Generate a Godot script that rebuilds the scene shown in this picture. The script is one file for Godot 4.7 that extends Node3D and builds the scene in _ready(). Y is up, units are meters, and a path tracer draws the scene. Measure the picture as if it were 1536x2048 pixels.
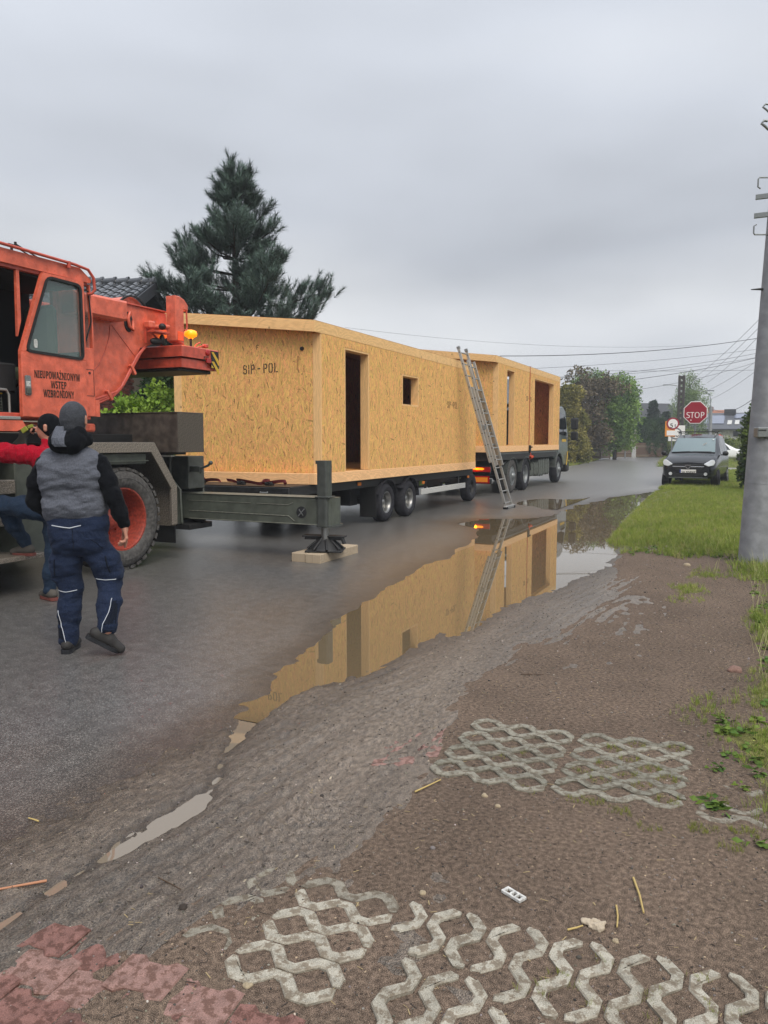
extends Node3D
const YAW := 0.43982
const WATER := -0.03
var used := {}
var M := {}
var T := {}
var rng := RandomNumberGenerator.new()

# ---------- naming and tree helpers ----------
func numbered(s: String, holder: Node) -> String:
	var k := str(holder.get_instance_id()) + s
	var n: int = used.get(k, 0)
	used[k] = n + 1
	return s if n == 0 else "%s_%03d" % [s, n]

func xf(o: Node3D) -> Transform3D:
	var t := o.transform
	var p = o.get_parent()
	while p is Node3D and p != self:
		t = p.transform * t
		p = p.get_parent()
	return t

func tag(o: Node, label: String, category := "", group := "", kind := ""):
	if label != "": o.set_meta("label", label)
	if category != "": o.set_meta("category", category)
	if group != "": o.set_meta("group", group)
	if kind != "": o.set_meta("kind", kind)
	return o

func thing(called: String, label: String, category: String, at := Vector3.ZERO, turn := 0.0, group := "") -> Node3D:
	var o := Node3D.new()
	o.name = numbered(called, self)
	add_child(o, true)
	o.position = at
	o.rotation.y = turn
	tag(o, label, category, group)
	return o

# commits a shape as one named mesh; world-authored unless local
func obj(called: String, b, m: Material, parent: Node = self, local := false) -> MeshInstance3D:
	var o := MeshInstance3D.new()
	o.name = numbered(called, parent)
	o.mesh = b.mesh() if b is B else b
	o.material_override = m
	parent.add_child(o, true)
	if not local and parent != self: o.transform = xf(parent).affine_inverse()
	return o

func dup(root: Node3D, base: String, at: Vector3, turn: float, label: String) -> Node3D:
	var r: Node3D = root.duplicate()
	r.name = numbered(base, self)
	add_child(r, true)
	r.position = at
	r.rotation.y = turn
	r.set_meta("label", label)
	return r

# ---------- shape builder ----------
class B:
	var v := PackedVector3Array()
	var n := PackedVector3Array()
	var u := PackedVector2Array()
	var c := PackedColorArray()
	var col := Color(1, 1, 1)
	var use_col := false
	var ts := 1.0            # texture repeats per metre
	var uo := Vector2.ZERO   # texture offset
	var ax := -1             # axis along which the grain (u) runs, -1 none
	func uvof(p: Vector3, nn: Vector3) -> Vector2:
		var q: Vector2
		var a := nn.abs()
		if ax == 1:
			q = Vector2(p.y, p.z if a.x > a.z else p.x)
			if a.y > 0.8: q = Vector2(p.x, p.z)
		elif ax == 0: q = Vector2(p.x, p.y if a.z > a.y else p.z)
		elif ax == 2: q = Vector2(p.z, p.y if a.x > a.y else p.x)
		elif a.x >= a.y and a.x >= a.z: q = Vector2(-p.z, -p.y)
		elif a.y >= a.z: q = Vector2(p.x, p.z)
		else: q = Vector2(p.x, -p.y)
		return q * ts + uo
	func tri(a: Vector3, b: Vector3, d: Vector3, out: Vector3, na := Vector3.ZERO, nb := Vector3.ZERO, nd := Vector3.ZERO):
		var f := (d - a).cross(b - a)
		if f.length_squared() < 1e-16: return
		f = f.normalized()
		var sw := f.dot(out) < 0.0
		if sw: f = -f
		if na == Vector3.ZERO:
			na = f; nb = f; nd = f
		if sw:
			v.append_array(PackedVector3Array([a, d, b])); n.append_array(PackedVector3Array([na, nd, nb]))
			u.append_array(PackedVector2Array([uvof(a, f), uvof(d, f), uvof(b, f)]))
		else:
			v.append_array(PackedVector3Array([a, b, d])); n.append_array(PackedVector3Array([na, nb, nd]))
			u.append_array(PackedVector2Array([uvof(a, f), uvof(b, f), uvof(d, f)]))
		if use_col:
			c.append(col); c.append(col); c.append(col)
	func quad(a: Vector3, b: Vector3, d: Vector3, e: Vector3, out: Vector3):
		tri(a, b, d, out); tri(a, d, e, out)
	func squad(a, b, d, e, na, nb, nd, ne):
		var o: Vector3 = na + nb + nd + ne
		tri(a, b, d, o, na, nb, nd); tri(a, d, e, o, na, nd, ne)
	# box between two corners, with chamfer
	func box(lo: Vector3, hi: Vector3, bev := 0.0, basis := Basis.IDENTITY, piv := Vector3.INF):
		var ce := (lo + hi) * 0.5
		if piv == Vector3.INF: piv = ce
		var h := ((hi - lo) * 0.5).abs()
		bev = minf(bev, minf(h.x, minf(h.y, h.z)) * 0.9)
		var P := func(x, y, z): return piv + basis * (ce - piv + Vector3(x, y, z))
		for k in 3:
			for s in [-1.0, 1.0]:
				var d := Vector3.ZERO; d[k] = s
				var i := (k + 1) % 3
				var j := (k + 2) % 3
				var q := []
				for t in [[-1, -1], [1, -1], [1, 1], [-1, 1]]:
					var p := Vector3.ZERO
					p[k] = s * h[k]; p[i] = t[0] * (h[i] - bev); p[j] = t[1] * (h[j] - bev)
					q.append(P.call(p.x, p.y, p.z))
				quad(q[0], q[1], q[2], q[3], basis * d)
		if bev > 0.0:
			for k in 3:
				var i := (k + 1) % 3
				var j := (k + 2) % 3
				for si in [-1.0, 1.0]:
					for sj in [-1.0, 1.0]:
						var q := []
						for t in [[-1, 0], [1, 0], [1, 1], [-1, 1]]:
							var p := Vector3.ZERO
							p[k] = t[0] * (h[k] - bev)
							p[i] = si * (h[i] - (bev if t[1] == 0 else 0.0))
							p[j] = sj * (h[j] - (0.0 if t[1] == 0 else bev))
							q.append(P.call(p.x, p.y, p.z))
						var o := Vector3.ZERO; o[i] = si; o[j] = sj
						quad(q[0], q[1], q[2], q[3], basis * o)
			for sx in [-1.0, 1.0]:
				for sy in [-1.0, 1.0]:
					for sz in [-1.0, 1.0]:
						tri(P.call(sx * h.x, sy * (h.y - bev), sz * (h.z - bev)), P.call(sx * (h.x - bev), sy * h.y, sz * (h.z - bev)), P.call(sx * (h.x - bev), sy * (h.y - bev), sz * h.z), basis * Vector3(sx, sy, sz))
		return self
	func frame(d: Vector3) -> Array:
		var w := d.normalized()
		var s := w.cross(Vector3.UP if absf(w.y) < 0.95 else Vector3.RIGHT).normalized()
		return [s, s.cross(w), w]
	func cyl(a: Vector3, b: Vector3, ra: float, rb := -1.0, k := 16, caps := true):
		if rb < 0.0: rb = ra
		var f := frame(b - a)
		for i in k:
			var t0 := TAU * i / k
			var t1 := TAU * (i + 1) / k
			var d0: Vector3 = f[0] * cos(t0) + f[1] * sin(t0)
			var d1: Vector3 = f[0] * cos(t1) + f[1] * sin(t1)
			squad(a + d0 * ra, b + d0 * rb, b + d1 * rb, a + d1 * ra, d0, d0, d1, d1)
			if caps:
				if rb > 0.0: tri(b, b + d0 * rb, b + d1 * rb, f[2])
				if ra > 0.0: tri(a, a + d0 * ra, a + d1 * ra, -f[2])
		return self
	# profile of [radius, height along axis]; smooth unless sharp
	func lathe(o: Vector3, axis: Vector3, prof: Array, k := 24, sharp := false):
		var f := frame(axis)
		var nn := []
		for i in prof.size() - 1:
			var e := Vector2(prof[i + 1][0] - prof[i][0], prof[i + 1][1] - prof[i][1]).normalized()
			nn.append(Vector2(e.y, -e.x))
		for i in prof.size() - 1:
			var m0: Vector2 = nn[i]
			var m1: Vector2 = nn[i]
			if not sharp:
				if i > 0 and nn[i].dot(nn[i - 1]) > 0.55: m0 = (nn[i] + nn[i - 1]).normalized()
				if i < nn.size() - 1 and nn[i].dot(nn[i + 1]) > 0.55: m1 = (nn[i] + nn[i + 1]).normalized()
			for j in k:
				var t0 := TAU * j / k
				var t1 := TAU * (j + 1) / k
				var d0: Vector3 = f[0] * cos(t0) + f[1] * sin(t0)
				var d1: Vector3 = f[0] * cos(t1) + f[1] * sin(t1)
				var w: Vector3 = f[2]
				squad(o + d0 * prof[i][0] + w * prof[i][1], o + d0 * prof[i + 1][0] + w * prof[i + 1][1], o + d1 * prof[i + 1][0] + w * prof[i + 1][1], o + d1 * prof[i][0] + w * prof[i][1], d0 * m0.x + w * m0.y, d0 * m1.x + w * m1.y, d1 * m1.x + w * m1.y, d1 * m0.x + w * m0.y)
		return self
	func tube(pts: Array, r: float, k := 8, r2 := -1.0):
		if r2 < 0.0: r2 = r
		var rings := []
		var up := Vector3.ZERO
		for i in pts.size():
			var d: Vector3 = pts[mini(i + 1, pts.size() - 1)] - pts[maxi(i - 1, 0)]
			d = d.normalized()
			if up == Vector3.ZERO: up = frame(d)[0]
			up = (up - d * up.dot(d)).normalized()
			rings.append([pts[i], up, d.cross(up), lerpf(r, r2, float(i) / maxi(1, pts.size() - 1)), d])
		for i in pts.size() - 1:
			for j in k:
				var q := []
				for e in [[0, 0], [1, 0], [1, 1], [0, 1]]:
					var g: Array = rings[i + e[0]]
					var t: float = TAU * (j + e[1]) / k
					var d: Vector3 = g[1] * cos(t) + g[2] * sin(t)
					q.append(g[0] + d * g[3]); q.append(d)
				squad(q[0], q[2], q[4], q[6], q[1], q[3], q[5], q[7])
		for e in [0, pts.size() - 1]:
			var g: Array = rings[e]
			for j in range(1, k - 1):
				var P := func(t): return g[0] + (g[1] * cos(t) + g[2] * sin(t)) * g[3]
				tri(P.call(0.0), P.call(TAU * j / k), P.call(TAU * (j + 1) / k), g[4] * (1.0 if e > 0 else -1.0))
		return self
	# polygon in the plane (o, ux, uy), extruded by depth along its normal ux x uy (towards +), chamfered front
	func prism(poly: PackedVector2Array, o: Vector3, ux: Vector3, uy: Vector3, depth: float, bev := 0.0):
		var w := ux.cross(uy).normalized()
		var idx := Geometry2D.triangulate_polygon(poly)
		var front := poly
		if bev > 0.0:
			var off := Geometry2D.offset_polygon(poly, -bev, Geometry2D.JOIN_MITER)
			if off.size() == 1 and off[0].size() == poly.size():
				var best := 0
				for i in off[0].size():
					if off[0][i].distance_to(poly[0]) < off[0][best].distance_to(poly[0]): best = i
				front = PackedVector2Array()
				var same := Geometry2D.is_polygon_clockwise(off[0]) == Geometry2D.is_polygon_clockwise(poly)
				for i in poly.size(): front.append(off[0][(best + (i if same else -i) + poly.size() * 2) % poly.size()])
			else: bev = 0.0
		var P := func(p: Vector2, h: float): return o + ux * p.x + uy * p.y + w * h
		for i in range(0, idx.size(), 3):
			tri(P.call(front[idx[i]], depth), P.call(front[idx[i + 1]], depth), P.call(front[idx[i + 2]], depth), w)
			tri(P.call(poly[idx[i]], 0.0), P.call(poly[idx[i + 1]], 0.0), P.call(poly[idx[i + 2]], 0.0), -w)
		var cw := Geometry2D.is_polygon_clockwise(poly)
		for i in poly.size():
			var a := poly[i]
			var b := poly[(i + 1) % poly.size()]
			var e := (b - a)
			var o2 := Vector2(e.y, -e.x) if not cw else Vector2(-e.y, e.x)
			var out: Vector3 = ux * o2.x + uy * o2.y
			quad(P.call(a, 0.0), P.call(b, 0.0), P.call(b, depth - bev), P.call(a, depth - bev), out)
			if bev > 0.0: quad(P.call(a, depth - bev), P.call(b, depth - bev), P.call(front[(i + 1) % poly.size()], depth), P.call(front[i], depth), out + w * out.length())
		return self
	# frame between two outlines of equal count
	func ring(po: PackedVector2Array, pi: PackedVector2Array, o: Vector3, ux: Vector3, uy: Vector3, depth: float):
		var w := ux.cross(uy).normalized()
		var P := func(p: Vector2, h: float): return o + ux * p.x + uy * p.y + w * h
		for i in po.size():
			var j := (i + 1) % po.size()
			quad(P.call(po[i], depth), P.call(po[j], depth), P.call(pi[j], depth), P.call(pi[i], depth), w)
			quad(P.call(po[i], 0.0), P.call(po[j], 0.0), P.call(pi[j], 0.0), P.call(pi[i], 0.0), -w)
			var mo := (po[i] + po[j]) * 0.5 - (pi[i] + pi[j]) * 0.5
			var out: Vector3 = ux * mo.x + uy * mo.y
			quad(P.call(po[i], 0.0), P.call(po[j], 0.0), P.call(po[j], depth), P.call(po[i], depth), out)
			quad(P.call(pi[i], 0.0), P.call(pi[j], 0.0), P.call(pi[j], depth), P.call(pi[i], depth), -out)
		return self
	func ball(o: Vector3, r: Vector3, k := 12, m := 8):
		for i in m:
			for j in k:
				var q := []
				for e in [[0, 0], [1, 0], [1, 1], [0, 1]]:
					var a: float = PI * (i + e[0]) / m
					var t: float = TAU * (j + e[1]) / k
					var d := Vector3(sin(a) * cos(t), cos(a), sin(a) * sin(t))
					q.append(o + d * r); q.append((d / r).normalized())
				squad(q[0], q[2], q[4], q[6], q[1], q[3], q[5], q[7])
		return self
	func reset():
		v = PackedVector3Array(); n = PackedVector3Array(); u = PackedVector2Array(); c = PackedColorArray()
	func mesh() -> ArrayMesh:
		var a := []
		a.resize(Mesh.ARRAY_MAX)
		a[Mesh.ARRAY_VERTEX] = v; a[Mesh.ARRAY_NORMAL] = n; a[Mesh.ARRAY_TEX_UV] = u
		if use_col: a[Mesh.ARRAY_COLOR] = c
		var m := ArrayMesh.new()
		m.add_surface_from_arrays(Mesh.PRIMITIVE_TRIANGLES, a)
		return m

func pv(a: Array) -> PackedVector2Array:
	var r := PackedVector2Array()
	for i in range(0, a.size(), 2): r.append(Vector2(a[i], a[i + 1]))
	return r

# rounds the corners of an outline
func rounded(p: PackedVector2Array, r: float, k := 4) -> PackedVector2Array:
	var out := PackedVector2Array()
	for i in p.size():
		var a := p[(i + p.size() - 1) % p.size()]
		var b := p[i]
		var c := p[(i + 1) % p.size()]
		var rr := minf(r, minf(a.distance_to(b), b.distance_to(c)) * 0.45)
		var s := b + (a - b).normalized() * rr
		var e := b + (c - b).normalized() * rr
		for j in k + 1:
			var t := float(j) / k
			out.append(s.lerp(b, t).lerp(b.lerp(e, t), t))
	return out

func inset(p: PackedVector2Array, d: float) -> PackedVector2Array:
	# moves every vertex inwards along its bisector, keeping the count
	var out := PackedVector2Array()
	var s := -1.0 if Geometry2D.is_polygon_clockwise(p) else 1.0
	for i in p.size():
		var e0 := (p[i] - p[(i + p.size() - 1) % p.size()]).normalized()
		var e1 := (p[(i + 1) % p.size()] - p[i]).normalized()
		var n0 := Vector2(-e0.y, e0.x) * s
		var n1 := Vector2(-e1.y, e1.x) * s
		var b := (n0 + n1).normalized()
		out.append(p[i] + b * d / maxf(0.4, b.dot(n0)))
	return out

# indexed height sheet: xs, zs ascending; f(x,z)->height, cf(x,z,h)->Color
func sheet(xs: PackedFloat32Array, zs: PackedFloat32Array, f: Callable, cf: Callable, ts: float, aniso := 1.0) -> ArrayMesh:
	var nx := xs.size()
	var nz := zs.size()
	var v := PackedVector3Array(); v.resize(nx * nz)
	var nn := PackedVector3Array(); nn.resize(nx * nz)
	var uv := PackedVector2Array(); uv.resize(nx * nz)
	var cc := PackedColorArray(); cc.resize(nx * nz)
	for j in nz:
		for i in nx:
			var h: float = f.call(xs[i], zs[j])
			var k := j * nx + i
			v[k] = Vector3(xs[i], h, zs[j])
			uv[k] = Vector2(xs[i], zs[j] * aniso) * ts
			cc[k] = cf.call(xs[i], zs[j], h)
	for j in nz:
		for i in nx:
			var a := v[j * nx + maxi(i - 1, 0)]
			var b := v[j * nx + mini(i + 1, nx - 1)]
			var c := v[maxi(j - 1, 0) * nx + i]
			var d := v[mini(j + 1, nz - 1) * nx + i]
			nn[j * nx + i] = (d - c).cross(b - a).normalized()
	var ix := PackedInt32Array(); ix.resize((nx - 1) * (nz - 1) * 6)
	var q := 0
	for j in nz - 1:
		for i in nx - 1:
			var k := j * nx + i
			ix[q] = k; ix[q + 1] = k + 1; ix[q + 2] = k + nx + 1
			ix[q + 3] = k; ix[q + 4] = k + nx + 1; ix[q + 5] = k + nx
			q += 6
	var arr := []
	arr.resize(Mesh.ARRAY_MAX)
	arr[Mesh.ARRAY_VERTEX] = v; arr[Mesh.ARRAY_NORMAL] = nn; arr[Mesh.ARRAY_TEX_UV] = uv; arr[Mesh.ARRAY_COLOR] = cc; arr[Mesh.ARRAY_INDEX] = ix
	var m := ArrayMesh.new()
	m.add_surface_from_arrays(Mesh.PRIMITIVE_TRIANGLES, arr)
	return m

# breakpoints [from, step, from, step, ..., end]
func steps(a: Array) -> PackedFloat32Array:
	var r := PackedFloat32Array()
	for i in range(0, a.size() - 1, 2):
		var x: float = a[i]
		while x < a[i + 2] - a[i + 1] * 0.3:
			r.append(x)
			x += a[i + 1]
	r.append(a[a.size() - 1])
	return r

# piecewise linear through [z, x, z, x ...] with z falling
func along(a: Array, z: float) -> float:
	if z >= a[0]: return a[1]
	for i in range(0, a.size() - 2, 2):
		if z >= a[i + 2]: return lerpf(a[i + 1], a[i + 3], (a[i] - z) / (a[i] - a[i + 2]))
	return a[a.size() - 1]

func noise(freq: float, oct := 3, sd := 1, kind := FastNoiseLite.TYPE_SIMPLEX_SMOOTH) -> FastNoiseLite:
	var f := FastNoiseLite.new()
	f.seed = sd; f.frequency = freq; f.noise_type = kind
	f.fractal_octaves = oct
	if oct <= 1: f.fractal_type = FastNoiseLite.FRACTAL_NONE
	return f

func hexl(h: String) -> Color: return Color(h)
func lin(r: float, g: float, b: float) -> Color: return Color(r, g, b).linear_to_srgb()

func mat(key: String, col: Color, rough: float, metal := 0.0, tex := "", opt := {}) -> StandardMaterial3D:
	var m := StandardMaterial3D.new()
	m.resource_name = key
	m.albedo_color = col
	m.roughness = rough
	m.metallic = metal
	if tex != "": m.albedo_texture = T[tex]
	if opt.has("rt"):
		m.roughness_texture = T[opt.rt]; m.roughness_texture_channel = BaseMaterial3D.TEXTURE_CHANNEL_RED
	if opt.has("bump"):
		m.heightmap_enabled = true; m.heightmap_texture = T[opt.bump]; m.heightmap_scale = opt.get("bs", 1.0)
	if opt.has("tri"):
		m.uv1_triplanar = true; m.uv1_scale = Vector3.ONE * opt.tri
		m.uv1_world_triplanar = opt.get("world", false)
	if opt.has("vc"): m.vertex_color_use_as_albedo = true
	if opt.has("spec"): m.metallic_specular = opt.spec
	if opt.has("alpha"):
		m.transparency = BaseMaterial3D.TRANSPARENCY_ALPHA; m.albedo_color.a = opt.alpha
	if opt.has("back"):
		m.backlight_enabled = true; m.backlight = opt.back
	if opt.has("emit"):
		m.emission_enabled = true; m.emission = opt.emit; m.emission_energy_multiplier = opt.get("ee", 1.0)
	if opt.has("coat"):
		m.clearcoat_enabled = true; m.clearcoat = opt.coat; m.clearcoat_roughness = opt.get("cr", 0.1)
	if opt.has("rim"):
		m.rim_enabled = true; m.rim = opt.rim
	if opt.has("double"): m.cull_mode = BaseMaterial3D.CULL_DISABLED
	M[key] = m
	return m

# ---------- computed textures: grain, fabric, stains ----------
func img_from(w: int, h: int, f: Callable) -> ImageTexture:
	var d := PackedByteArray(); d.resize(w * h * 3)
	var k := 0
	for y in h:
		for x in w:
			var c: Color = f.call(x, y)
			d[k] = int(clampf(c.r, 0, 1) * 255.0); d[k + 1] = int(clampf(c.g, 0, 1) * 255.0); d[k + 2] = int(clampf(c.b, 0, 1) * 255.0)
			k += 3
	var im := Image.create_from_data(w, h, false, Image.FORMAT_RGB8, d)
	return ImageTexture.create_from_image(im)

func field(n: FastNoiseLite, s: int) -> PackedByteArray:
	var im := n.get_seamless_image(s, s)
	im.convert(Image.FORMAT_L8)
	return im.get_data()

func gray_tex(n: FastNoiseLite, s: int, lo: float, hi: float, gain := 1.0) -> ImageTexture:
	var a := field(n, s)
	for i in a.size(): a[i] = int(clampf(lerpf(lo, hi, clampf((a[i] / 255.0 - 0.5) * gain + 0.5, 0, 1)), 0, 1) * 255.0)
	return ImageTexture.create_from_image(Image.create_from_data(s, s, false, Image.FORMAT_L8, a))

func make_textures():
	# weathered paint and plain surfaces
	T.grime = gray_tex(noise(0.012, 5, 3), 512, 0.68, 1.0, 1.7)
	T.soft = gray_tex(noise(0.012, 5, 3), 512, 0.84, 1.0, 1.7)
	T.fine = gray_tex(noise(0.06, 4, 5), 512, 0.72, 1.0, 1.4)
	T.lump = gray_tex(noise(0.03, 5, 8), 512, 0.0, 1.0, 1.2)
	T.rough = gray_tex(noise(0.02, 5, 11), 512, 0.55, 1.0, 1.6)
	# asphalt: binder with pale and dark chippings
	var s := 1024
	var ce := noise(0.24, 1, 21, FastNoiseLite.TYPE_CELLULAR)
	ce.cellular_return_type = FastNoiseLite.RETURN_CELL_VALUE
	var ce2 := noise(0.24, 1, 21, FastNoiseLite.TYPE_CELLULAR)
	ce2.cellular_return_type = FastNoiseLite.RETURN_DISTANCE
	var a := field(ce, s)
	var b := field(ce2, s)
	var g := field(noise(0.008, 4, 23), s)
	var d := PackedByteArray(); d.resize(s * s * 3)
	var h := PackedByteArray(); h.resize(s * s)
	for i in s * s:
		var v := a[i] / 255.0
		var e := 1.0 - b[i] / 255.0
		var t := 0.42 + 0.14 * (v - 0.5)
		if v > 0.86 and e > 0.52: t = 0.64
		elif v > 0.74: t = 0.51
		elif v < 0.2: t = 0.34
		t *= 0.90 + 0.20 * g[i] / 255.0
		d[i * 3] = int(clampf(t, 0, 1) * 255); d[i * 3 + 1] = int(clampf(t * 0.985, 0, 1) * 255); d[i * 3 + 2] = int(clampf(t * 0.97, 0, 1) * 255)
		h[i] = int(clampf(0.25 + e * 0.5 + (v - 0.5) * 0.45, 0, 1) * 255)
	T.asphalt = ImageTexture.create_from_image(Image.create_from_data(s, s, false, Image.FORMAT_RGB8, d))
	T.asphalt_h = ImageTexture.create_from_image(Image.create_from_data(s, s, false, Image.FORMAT_L8, h))
	# soil: crumbs, grit and small pale stones
	var n1 := field(noise(0.03, 6, 31), s)
	var n2 := field(noise(0.2, 3, 32), s)
	var c3 := noise(0.075, 1, 33, FastNoiseLite.TYPE_CELLULAR)
	c3.cellular_return_type = FastNoiseLite.RETURN_CELL_VALUE
	var n3 := field(c3, s)
	var c4 := noise(0.075, 1, 33, FastNoiseLite.TYPE_CELLULAR)
	c4.cellular_return_type = FastNoiseLite.RETURN_DISTANCE
	var n4 := field(c4, s)
	for i in s * s:
		var t := 0.5 + (n1[i] / 255.0 - 0.5) * 0.30 + (n2[i] / 255.0 - 0.5) * 0.62
		var e := 1.0 - n4[i] / 255.0
		var w := 0.0
		if n3[i] > 253 and e > 0.7: w = 0.35
		elif n3[i] < 6 and e > 0.6: t *= 0.7
		d[i * 3] = int(clampf(t + w, 0.08, 1) * 255); d[i * 3 + 1] = int(clampf(t * 0.97 + w, 0.08, 1) * 255); d[i * 3 + 2] = int(clampf(t * 0.93 + w * 0.85, 0.08, 1) * 255)
		h[i] = int(clampf(0.5 + (n1[i] / 255.0 - 0.5) * 0.28 + (n2[i] / 255.0 - 0.5) * 1.1 + w * 0.5 * e, 0, 1) * 255)
	T.soil = ImageTexture.create_from_image(Image.create_from_data(s, s, false, Image.FORMAT_RGB8, d))
	T.soil_h = ImageTexture.create_from_image(Image.create_from_data(s, s, false, Image.FORMAT_L8, h))
	# strand board: thousands of flat wood strands, mostly upright
	rng.seed = 77
	d.fill(0)
	for i in s * s:
		d[i * 3] = 205; d[i * 3 + 1] = 164; d[i * 3 + 2] = 110
		h[i] = 90
	for k in 9000:
		var cx := rng.randf() * s
		var cy := rng.randf() * s
		var an := rng.randfn(0.0, 0.42) + PI / 2
		if rng.randf() < 0.16: an = rng.randf() * PI
		var ln := rng.randf_range(14, 52)
		var wd := rng.randf_range(2.0, 7.0)
		var tn := rng.randf_range(0.90, 1.09)
		var hue := rng.randf_range(-0.06, 0.07)
		if rng.randf() < 0.05: tn *= 0.76
		if rng.randf() < 0.012: tn *= 0.55
		var cr := 214.0 * tn * (1.0 - hue * 0.3)
		var cg := 172.0 * tn * (1.0 + hue)
		var cb := 114.0 * tn * (1.0 - hue * 0.5)
		var dx := cos(an)
		var dy := sin(an)
		var hh := rng.randi_range(60, 220)
		var steps_l := int(ln)
		for q in range(-steps_l, steps_l + 1):
			var tp := 1.0 - pow(absf(float(q) / steps_l), 4.0) * 0.6
			var ww := int(wd * tp)
			for r in range(-ww, ww + 1):
				var x := posmod(int(cx + dx * q - dy * r), s)
				var y := posmod(int(cy + dy * q + dx * r), s)
				var i := y * s + x
				var sh := 0.94 if absi(r) == ww else 1.0
				sh *= 1.0 + 0.05 * sin(r * 2.1 + q * 0.05)
				d[i * 3] = clampi(int(cr * sh), 0, 255); d[i * 3 + 1] = clampi(int(cg * sh), 0, 255); d[i * 3 + 2] = clampi(int(cb * sh), 0, 255)
				h[i] = hh
	T.osb = ImageTexture.create_from_image(Image.create_from_data(s, s, false, Image.FORMAT_RGB8, d))
	T.osb_h = ImageTexture.create_from_image(Image.create_from_data(s, s, false, Image.FORMAT_L8, h))
	# sawn softwood, grain along u
	var gn := noise(0.02, 3, 41)
	var gk := noise(0.006, 2, 42)
	T.wood = img_from(512, 256, func(x, y):
		var w := 10.0 * gk.get_noise_2d(x * 0.35, y * 1.2)
		var ring := sin((y * 0.16 + w + gn.get_noise_2d(x * 0.25, y * 6.0) * 1.2) * 1.6)
		var f := gn.get_noise_2d(x * 0.6, y * 22.0)
		var t := 0.95 + ring * 0.03 + f * 0.07
		var k := Vector2(fposmod(x - 130.0 + (y * 0.1), 260.0) - 20.0, (y - 128.0 - 60.0 * sin(float(x / 260) * 3.0 + 1.0)) * 1.6).length()
		if k < 9.0: t *= 0.55 + 0.03 * k
		elif k < 16.0: t *= 0.86 + 0.02 * (k - 9.0)
		return Color(t, t * 0.955, t * 0.885))
	# cast concrete
	var cn := noise(0.014, 5, 51)
	var cp := noise(0.25, 2, 52)
	T.concrete = img_from(512, 512, func(x, y):
		var t := 0.84 + cn.get_noise_2d(x, y) * 0.20 + cp.get_noise_2d(x, y) * 0.14
		if cp.get_noise_2d(x * 0.9 + 300, y * 0.9) > 0.46: t *= 0.72
		if cp.get_noise_2d(x * 1.3 + 900, y * 1.3) > 0.42: t *= 1.16
		return Color(t, t * 0.985, t * 0.955))
	T.stained = img_from(512, 512, func(x, y):
		var t := 0.86 + cn.get_noise_2d(x + 900, y) * 0.16 + cp.get_noise_2d(x, y) * 0.16
		if cp.get_noise_2d(x * 0.8 + 300, y * 0.8) > 0.42: t *= 0.75
		if cp.get_noise_2d(x * 0.6 + 900, y * 0.6) > 0.40: t *= 1.22
		var m := smoothstep(-0.12, 0.38, cn.get_noise_2d(x * 1.5, y * 1.5) + cp.get_noise_2d(x * 0.4, y * 0.4) * 0.3)
		return Color(t, t * 0.985, t * 0.955).lerp(Color(0.55, 0.49, 0.43), m * 0.7))
	# chequer plate relief
	var cb2 := PackedByteArray(); cb2.resize(128 * 128)
	for y in 128:
		for x in 128:
			var cxx := x / 32
			var cyy := y / 32
			var lx := (x % 32) - 15.5
			var ly := (y % 32) - 15.5
			var r := 0.8 if (cxx + cyy) % 2 == 0 else -0.8
			var p := Vector2(lx, ly).rotated(r)
			cb2[y * 128 + x] = int(255.0 * clampf(1.6 - Vector2(p.x / 12.0, p.y / 3.4).length() * 1.2, 0, 1))
	T.chequer = ImageTexture.create_from_image(Image.create_from_data(128, 128, false, Image.FORMAT_L8, cb2))
	# woven cloth
	var wn := noise(0.05, 3, 61)
	T.cloth = img_from(256, 256, func(x, y):
		var t := 0.82 + 0.05 * sin((x + y) * PI / 2.0) + wn.get_noise_2d(x, y) * 0.18
		return Color(t, t, t))

# ---------- the scene ----------
func _ready():
	var cam := Camera3D.new()
	cam.name = "camera"
	add_child(cam)
	cam.position = Vector3(0, 1.55, 0)
	cam.rotation = Vector3(-0.09201, YAW, 0)
	cam.keep_aspect = Camera3D.KEEP_HEIGHT
	cam.fov = 67.29
	cam.near = 0.05
	cam.far = 900.0
	cam.current = true
	var we := WorldEnvironment.new()
	we.name = "surroundings"
	var env := Environment.new()
	env.background_mode = Environment.BG_SKY
	var sky := Sky.new()
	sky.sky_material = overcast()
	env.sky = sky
	env.tonemap_mode = Environment.TONE_MAPPER_LINEAR
	env.tonemap_exposure = 1.65
	env.fog_enabled = true
	env.fog_density = 0.0014
	env.fog_light_color = Color(0.80, 0.82, 0.85)
	env.sdfgi_enabled = true
	env.ssao_enabled = true
	env.ssil_enabled = true
	we.environment = env
	add_child(we)
	var sun := DirectionalLight3D.new()
	sun.name = "veiled_sun"
	sun.light_color = Color(1.0, 0.965, 0.91)
	sun.light_energy = 0.5
	sun.light_angular_distance = 35.0
	sun.shadow_enabled = true
	sun.sky_mode = DirectionalLight3D.SKY_MODE_LIGHT_ONLY
	add_child(sun)
	sun.look_at_from_position(Vector3(9, 14, 8), Vector3.ZERO)
	make_textures()
	make_materials()
	build_ground()
	build_modules()
	build_paving()
	build_greenery()
	build_houses()
	build_crane()
	build_trailer()
	build_truck()
	build_people()
	build_car()
	build_street()
	build_small_things()

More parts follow.
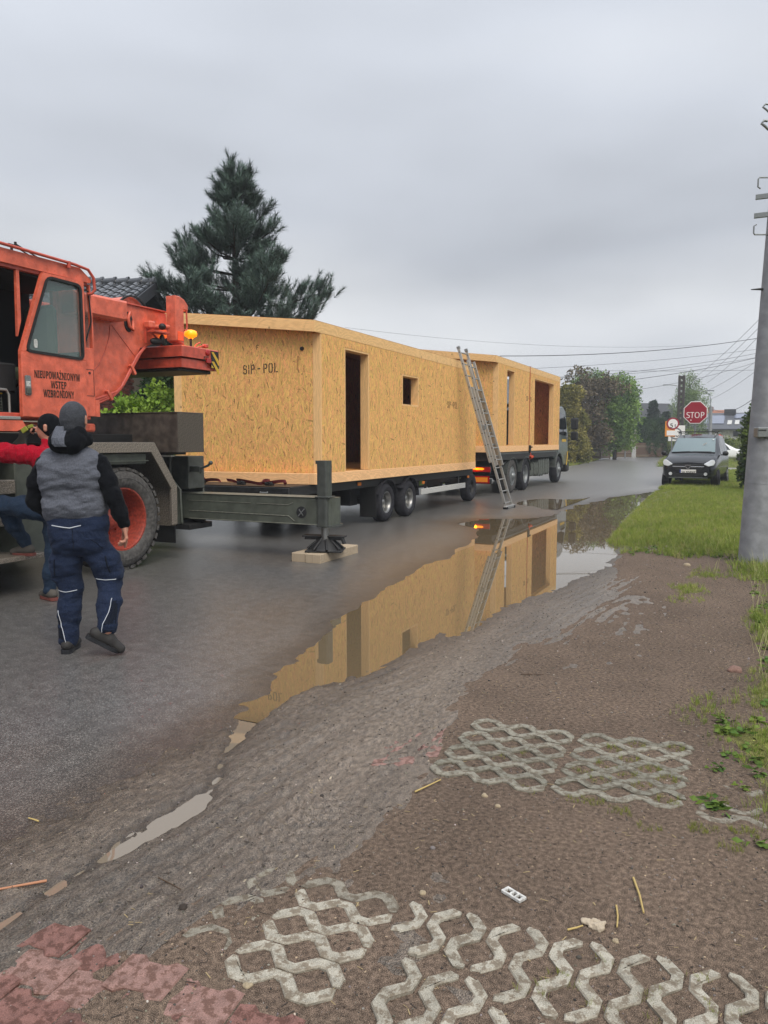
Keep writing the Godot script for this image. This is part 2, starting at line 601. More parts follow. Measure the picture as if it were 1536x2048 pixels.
func overcast() -> PanoramaSkyMaterial:
	var w := 1024
	var h := 512
	var n := noise(1.0, 5, 5)
	var n2 := noise(0.45, 4, 9)
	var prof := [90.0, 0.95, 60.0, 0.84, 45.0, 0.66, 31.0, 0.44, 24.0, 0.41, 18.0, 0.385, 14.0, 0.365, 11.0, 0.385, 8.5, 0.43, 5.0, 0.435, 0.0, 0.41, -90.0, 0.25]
	var im := Image.create(w, h, false, Image.FORMAT_RGBF)
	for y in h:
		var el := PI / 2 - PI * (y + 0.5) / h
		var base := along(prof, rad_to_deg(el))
		for x in w:
			var az := (x + 0.5) / w * TAU - PI
			var dir := Vector3(sin(az) * cos(el), sin(el), -cos(az) * cos(el))
			var c := Color(base, base, base)
			if el > -0.02:
				var q := dir / (maxf(dir.y, 0.0) + 0.22)
				var a := n.get_noise_3d(q.x * 0.9, q.y * 3.0, q.z * 0.9)
				var b := n2.get_noise_3d(q.x + 7.0, dir.y * 6.0, q.z - 3.0)
				var k := 1.0 + a * 0.13 + b * 0.27
				var warm := clampf(0.55 * smoothstep(0.32, 0.02, dir.y) + b * 0.5, 0.0, 1.0)
				c = Color(base * k * lerpf(0.96, 1.04, warm), base * k * lerpf(1.02, 1.04, warm), base * k * lerpf(1.13, 1.01, warm))
			im.set_pixel(x, y, c)
	var m := PanoramaSkyMaterial.new()
	m.panorama = ImageTexture.create_from_image(im)
	m.energy_multiplier = 1.0
	return m

func make_materials():
	mat("asphalt", Color.WHITE, 0.30, 0.0, "asphalt", {vc = 1, bump = "asphalt_h", bs = 0.10, spec = 0.55})
	mat("mud_wet", Color.WHITE, 0.34, 0.0, "soil", {vc = 1, bump = "soil_h", bs = 0.34, spec = 0.5})
	mat("soil", Color.WHITE, 0.95, 0.0, "soil", {vc = 1, bump = "soil_h", bs = 0.2, spec = 0.3})
	mat("turf", Color.WHITE, 0.95, 0.0, "soil", {vc = 1, spec = 0.25})
	mat("water", lin(0.12, 0.090, 0.052), 0.015, 0.0, "", {spec = 1.0})
	mat("water_sky_tinted", lin(0.19, 0.155, 0.115), 0.02, 0.0, "", {spec = 1.0})  # muddy base colour paled to stand in for the mirrored sky
	mat("osb", Color(1.04, 1.0, 0.95), 0.78, 0.0, "osb", {bump = "osb_h", bs = 0.08, spec = 0.3})
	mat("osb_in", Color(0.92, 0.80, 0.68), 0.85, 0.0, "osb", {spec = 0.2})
	mat("timber", Color("ecca9a"), 0.75, 0.0, "wood", {spec = 0.3})
	mat("timber_fresh", Color("f7cfa4"), 0.75, 0.0, "wood", {spec = 0.3})
	mat("timber_dark", Color("b58c5e"), 0.8, 0.0, "wood", {spec = 0.3})
	mat("timber_old", Color("aba398"), 0.9, 0.0, "wood", {spec = 0.2, bump = "fine", bs = 0.2})
	mat("ink", Color("2a2219"), 0.9)
	mat("ink_faint", Color("5f4527"), 0.9)
	mat("orange", Color("e06c52"), 0.42, 0.0, "soft", {tri = 0.9, rt = "rough", spec = 0.45, bump = "lump", bs = 0.08})
	mat("orange_dark", Color("c65340"), 0.5, 0.0, "soft", {tri = 1.3, rt = "rough"})
	mat("carrier", Color("484c49"), 0.5, 0.0, "soft", {tri = 1.1, rt = "rough"})
	mat("carrier_panel", Color("535850"), 0.55, 0.0, "soft", {tri = 0.8, rt = "rough"})
	mat("black", Color("1a1a1b"), 0.6, 0.0, "fine", {tri = 2.0})
	mat("rubber", Color("35353a"), 0.85, 0.0, "grime", {tri = 2.5, spec = 0.3})
	mat("tyre_dusty", Color("5d5b59"), 0.88, 0.0, "grime", {tri = 2.2, spec = 0.3})
	mat("steel", Color("a8a8a6"), 0.35, 0.9, "fine", {tri = 3.0})
	mat("alu", Color("c4c4c0"), 0.42, 0.75, "fine", {tri = 4.0})
	mat("chequer", Color("a0968a"), 0.45, 0.55, "grime", {tri = 8.0, bump = "chequer", bs = 0.35})
	mat("chequer_dark", Color("6a6258"), 0.5, 0.4, "grime", {tri = 8.0, bump = "chequer", bs = 0.35})
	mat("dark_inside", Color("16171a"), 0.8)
	mat("glass", Color("6f8a86"), 0.02, 0.0, "", {alpha = 0.22, spec = 0.6})
	mat("glass_dark", Color("10161a"), 0.03, 0.0, "", {spec = 0.7})
	mat("amber", Color("ffae20"), 0.2, 0.0, "", {emit = Color("ff7e04"), ee = 0.9})
	mat("amber_dull", Color("c8701c"), 0.25)
	mat("red_lens", Color("9c1515"), 0.2)
	mat("white_paint", Color("d8d8d4"), 0.5, 0.0, "fine", {tri = 1.0})
	mat("yellow", Color("e2b93a"), 0.5, 0.0, "fine", {tri = 2.0})
	mat("sign_red", Color("a81530"), 0.35, 0.0, "fine", {tri = 1.5})
	mat("sign_white", Color("e6e4e2"), 0.35)
	mat("galv", Color("9a9e9f"), 0.45, 0.6, "fine", {tri = 3.0})
	mat("concrete", Color("94969a"), 0.9, 0.0, "soft", {tri = 0.8})
	mat("paver", Color("a7a49a"), 0.8, 0.0, "stained", {tri = 2.2, world = true, bump = "fine", bs = 0.25})
	mat("red_paver", Color("86605a"), 0.8, 0.0, "stained", {tri = 2.2, world = true, bump = "fine", bs = 0.3})
	mat("strap_red", Color("8a2f35"), 0.8, 0.0, "cloth", {tri = 6.0})
	mat("strap_orange", Color("d84a20"), 0.7, 0.0, "cloth", {tri = 6.0})
	mat("bark", Color("5a4a3c"), 0.95, 0.0, "lump", {tri = 2.0})
	mat("leaf", Color.WHITE, 0.75, 0.0, "", {vc = 1, back = Color(0.35, 0.4, 0.2), double = 1, spec = 0.25})
	mat("needle", Color.WHITE, 0.7, 0.0, "", {vc = 1, double = 1, spec = 0.3})
	mat("wire", Color("35373a"), 0.6)

# ---------- ground ----------
var XM := [-1.0, -2.66, -3.3, -2.66, -3.84, -2.63, -4.48, -2.40, -5.1, -2.27, -5.62, -2.19, -6.23, -2.07, -7.02, -2.03, -7.91, -1.86, -8.78, -1.72, -9.82, -1.56, -11.0, -1.55, -12.29, -1.92, -15.97, -2.17, -21.66, -2.43, -24.97, -2.55]
var XB := [-1.0, -2.60, -3.3, -2.60, -3.88, -2.64, -4.15, -2.76, -4.79, -2.94, -5.82, -3.16, -7.78, -3.46, -9.99, -3.69, -11.68, -3.93, -13.2, -4.4, -13.9, -5.0, -14.9, -4.9, -15.4, -4.0, -16.4, -3.68, -20.2, -3.6, -22.2, -3.43, -23.5, -3.07, -24.9, -2.66, -26.0, -2.55, -33.0, -2.8, -44.0, -3.7, -45.3, -4.2, -50.0, -5.0, -66.0, -6.4, -78.0, -7.0]
var XL := [-1.0, -9.9, -40.0, -9.9, -52.0, -10.1, -60.0, -10.8, -66.0, -11.2, -78.0, -13.0]
var XR := [-1.0, -2.13, -1.9, -2.15, -2.2, -2.13, -2.5, -2.11, -2.72, -2.14, -3.0, -2.3, -3.9, -2.6]
var XD := [-0.5, -1.62, -1.9, -1.60, -2.2, -1.36, -3.3, -1.34, -4.0, -1.58, -5.1, -1.48, -7.0, -1.25, -9.0, -1.1, -11.0, -1.3]
var na: FastNoiseLite
var nb: FastNoiseLite
var nc: FastNoiseLite
var nd: FastNoiseLite

func in_road(x: float, z: float) -> bool:
	if x > along(XL, z) and x < along(XB, z) and z > -78.0: return true
	return z < -45.6 and z > -49.5 and x > -6.0

func h_road(x: float, z: float) -> float:
	if z < -30.0 and not in_road(x, z): return -0.3
	if x < along(XL, z) - 0.05: return -0.3
	var e := along(XB, z) - x
	if z < -26.0: return nb.get_noise_2d(x * 0.5, z * 0.5) * 0.006
	var h := minf(WATER + 0.03 * e, 0.0 + 0.0 * e)
	h += (na.get_noise_2d(x * 3.0, z * 3.0) * 0.004 + na.get_noise_2d(x * 12.0, z * 12.0) * 0.0022 * smoothstep(-6.5, -4.0, z)) * clampf(1.0 - e * 0.5, 0.2, 1.0) + nb.get_noise_2d(x * 0.35, z * 0.35) * 0.006
	# shallow hollow beside the truck
	var q := Vector2((x + 4.75) / 0.75, (z + 19.6) / 1.7).length()
	h -= 0.034 * exp(-q * q * 1.2)
	return maxf(h, -0.12)

func h_mud(x: float, z: float) -> float:
	var e := x - along(XM, z)
	var h := WATER + clampf(e * 0.045, -0.06, 0.026)
	h += na.get_noise_2d(x * 9.0, z * 2.2) * 0.006 + na.get_noise_2d(x * 14.0, z * 14.0) * 0.003 + nb.get_noise_2d(x * 2.6, z * 0.5) * 0.006
	h += nc.get_noise_2d(x * 22.0, z * 16.0) * 0.0022
	if z > -4.2 and x < -1.7: h += na.get_noise_2d(x * 30.0, z * 22.0) * 0.0085
	if z > -4.2:
		var r := (x - along(XR, z) + na.get_noise_2d(z * 2.0, 7.0) * 0.03) / along([-1.0, 0.05, -2.0, 0.055, -2.25, 0.085, -2.55, 0.09, -2.75, 0.06, -3.0, 0.05, -4.0, 0.10], z)
		h -= along([-1.0, 0.020, -1.45, 0.022, -1.6, 0.029, -1.75, 0.022, -2.0, 0.022, -2.15, 0.036, -2.4, 0.042, -2.6, 0.036, -2.74, 0.016, -3.0, 0.014, -3.3, 0.020, -4.0, 0.03], z) * exp(-r * r)
		h += 0.010 * exp(-pow((x - along(XR, z) - 0.16) / 0.07, 2.0))
		# parallel wheel marks
		var st := clampf(nb.get_noise_2d(x * 2.0, z * 0.7) * 2.0 + 0.7, 0.0, 1.0)
		h += (sin((x + z * 0.06) * 62.0) * 0.0042 + sin((x + z * 0.10) * 131.0) * 0.0026) * st * smoothstep(-2.5, -2.0, x) * smoothstep(-1.30, -1.6, x)
		if z > -1.95: h += nb.get_noise_2d(x * 5.0, z * 5.0) * 0.011
		# tread marks across the track
		if x > -1.78 and x < -1.42 and z > -3.4 and z < -2.2:
			h += signf(sin((z + absf(x + 1.6) * 0.7) * 95.0)) * 0.0055 * smoothstep(0.18, 0.10, absf(x + 1.6)) * clampf(nb.get_noise_2d(x * 3.0, z * 3.0) * 3.0 + 0.6, 0.0, 1.0)
	else:
		h += (sin((x - along(XM, z)) * 55.0) * 0.0034 + sin((x - along(XM, z)) * 118.0) * 0.002) * clampf(nb.get_noise_2d(x * 2.0, z * 0.5) * 2.0 + 0.5, 0.0, 1.0) * smoothstep(0.04, 0.15, x - along(XM, z))
	return h

func h_soil(x: float, z: float) -> float:
	var e := x - along(XD, z)
	var h := -0.004 + clampf(e * (0.055 if e > -0.2 else 0.09), -0.08, 0.006)
	h += na.get_noise_2d(x * 4.0, z * 3.0) * 0.006 + nc.get_noise_2d(x * 14.0, z * 14.0) * 0.0020 + nb.get_noise_2d(x * 0.8, z * 0.8) * 0.008
	if z < -10.0: h = minf(h, h_mud(x, z) + 0.01)
	return h

# how much grass grows there, 0 to 1
func grass_at(x: float, z: float) -> float:
	if in_road(x, z) or x < along(XM, z) + 0.02 and x > along(XL, z): return 0.0
	var w := nb.get_noise_2d(x * 1.3, z * 1.3) * 0.6 + na.get_noise_2d(x * 2.4, z * 2.4) * 0.55
	var d := -1.0
	var edge := along([-0.0, -9.0], 0.0)
	if z < -9.0 and x > -3.2: d = (-11.0 - z) * 0.55 + clampf(x + 0.3, 0.0, 2.0) * 0.9
	if z >= -9.0 - 2.2 and x > -1.2:
		d = maxf(d, (x - along([-0.5, 0.55, -2.9, 0.32, -3.3, 0.02, -4.2, -0.1, -5.0, 0.02, -6.2, 0.08, -7.0, 0.0, -8.0, 0.22, -9.5, -0.02, -11.2, -0.3], z)) * 1.7)
	for p in [[-0.42, -9.6, 0.5, 0.55], [-0.45, -8.6, 0.42, 0.5], [-0.38, -7.9, 0.35, 0.2], [-0.13, -6.9, 0.3, 0.6], [-0.2, -5.6, 0.2, 0.15], [-0.15, -4.7, 0.25, 0.3]]:
		d = maxf(d, 0.9 * p[2] - Vector2(x - p[0], (z - p[1]) * 0.6).length() * 1.6)
	if x < along(XL, z): d = 1.0
	if z < -12.5 and x > along(XM, z): d = maxf(d, (x - along(XM, z)) * 2.0)
	return clampf(d * 1.2 + w, 0.0, 1.0)

func h_turf(x: float, z: float) -> float:
	if in_road(x, z) and z < -26.0: return -0.2
	if x > along(XL, z) and x < along(XM, z): return -0.2
	var g := grass_at(x, z)
	if z > -26.0 and x > -3.2 and x < 3.0: return h_soil(x, z) + (g - 0.45) * 0.05
	return 0.012 + nb.get_noise_2d(x * 0.5, z * 0.5) * 0.03

func build_ground():
	na = noise(0.35, 4, 101); nb = noise(0.35, 3, 102); nc = noise(0.35, 2, 103); nd = noise(0.2, 5, 104)
	# the land as far as the horizon
	var far := sheet(steps([-800.0, 100.0, 800.0]), steps([-800.0, 100.0, 700.0]), func(_x, _z): return -0.16, func(_x, _z, _h): return Color(0.30, 0.42, 0.12), 0.4)
	tag(obj("ground", far, M.turf), "flat green land reaching to the horizon", "ground", "", "structure")
	var col_road := func(x: float, z: float, h: float) -> Color:
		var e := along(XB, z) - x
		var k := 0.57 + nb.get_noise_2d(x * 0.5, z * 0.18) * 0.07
		k *= lerpf(1.0, 1.7, smoothstep(-14.0, -30.0, z))  # far asphalt painted lighter in place of the wet road's sky reflection
		var c := Color(k, k * 0.995, k * 0.985)
		var wash := clampf(1.0 - e * 1.25 + na.get_noise_2d(x * 2.0, z * 0.8) * 0.7, 0.0, 1.0)
		if z < -26.0: wash *= 0.2
		c = c.lerp(Color(0.47, 0.36, 0.27), wash * 0.75)
		var wet := clampf((h - WATER) / 0.010, 0.0, 1.0)
		return Color(c.r * lerpf(0.62, 1.0, wet), c.g * lerpf(0.60, 1.0, wet), c.b * lerpf(0.58, 1.0, wet))
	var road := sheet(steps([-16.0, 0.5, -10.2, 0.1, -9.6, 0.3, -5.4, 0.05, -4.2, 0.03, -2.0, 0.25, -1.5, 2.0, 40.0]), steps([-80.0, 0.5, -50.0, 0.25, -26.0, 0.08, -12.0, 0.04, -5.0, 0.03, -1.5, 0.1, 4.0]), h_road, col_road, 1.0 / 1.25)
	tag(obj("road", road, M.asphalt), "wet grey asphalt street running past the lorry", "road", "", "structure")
	var col_mud := func(x: float, z: float, h: float) -> Color:
		var k := 0.50 + nb.get_noise_2d(x * 2.4, z * 0.45) * 0.20 + na.get_noise_2d(x * 9.0, z * 1.6) * 0.13
		var c := Color(k, k * 0.865, k * 0.745)
		# sandy silt left by the water beside the road
		var s := clampf(1.0 - (x - along(XM, z)) * 1.8, 0.0, 1.0)
		c = c.lerp(Color(0.40, 0.30, 0.22), s * 0.6)
		# soaked margin at the water's edge
		var wet := clampf((h - WATER) / 0.012, 0.0, 1.0)
		return Color(c.r * lerpf(0.55, 1.0, wet), c.g * lerpf(0.53, 1.0, wet), c.b * lerpf(0.50, 1.0, wet))
	var mud := sheet(steps([-3.0, 0.1, -2.75, 0.016, -1.0, 0.06, -0.6]), steps([-25.5, 0.2, -14.0, 0.06, -8.0, 0.03, -4.5, 0.016, -0.9, 0.1, 2.5]), h_mud, col_mud, 1.0 / 0.9, 0.4)
	tag(obj("mud", mud, M.mud_wet), "wet rutted mud between the puddle and the drive", "mud", "", "structure")
	var col_soil := func(x: float, z: float, h: float) -> Color:
		var k := 0.46 + nb.get_noise_2d(x * 1.1, z * 0.8) * 0.12 + na.get_noise_2d(x * 4.0, z * 4.0) * 0.09
		var c := Color(k * 1.07, k * 0.835, k * 0.685)
		var g := clampf((x + 0.4) * 0.8, 0.0, 1.0)
		return c.lerp(Color(0.36, 0.29, 0.23), g * 0.6)
	var soil := sheet(steps([-2.3, 0.02, 0.6, 0.1, 6.0]), steps([-13.5, 0.05, -7.0, 0.03, -4.0, 0.018, -0.9, 0.1, 2.5]), h_soil, col_soil, 1.0 / 0.9)
	tag(obj("dirt", soil, M.soil), "reddish brown dirt of the drive in front of the posts", "dirt", "", "structure")
	var col_turf := func(x: float, z: float, h: float) -> Color:
		var g := grass_at(x, z)
		var w := nb.get_noise_2d(x * 0.8, z * 0.8) * 0.10 + na.get_noise_2d(x * 3.0, z * 3.0) * 0.06
		return Color(0.38, 0.30, 0.22).lerp(Color(0.50 + w, 0.60 + w, 0.15), g)
	var turf := sheet(steps([-60.0, 2.0, -12.0, 0.6, -9.0, 2.0, -3.3, 0.12, 2.4, 1.5, 45.0]), steps([-130.0, 2.0, -50.0, 0.5, -26.0, 0.25, -13.0, 0.12, -2.0, 0.5, 3.0]), h_turf, col_turf, 1.0 / 1.4)
	tag(obj("grass_verge", turf, M.turf), "grass verge beside the road under the dark parked car", "verge", "", "structure")
	var w := B.new()
	w.quad(Vector3(-5.6, WATER, -3.5), Vector3(-1.4, WATER, -3.5), Vector3(-1.4, WATER, -25.2), Vector3(-5.6, WATER, -25.2), Vector3.UP)
	tag(obj("puddle", w, M.water), "long brown puddle at the road edge mirroring the wooden modules", "puddle", "", "structure")
	w = B.new()
	w.quad(Vector3(-2.56, WATER - 0.001, -0.95), Vector3(-1.98, WATER - 0.001, -0.95), Vector3(-1.98, WATER - 0.001, -3.49), Vector3(-2.56, WATER - 0.001, -3.49), Vector3.UP)
	tag(obj("puddle", w, M.water_sky_tinted), "narrow shiny puddle lying in the wheel rut", "puddle", "", "structure")
	w = B.new()
	w.quad(Vector3(-6.0, -0.0165, -17.6), Vector3(-3.9, -0.0165, -17.6), Vector3(-3.9, -0.0165, -21.8), Vector3(-6.0, -0.0165, -21.8), Vector3.UP)
	tag(obj("puddle", w, M.water), "shallow puddle on the asphalt behind the foot of the ladder", "puddle", "", "structure")

# ---------- the two timber modules ----------
func osb_panel(parent, called: String, lo: Vector3, hi: Vector3, m: Material):
	var b := B.new()
	b.ts = 1.0 / 1.95
	b.uo = Vector2(rng.randf(), rng.randf())
	b.box(lo, hi, 0.002)
	return obj(called, b, m, parent)

func plank(parent, called: String, lo: Vector3, hi: Vector3, axis: int, m: Material, bev := 0.004):
	var b := B.new()
	b.ts = 1.0 / 0.9
	b.ax = axis
	b.uo = Vector2(rng.randf(), rng.randf())
	b.box(lo, hi, bev)
	return obj(called, b, m, parent)

func stencil(parent, o: Vector3, ux: Vector3, uy: Vector3, h: float, m: Material):
	# S I P - P O L in broken stencil strokes: [x0, y0, x1, y1] on a 0..1 height
	var s := h
	var strokes := [
		[0.00, 0.60, 0.13, 0.90], [0.06, 0.87, 0.30, 1.0], [0.36, 0.72, 0.48, 0.93], [0.05, 0.50, 0.40, 0.63], [0.35, 0.12, 0.48, 0.50], [0.10, 0.0, 0.42, 0.13], [0.0, 0.08, 0.12, 0.28],
		[0.66, 0.0, 0.79, 0.46], [0.66, 0.52, 0.79, 1.0],
		[0.98, 0.0, 1.11, 1.0], [1.15, 0.87, 1.38, 1.0], [1.34, 0.55, 1.47, 0.90], [1.15, 0.44, 1.38, 0.57],
		[1.85, 0.44, 2.2, 0.57],
		[2.6, 0.0, 2.73, 1.0], [2.77, 0.87, 3.0, 1.0], [2.96, 0.55, 3.09, 0.90], [2.77, 0.44, 3.0, 0.57],
		[3.25, 0.10, 3.38, 0.92], [3.33, 0.87, 3.5, 1.0], [3.56, 0.87, 3.7, 1.0], [3.65, 0.10, 3.78, 0.92], [3.33, 0.0, 3.5, 0.13], [3.56, 0.0, 3.7, 0.13],
		[3.98, 0.0, 4.11, 1.0], [4.2, 0.0, 4.42, 0.13]]
	var b := B.new()
	for k in strokes:
		b.prism(pv([k[0] * s, k[1] * s, k[2] * s, k[1] * s, k[2] * s, k[3] * s, k[0] * s, k[3] * s]), o, ux, uy, 0.0015)
	return obj("lettering", b, m, parent)

func wall_with_holes(parent, z0: float, z1: float, y0: float, y1: float, xo: float, xi: float, holes: Array, seams: Array, m: Material, called := "osb_panel", gap := 0.0):
	# wall parallel to the road from z0 (near) to z1 (far), holes as [za, zb, ya, yb] with za nearer
	var cuts := [z0]
	for h in holes: cuts.append(h[0]); cuts.append(h[1])
	for q in seams: cuts.append(q)
	cuts.append(z1)
	cuts.sort()
	cuts.reverse()
	for i in cuts.size() - 1:
		var a: float = cuts[i]
		var b: float = cuts[i + 1]
		var hole = null
		for h in holes:
			if a <= h[0] + 0.001 and b >= h[1] - 0.001: hole = h
		var ga := gap if i > 0 else 0.0
		if hole == null:
			osb_panel(parent, called, Vector3(xi, y0, b), Vector3(xo, y1, a - ga), m)
		else:
			if hole[3] < y1 - 0.01: osb_panel(parent, called, Vector3(xi, hole[3], b), Vector3(xo, y1, a - ga), m)
			if hole[2] > y0 + 0.01: osb_panel(parent, called, Vector3(xi, y0, b), Vector3(xo, hole[2], a - ga), m)

func module(label: String, x0: float, x1: float, z0: float, z1: float, y0: float, yt: float, rise: float, holes: Array, seams: Array, end_hole: Array, letters: Array) -> Node3D:
	var t := thing("timber_module", label, "wooden module", Vector3((x0 + x1) / 2, y0, (z0 + z1) / 2), 0.0, "wooden house modules on the lorry and its trailer")
	var bh := 0.175
	var fh := 0.175
	var zw := z0 - 0.2       # front wall plane, behind the overhanging floor and roof
	var yw0 := y0 + bh
	# floor: perimeter beams and deck
	plank(t, "floor_beam", Vector3(x1 - 0.12, y0, z1), Vector3(x1 + 0.006, yw0, z0), 2, M.timber_fresh)
	plank(t, "floor_beam", Vector3(x0, y0, z0 - 0.1), Vector3(x1 - 0.123, yw0, z0 + 0.004), 0, M.timber_fresh)
	plank(t, "floor_beam", Vector3(x0, y0, z1), Vector3(x0 + 0.12, yw0, z0 - 0.103), 2, M.timber_fresh)
	plank(t, "floor_beam", Vector3(x0 + 0.123, y0, z1), Vector3(x1 - 0.123, yw0, z1 + 0.1), 0, M.timber_fresh)
	osb_panel(t, "floor", Vector3(x0 + 0.123, y0 + 0.02, z1 + 0.103), Vector3(x1 - 0.123, yw0 - 0.003, z0 - 0.103), M.osb_in)
	# long wall on the street side
	var yw1 := yt - fh
	wall_with_holes(t, zw - 0.02, z1, yw0 + 0.001, yw1, x1, x1 - 0.018, holes, seams, M.osb, "osb_panel", 0.003)
	wall_with_holes(t, zw - 0.02, z1 + 0.17, yw0 + 0.001, yw1 + 0.1, x1 - 0.0185, x1 - 0.17, holes, [], M.osb_in, "inner_wall")
	for h in holes:
		var q := 0.035
		plank(t, "jamb", Vector3(x1 - 0.172, h[2], h[1]), Vector3(x1 - 0.004, h[3], h[1] + q), 1, M.timber)
		plank(t, "jamb", Vector3(x1 - 0.172, h[2], h[0] - q), Vector3(x1 - 0.004, h[3], h[0]), 1, M.timber)
		plank(t, "lintel", Vector3(x1 - 0.172, h[3] - q, h[1] + q), Vector3(x1 - 0.004, h[3], h[0] - q), 2, M.timber)
		if h[2] > yw0 + 0.1: plank(t, "window_sill", Vector3(x1 - 0.172, h[2], h[1] + q), Vector3(x1 - 0.004, h[2] + q, h[0] - q), 2, M.timber)
	# garden-side wall, taller under the high edge of the roof
	for q in [[zw, zw - 0.45, 0.0, 0.0], [zw - 0.45, zw - 5.0, 2.25, 0.0], [zw - 5.0, z1, 0.0, 0.0]]:  # middle stretch open low down; unseen opening added to light the interior
		osb_panel(t, "rear_wall", Vector3(x0, yw0 + 0.001 + q[2], q[1]), Vector3(x0 + 0.17, yt + rise - fh, q[0]), M.osb_in)
	# front wall: panels between two posts, cut along the roof slope
	var xa := x0 + 0.17
	var xb := x1 - 0.155
	var slope := rise / (x1 - x0)
	var n := 2
	for i in n:
		var pa := lerpf(xa, xb, float(i) / n) + (0.003 if i > 0 else 0.0)
		var pb := lerpf(xa, xb, float(i + 1) / n)
		var b := B.new()
		b.ts = 1.0 / 1.8
		b.uo = Vector2(rng.randf(), rng.randf())
		b.prism(pv([pa, yw0, pb, yw0, pb, yt + 0.02 - fh + slope * (x1 - pb), pa, yt + 0.02 - fh + slope * (x1 - pa)]), Vector3(0, 0, zw - 0.02), Vector3.RIGHT, Vector3.UP, 0.02)
		obj("osb_panel", b, M.osb, t)
	var bi := B.new()
	bi.ts = 0.5
	bi.prism(pv([xa, yw0, xb, yw0, xb, yt - fh + slope * (x1 - xb), xa, yt - fh + slope * (x1 - xa)]), Vector3(0, 0, zw - 0.17), Vector3.RIGHT, Vector3.UP, 0.149)
	obj("inner_wall", bi, M.osb_in, t)
	plank(t, "corner_post", Vector3(xb + 0.002, yw0 + 0.001, zw - 0.019), Vector3(x1, yt - 0.03 - fh + 0.04, zw + 0.004), 1, M.timber)
	plank(t, "corner_post", Vector3(x0, yw0 + 0.001, zw - 0.019), Vector3(xa - 0.002, yt + rise - fh - 0.02, zw + 0.004), 1, M.timber)
	# end wall, with an opening if given
	if end_hole.is_empty():
		osb_panel(t, "end_wall", Vector3(xa, yw0, z1 + 0.001), Vector3(x1 - 0.171, yt, z1 + 0.17), M.osb_in)
	else:
		osb_panel(t, "end_wall", Vector3(xa, yw0, z1 + 0.001), Vector3(end_hole[0], yt, z1 + 0.17), M.osb_in)
		osb_panel(t, "end_wall", Vector3(end_hole[1], yw0, z1 + 0.001), Vector3(x1 - 0.171, yt, z1 + 0.17), M.osb_in)
	# roof: deck sloping down to the street, fascia boards round it
	var deck := B.new()
	deck.ts = 0.5
	var yl := yt + rise
	deck.prism(pv([x0, yl - fh + 0.03, x1 - 0.04, yt - fh + 0.03 + slope * 0.04, x1 - 0.04, yt - 0.006 + slope * 0.04, x0, yl - 0.006]), Vector3(0, 0, z1 + 0.02), Vector3.RIGHT, Vector3.UP, z0 - z1 - 0.065)
	obj("roof_deck", deck, M.osb_in, t)
	var fa := B.new()
	fa.ax = 0; fa.ts = 1.1
	fa.prism(pv([x0, yl - fh, x1 - 0.041, yt - fh + slope * 0.041, x1 - 0.041, yt + slope * 0.041, x0, yl]), Vector3(0, 0, z0 - 0.04), Vector3.RIGHT, Vector3.UP, 0.045, 0.004)
	obj("fascia_board", fa, M.timber, t)
	var nseg := 2
	for i in nseg:
		var za := lerpf(z0 + 0.005, z1, float(i) / nseg)
		var zb := lerpf(z0 + 0.005, z1, float(i + 1) / nseg)
		plank(t, "fascia_board", Vector3(x1 - 0.04, yt - fh + 0.001, zb + 0.003), Vector3(x1 + 0.003, yt, za), 2, M.timber)
	var mem := B.new()
	mem.prism(pv([x0, yl, x1, yt, x1, yt + 0.008, x0, yl + 0.008]), Vector3(0, 0, z1), Vector3.RIGHT, Vector3.UP, z0 - z1)
	obj("roof_sheet", mem, M.timber_dark, t)
	for l in letters: stencil(t, l[0], l[1], l[2], l[3], l[4])
	return t

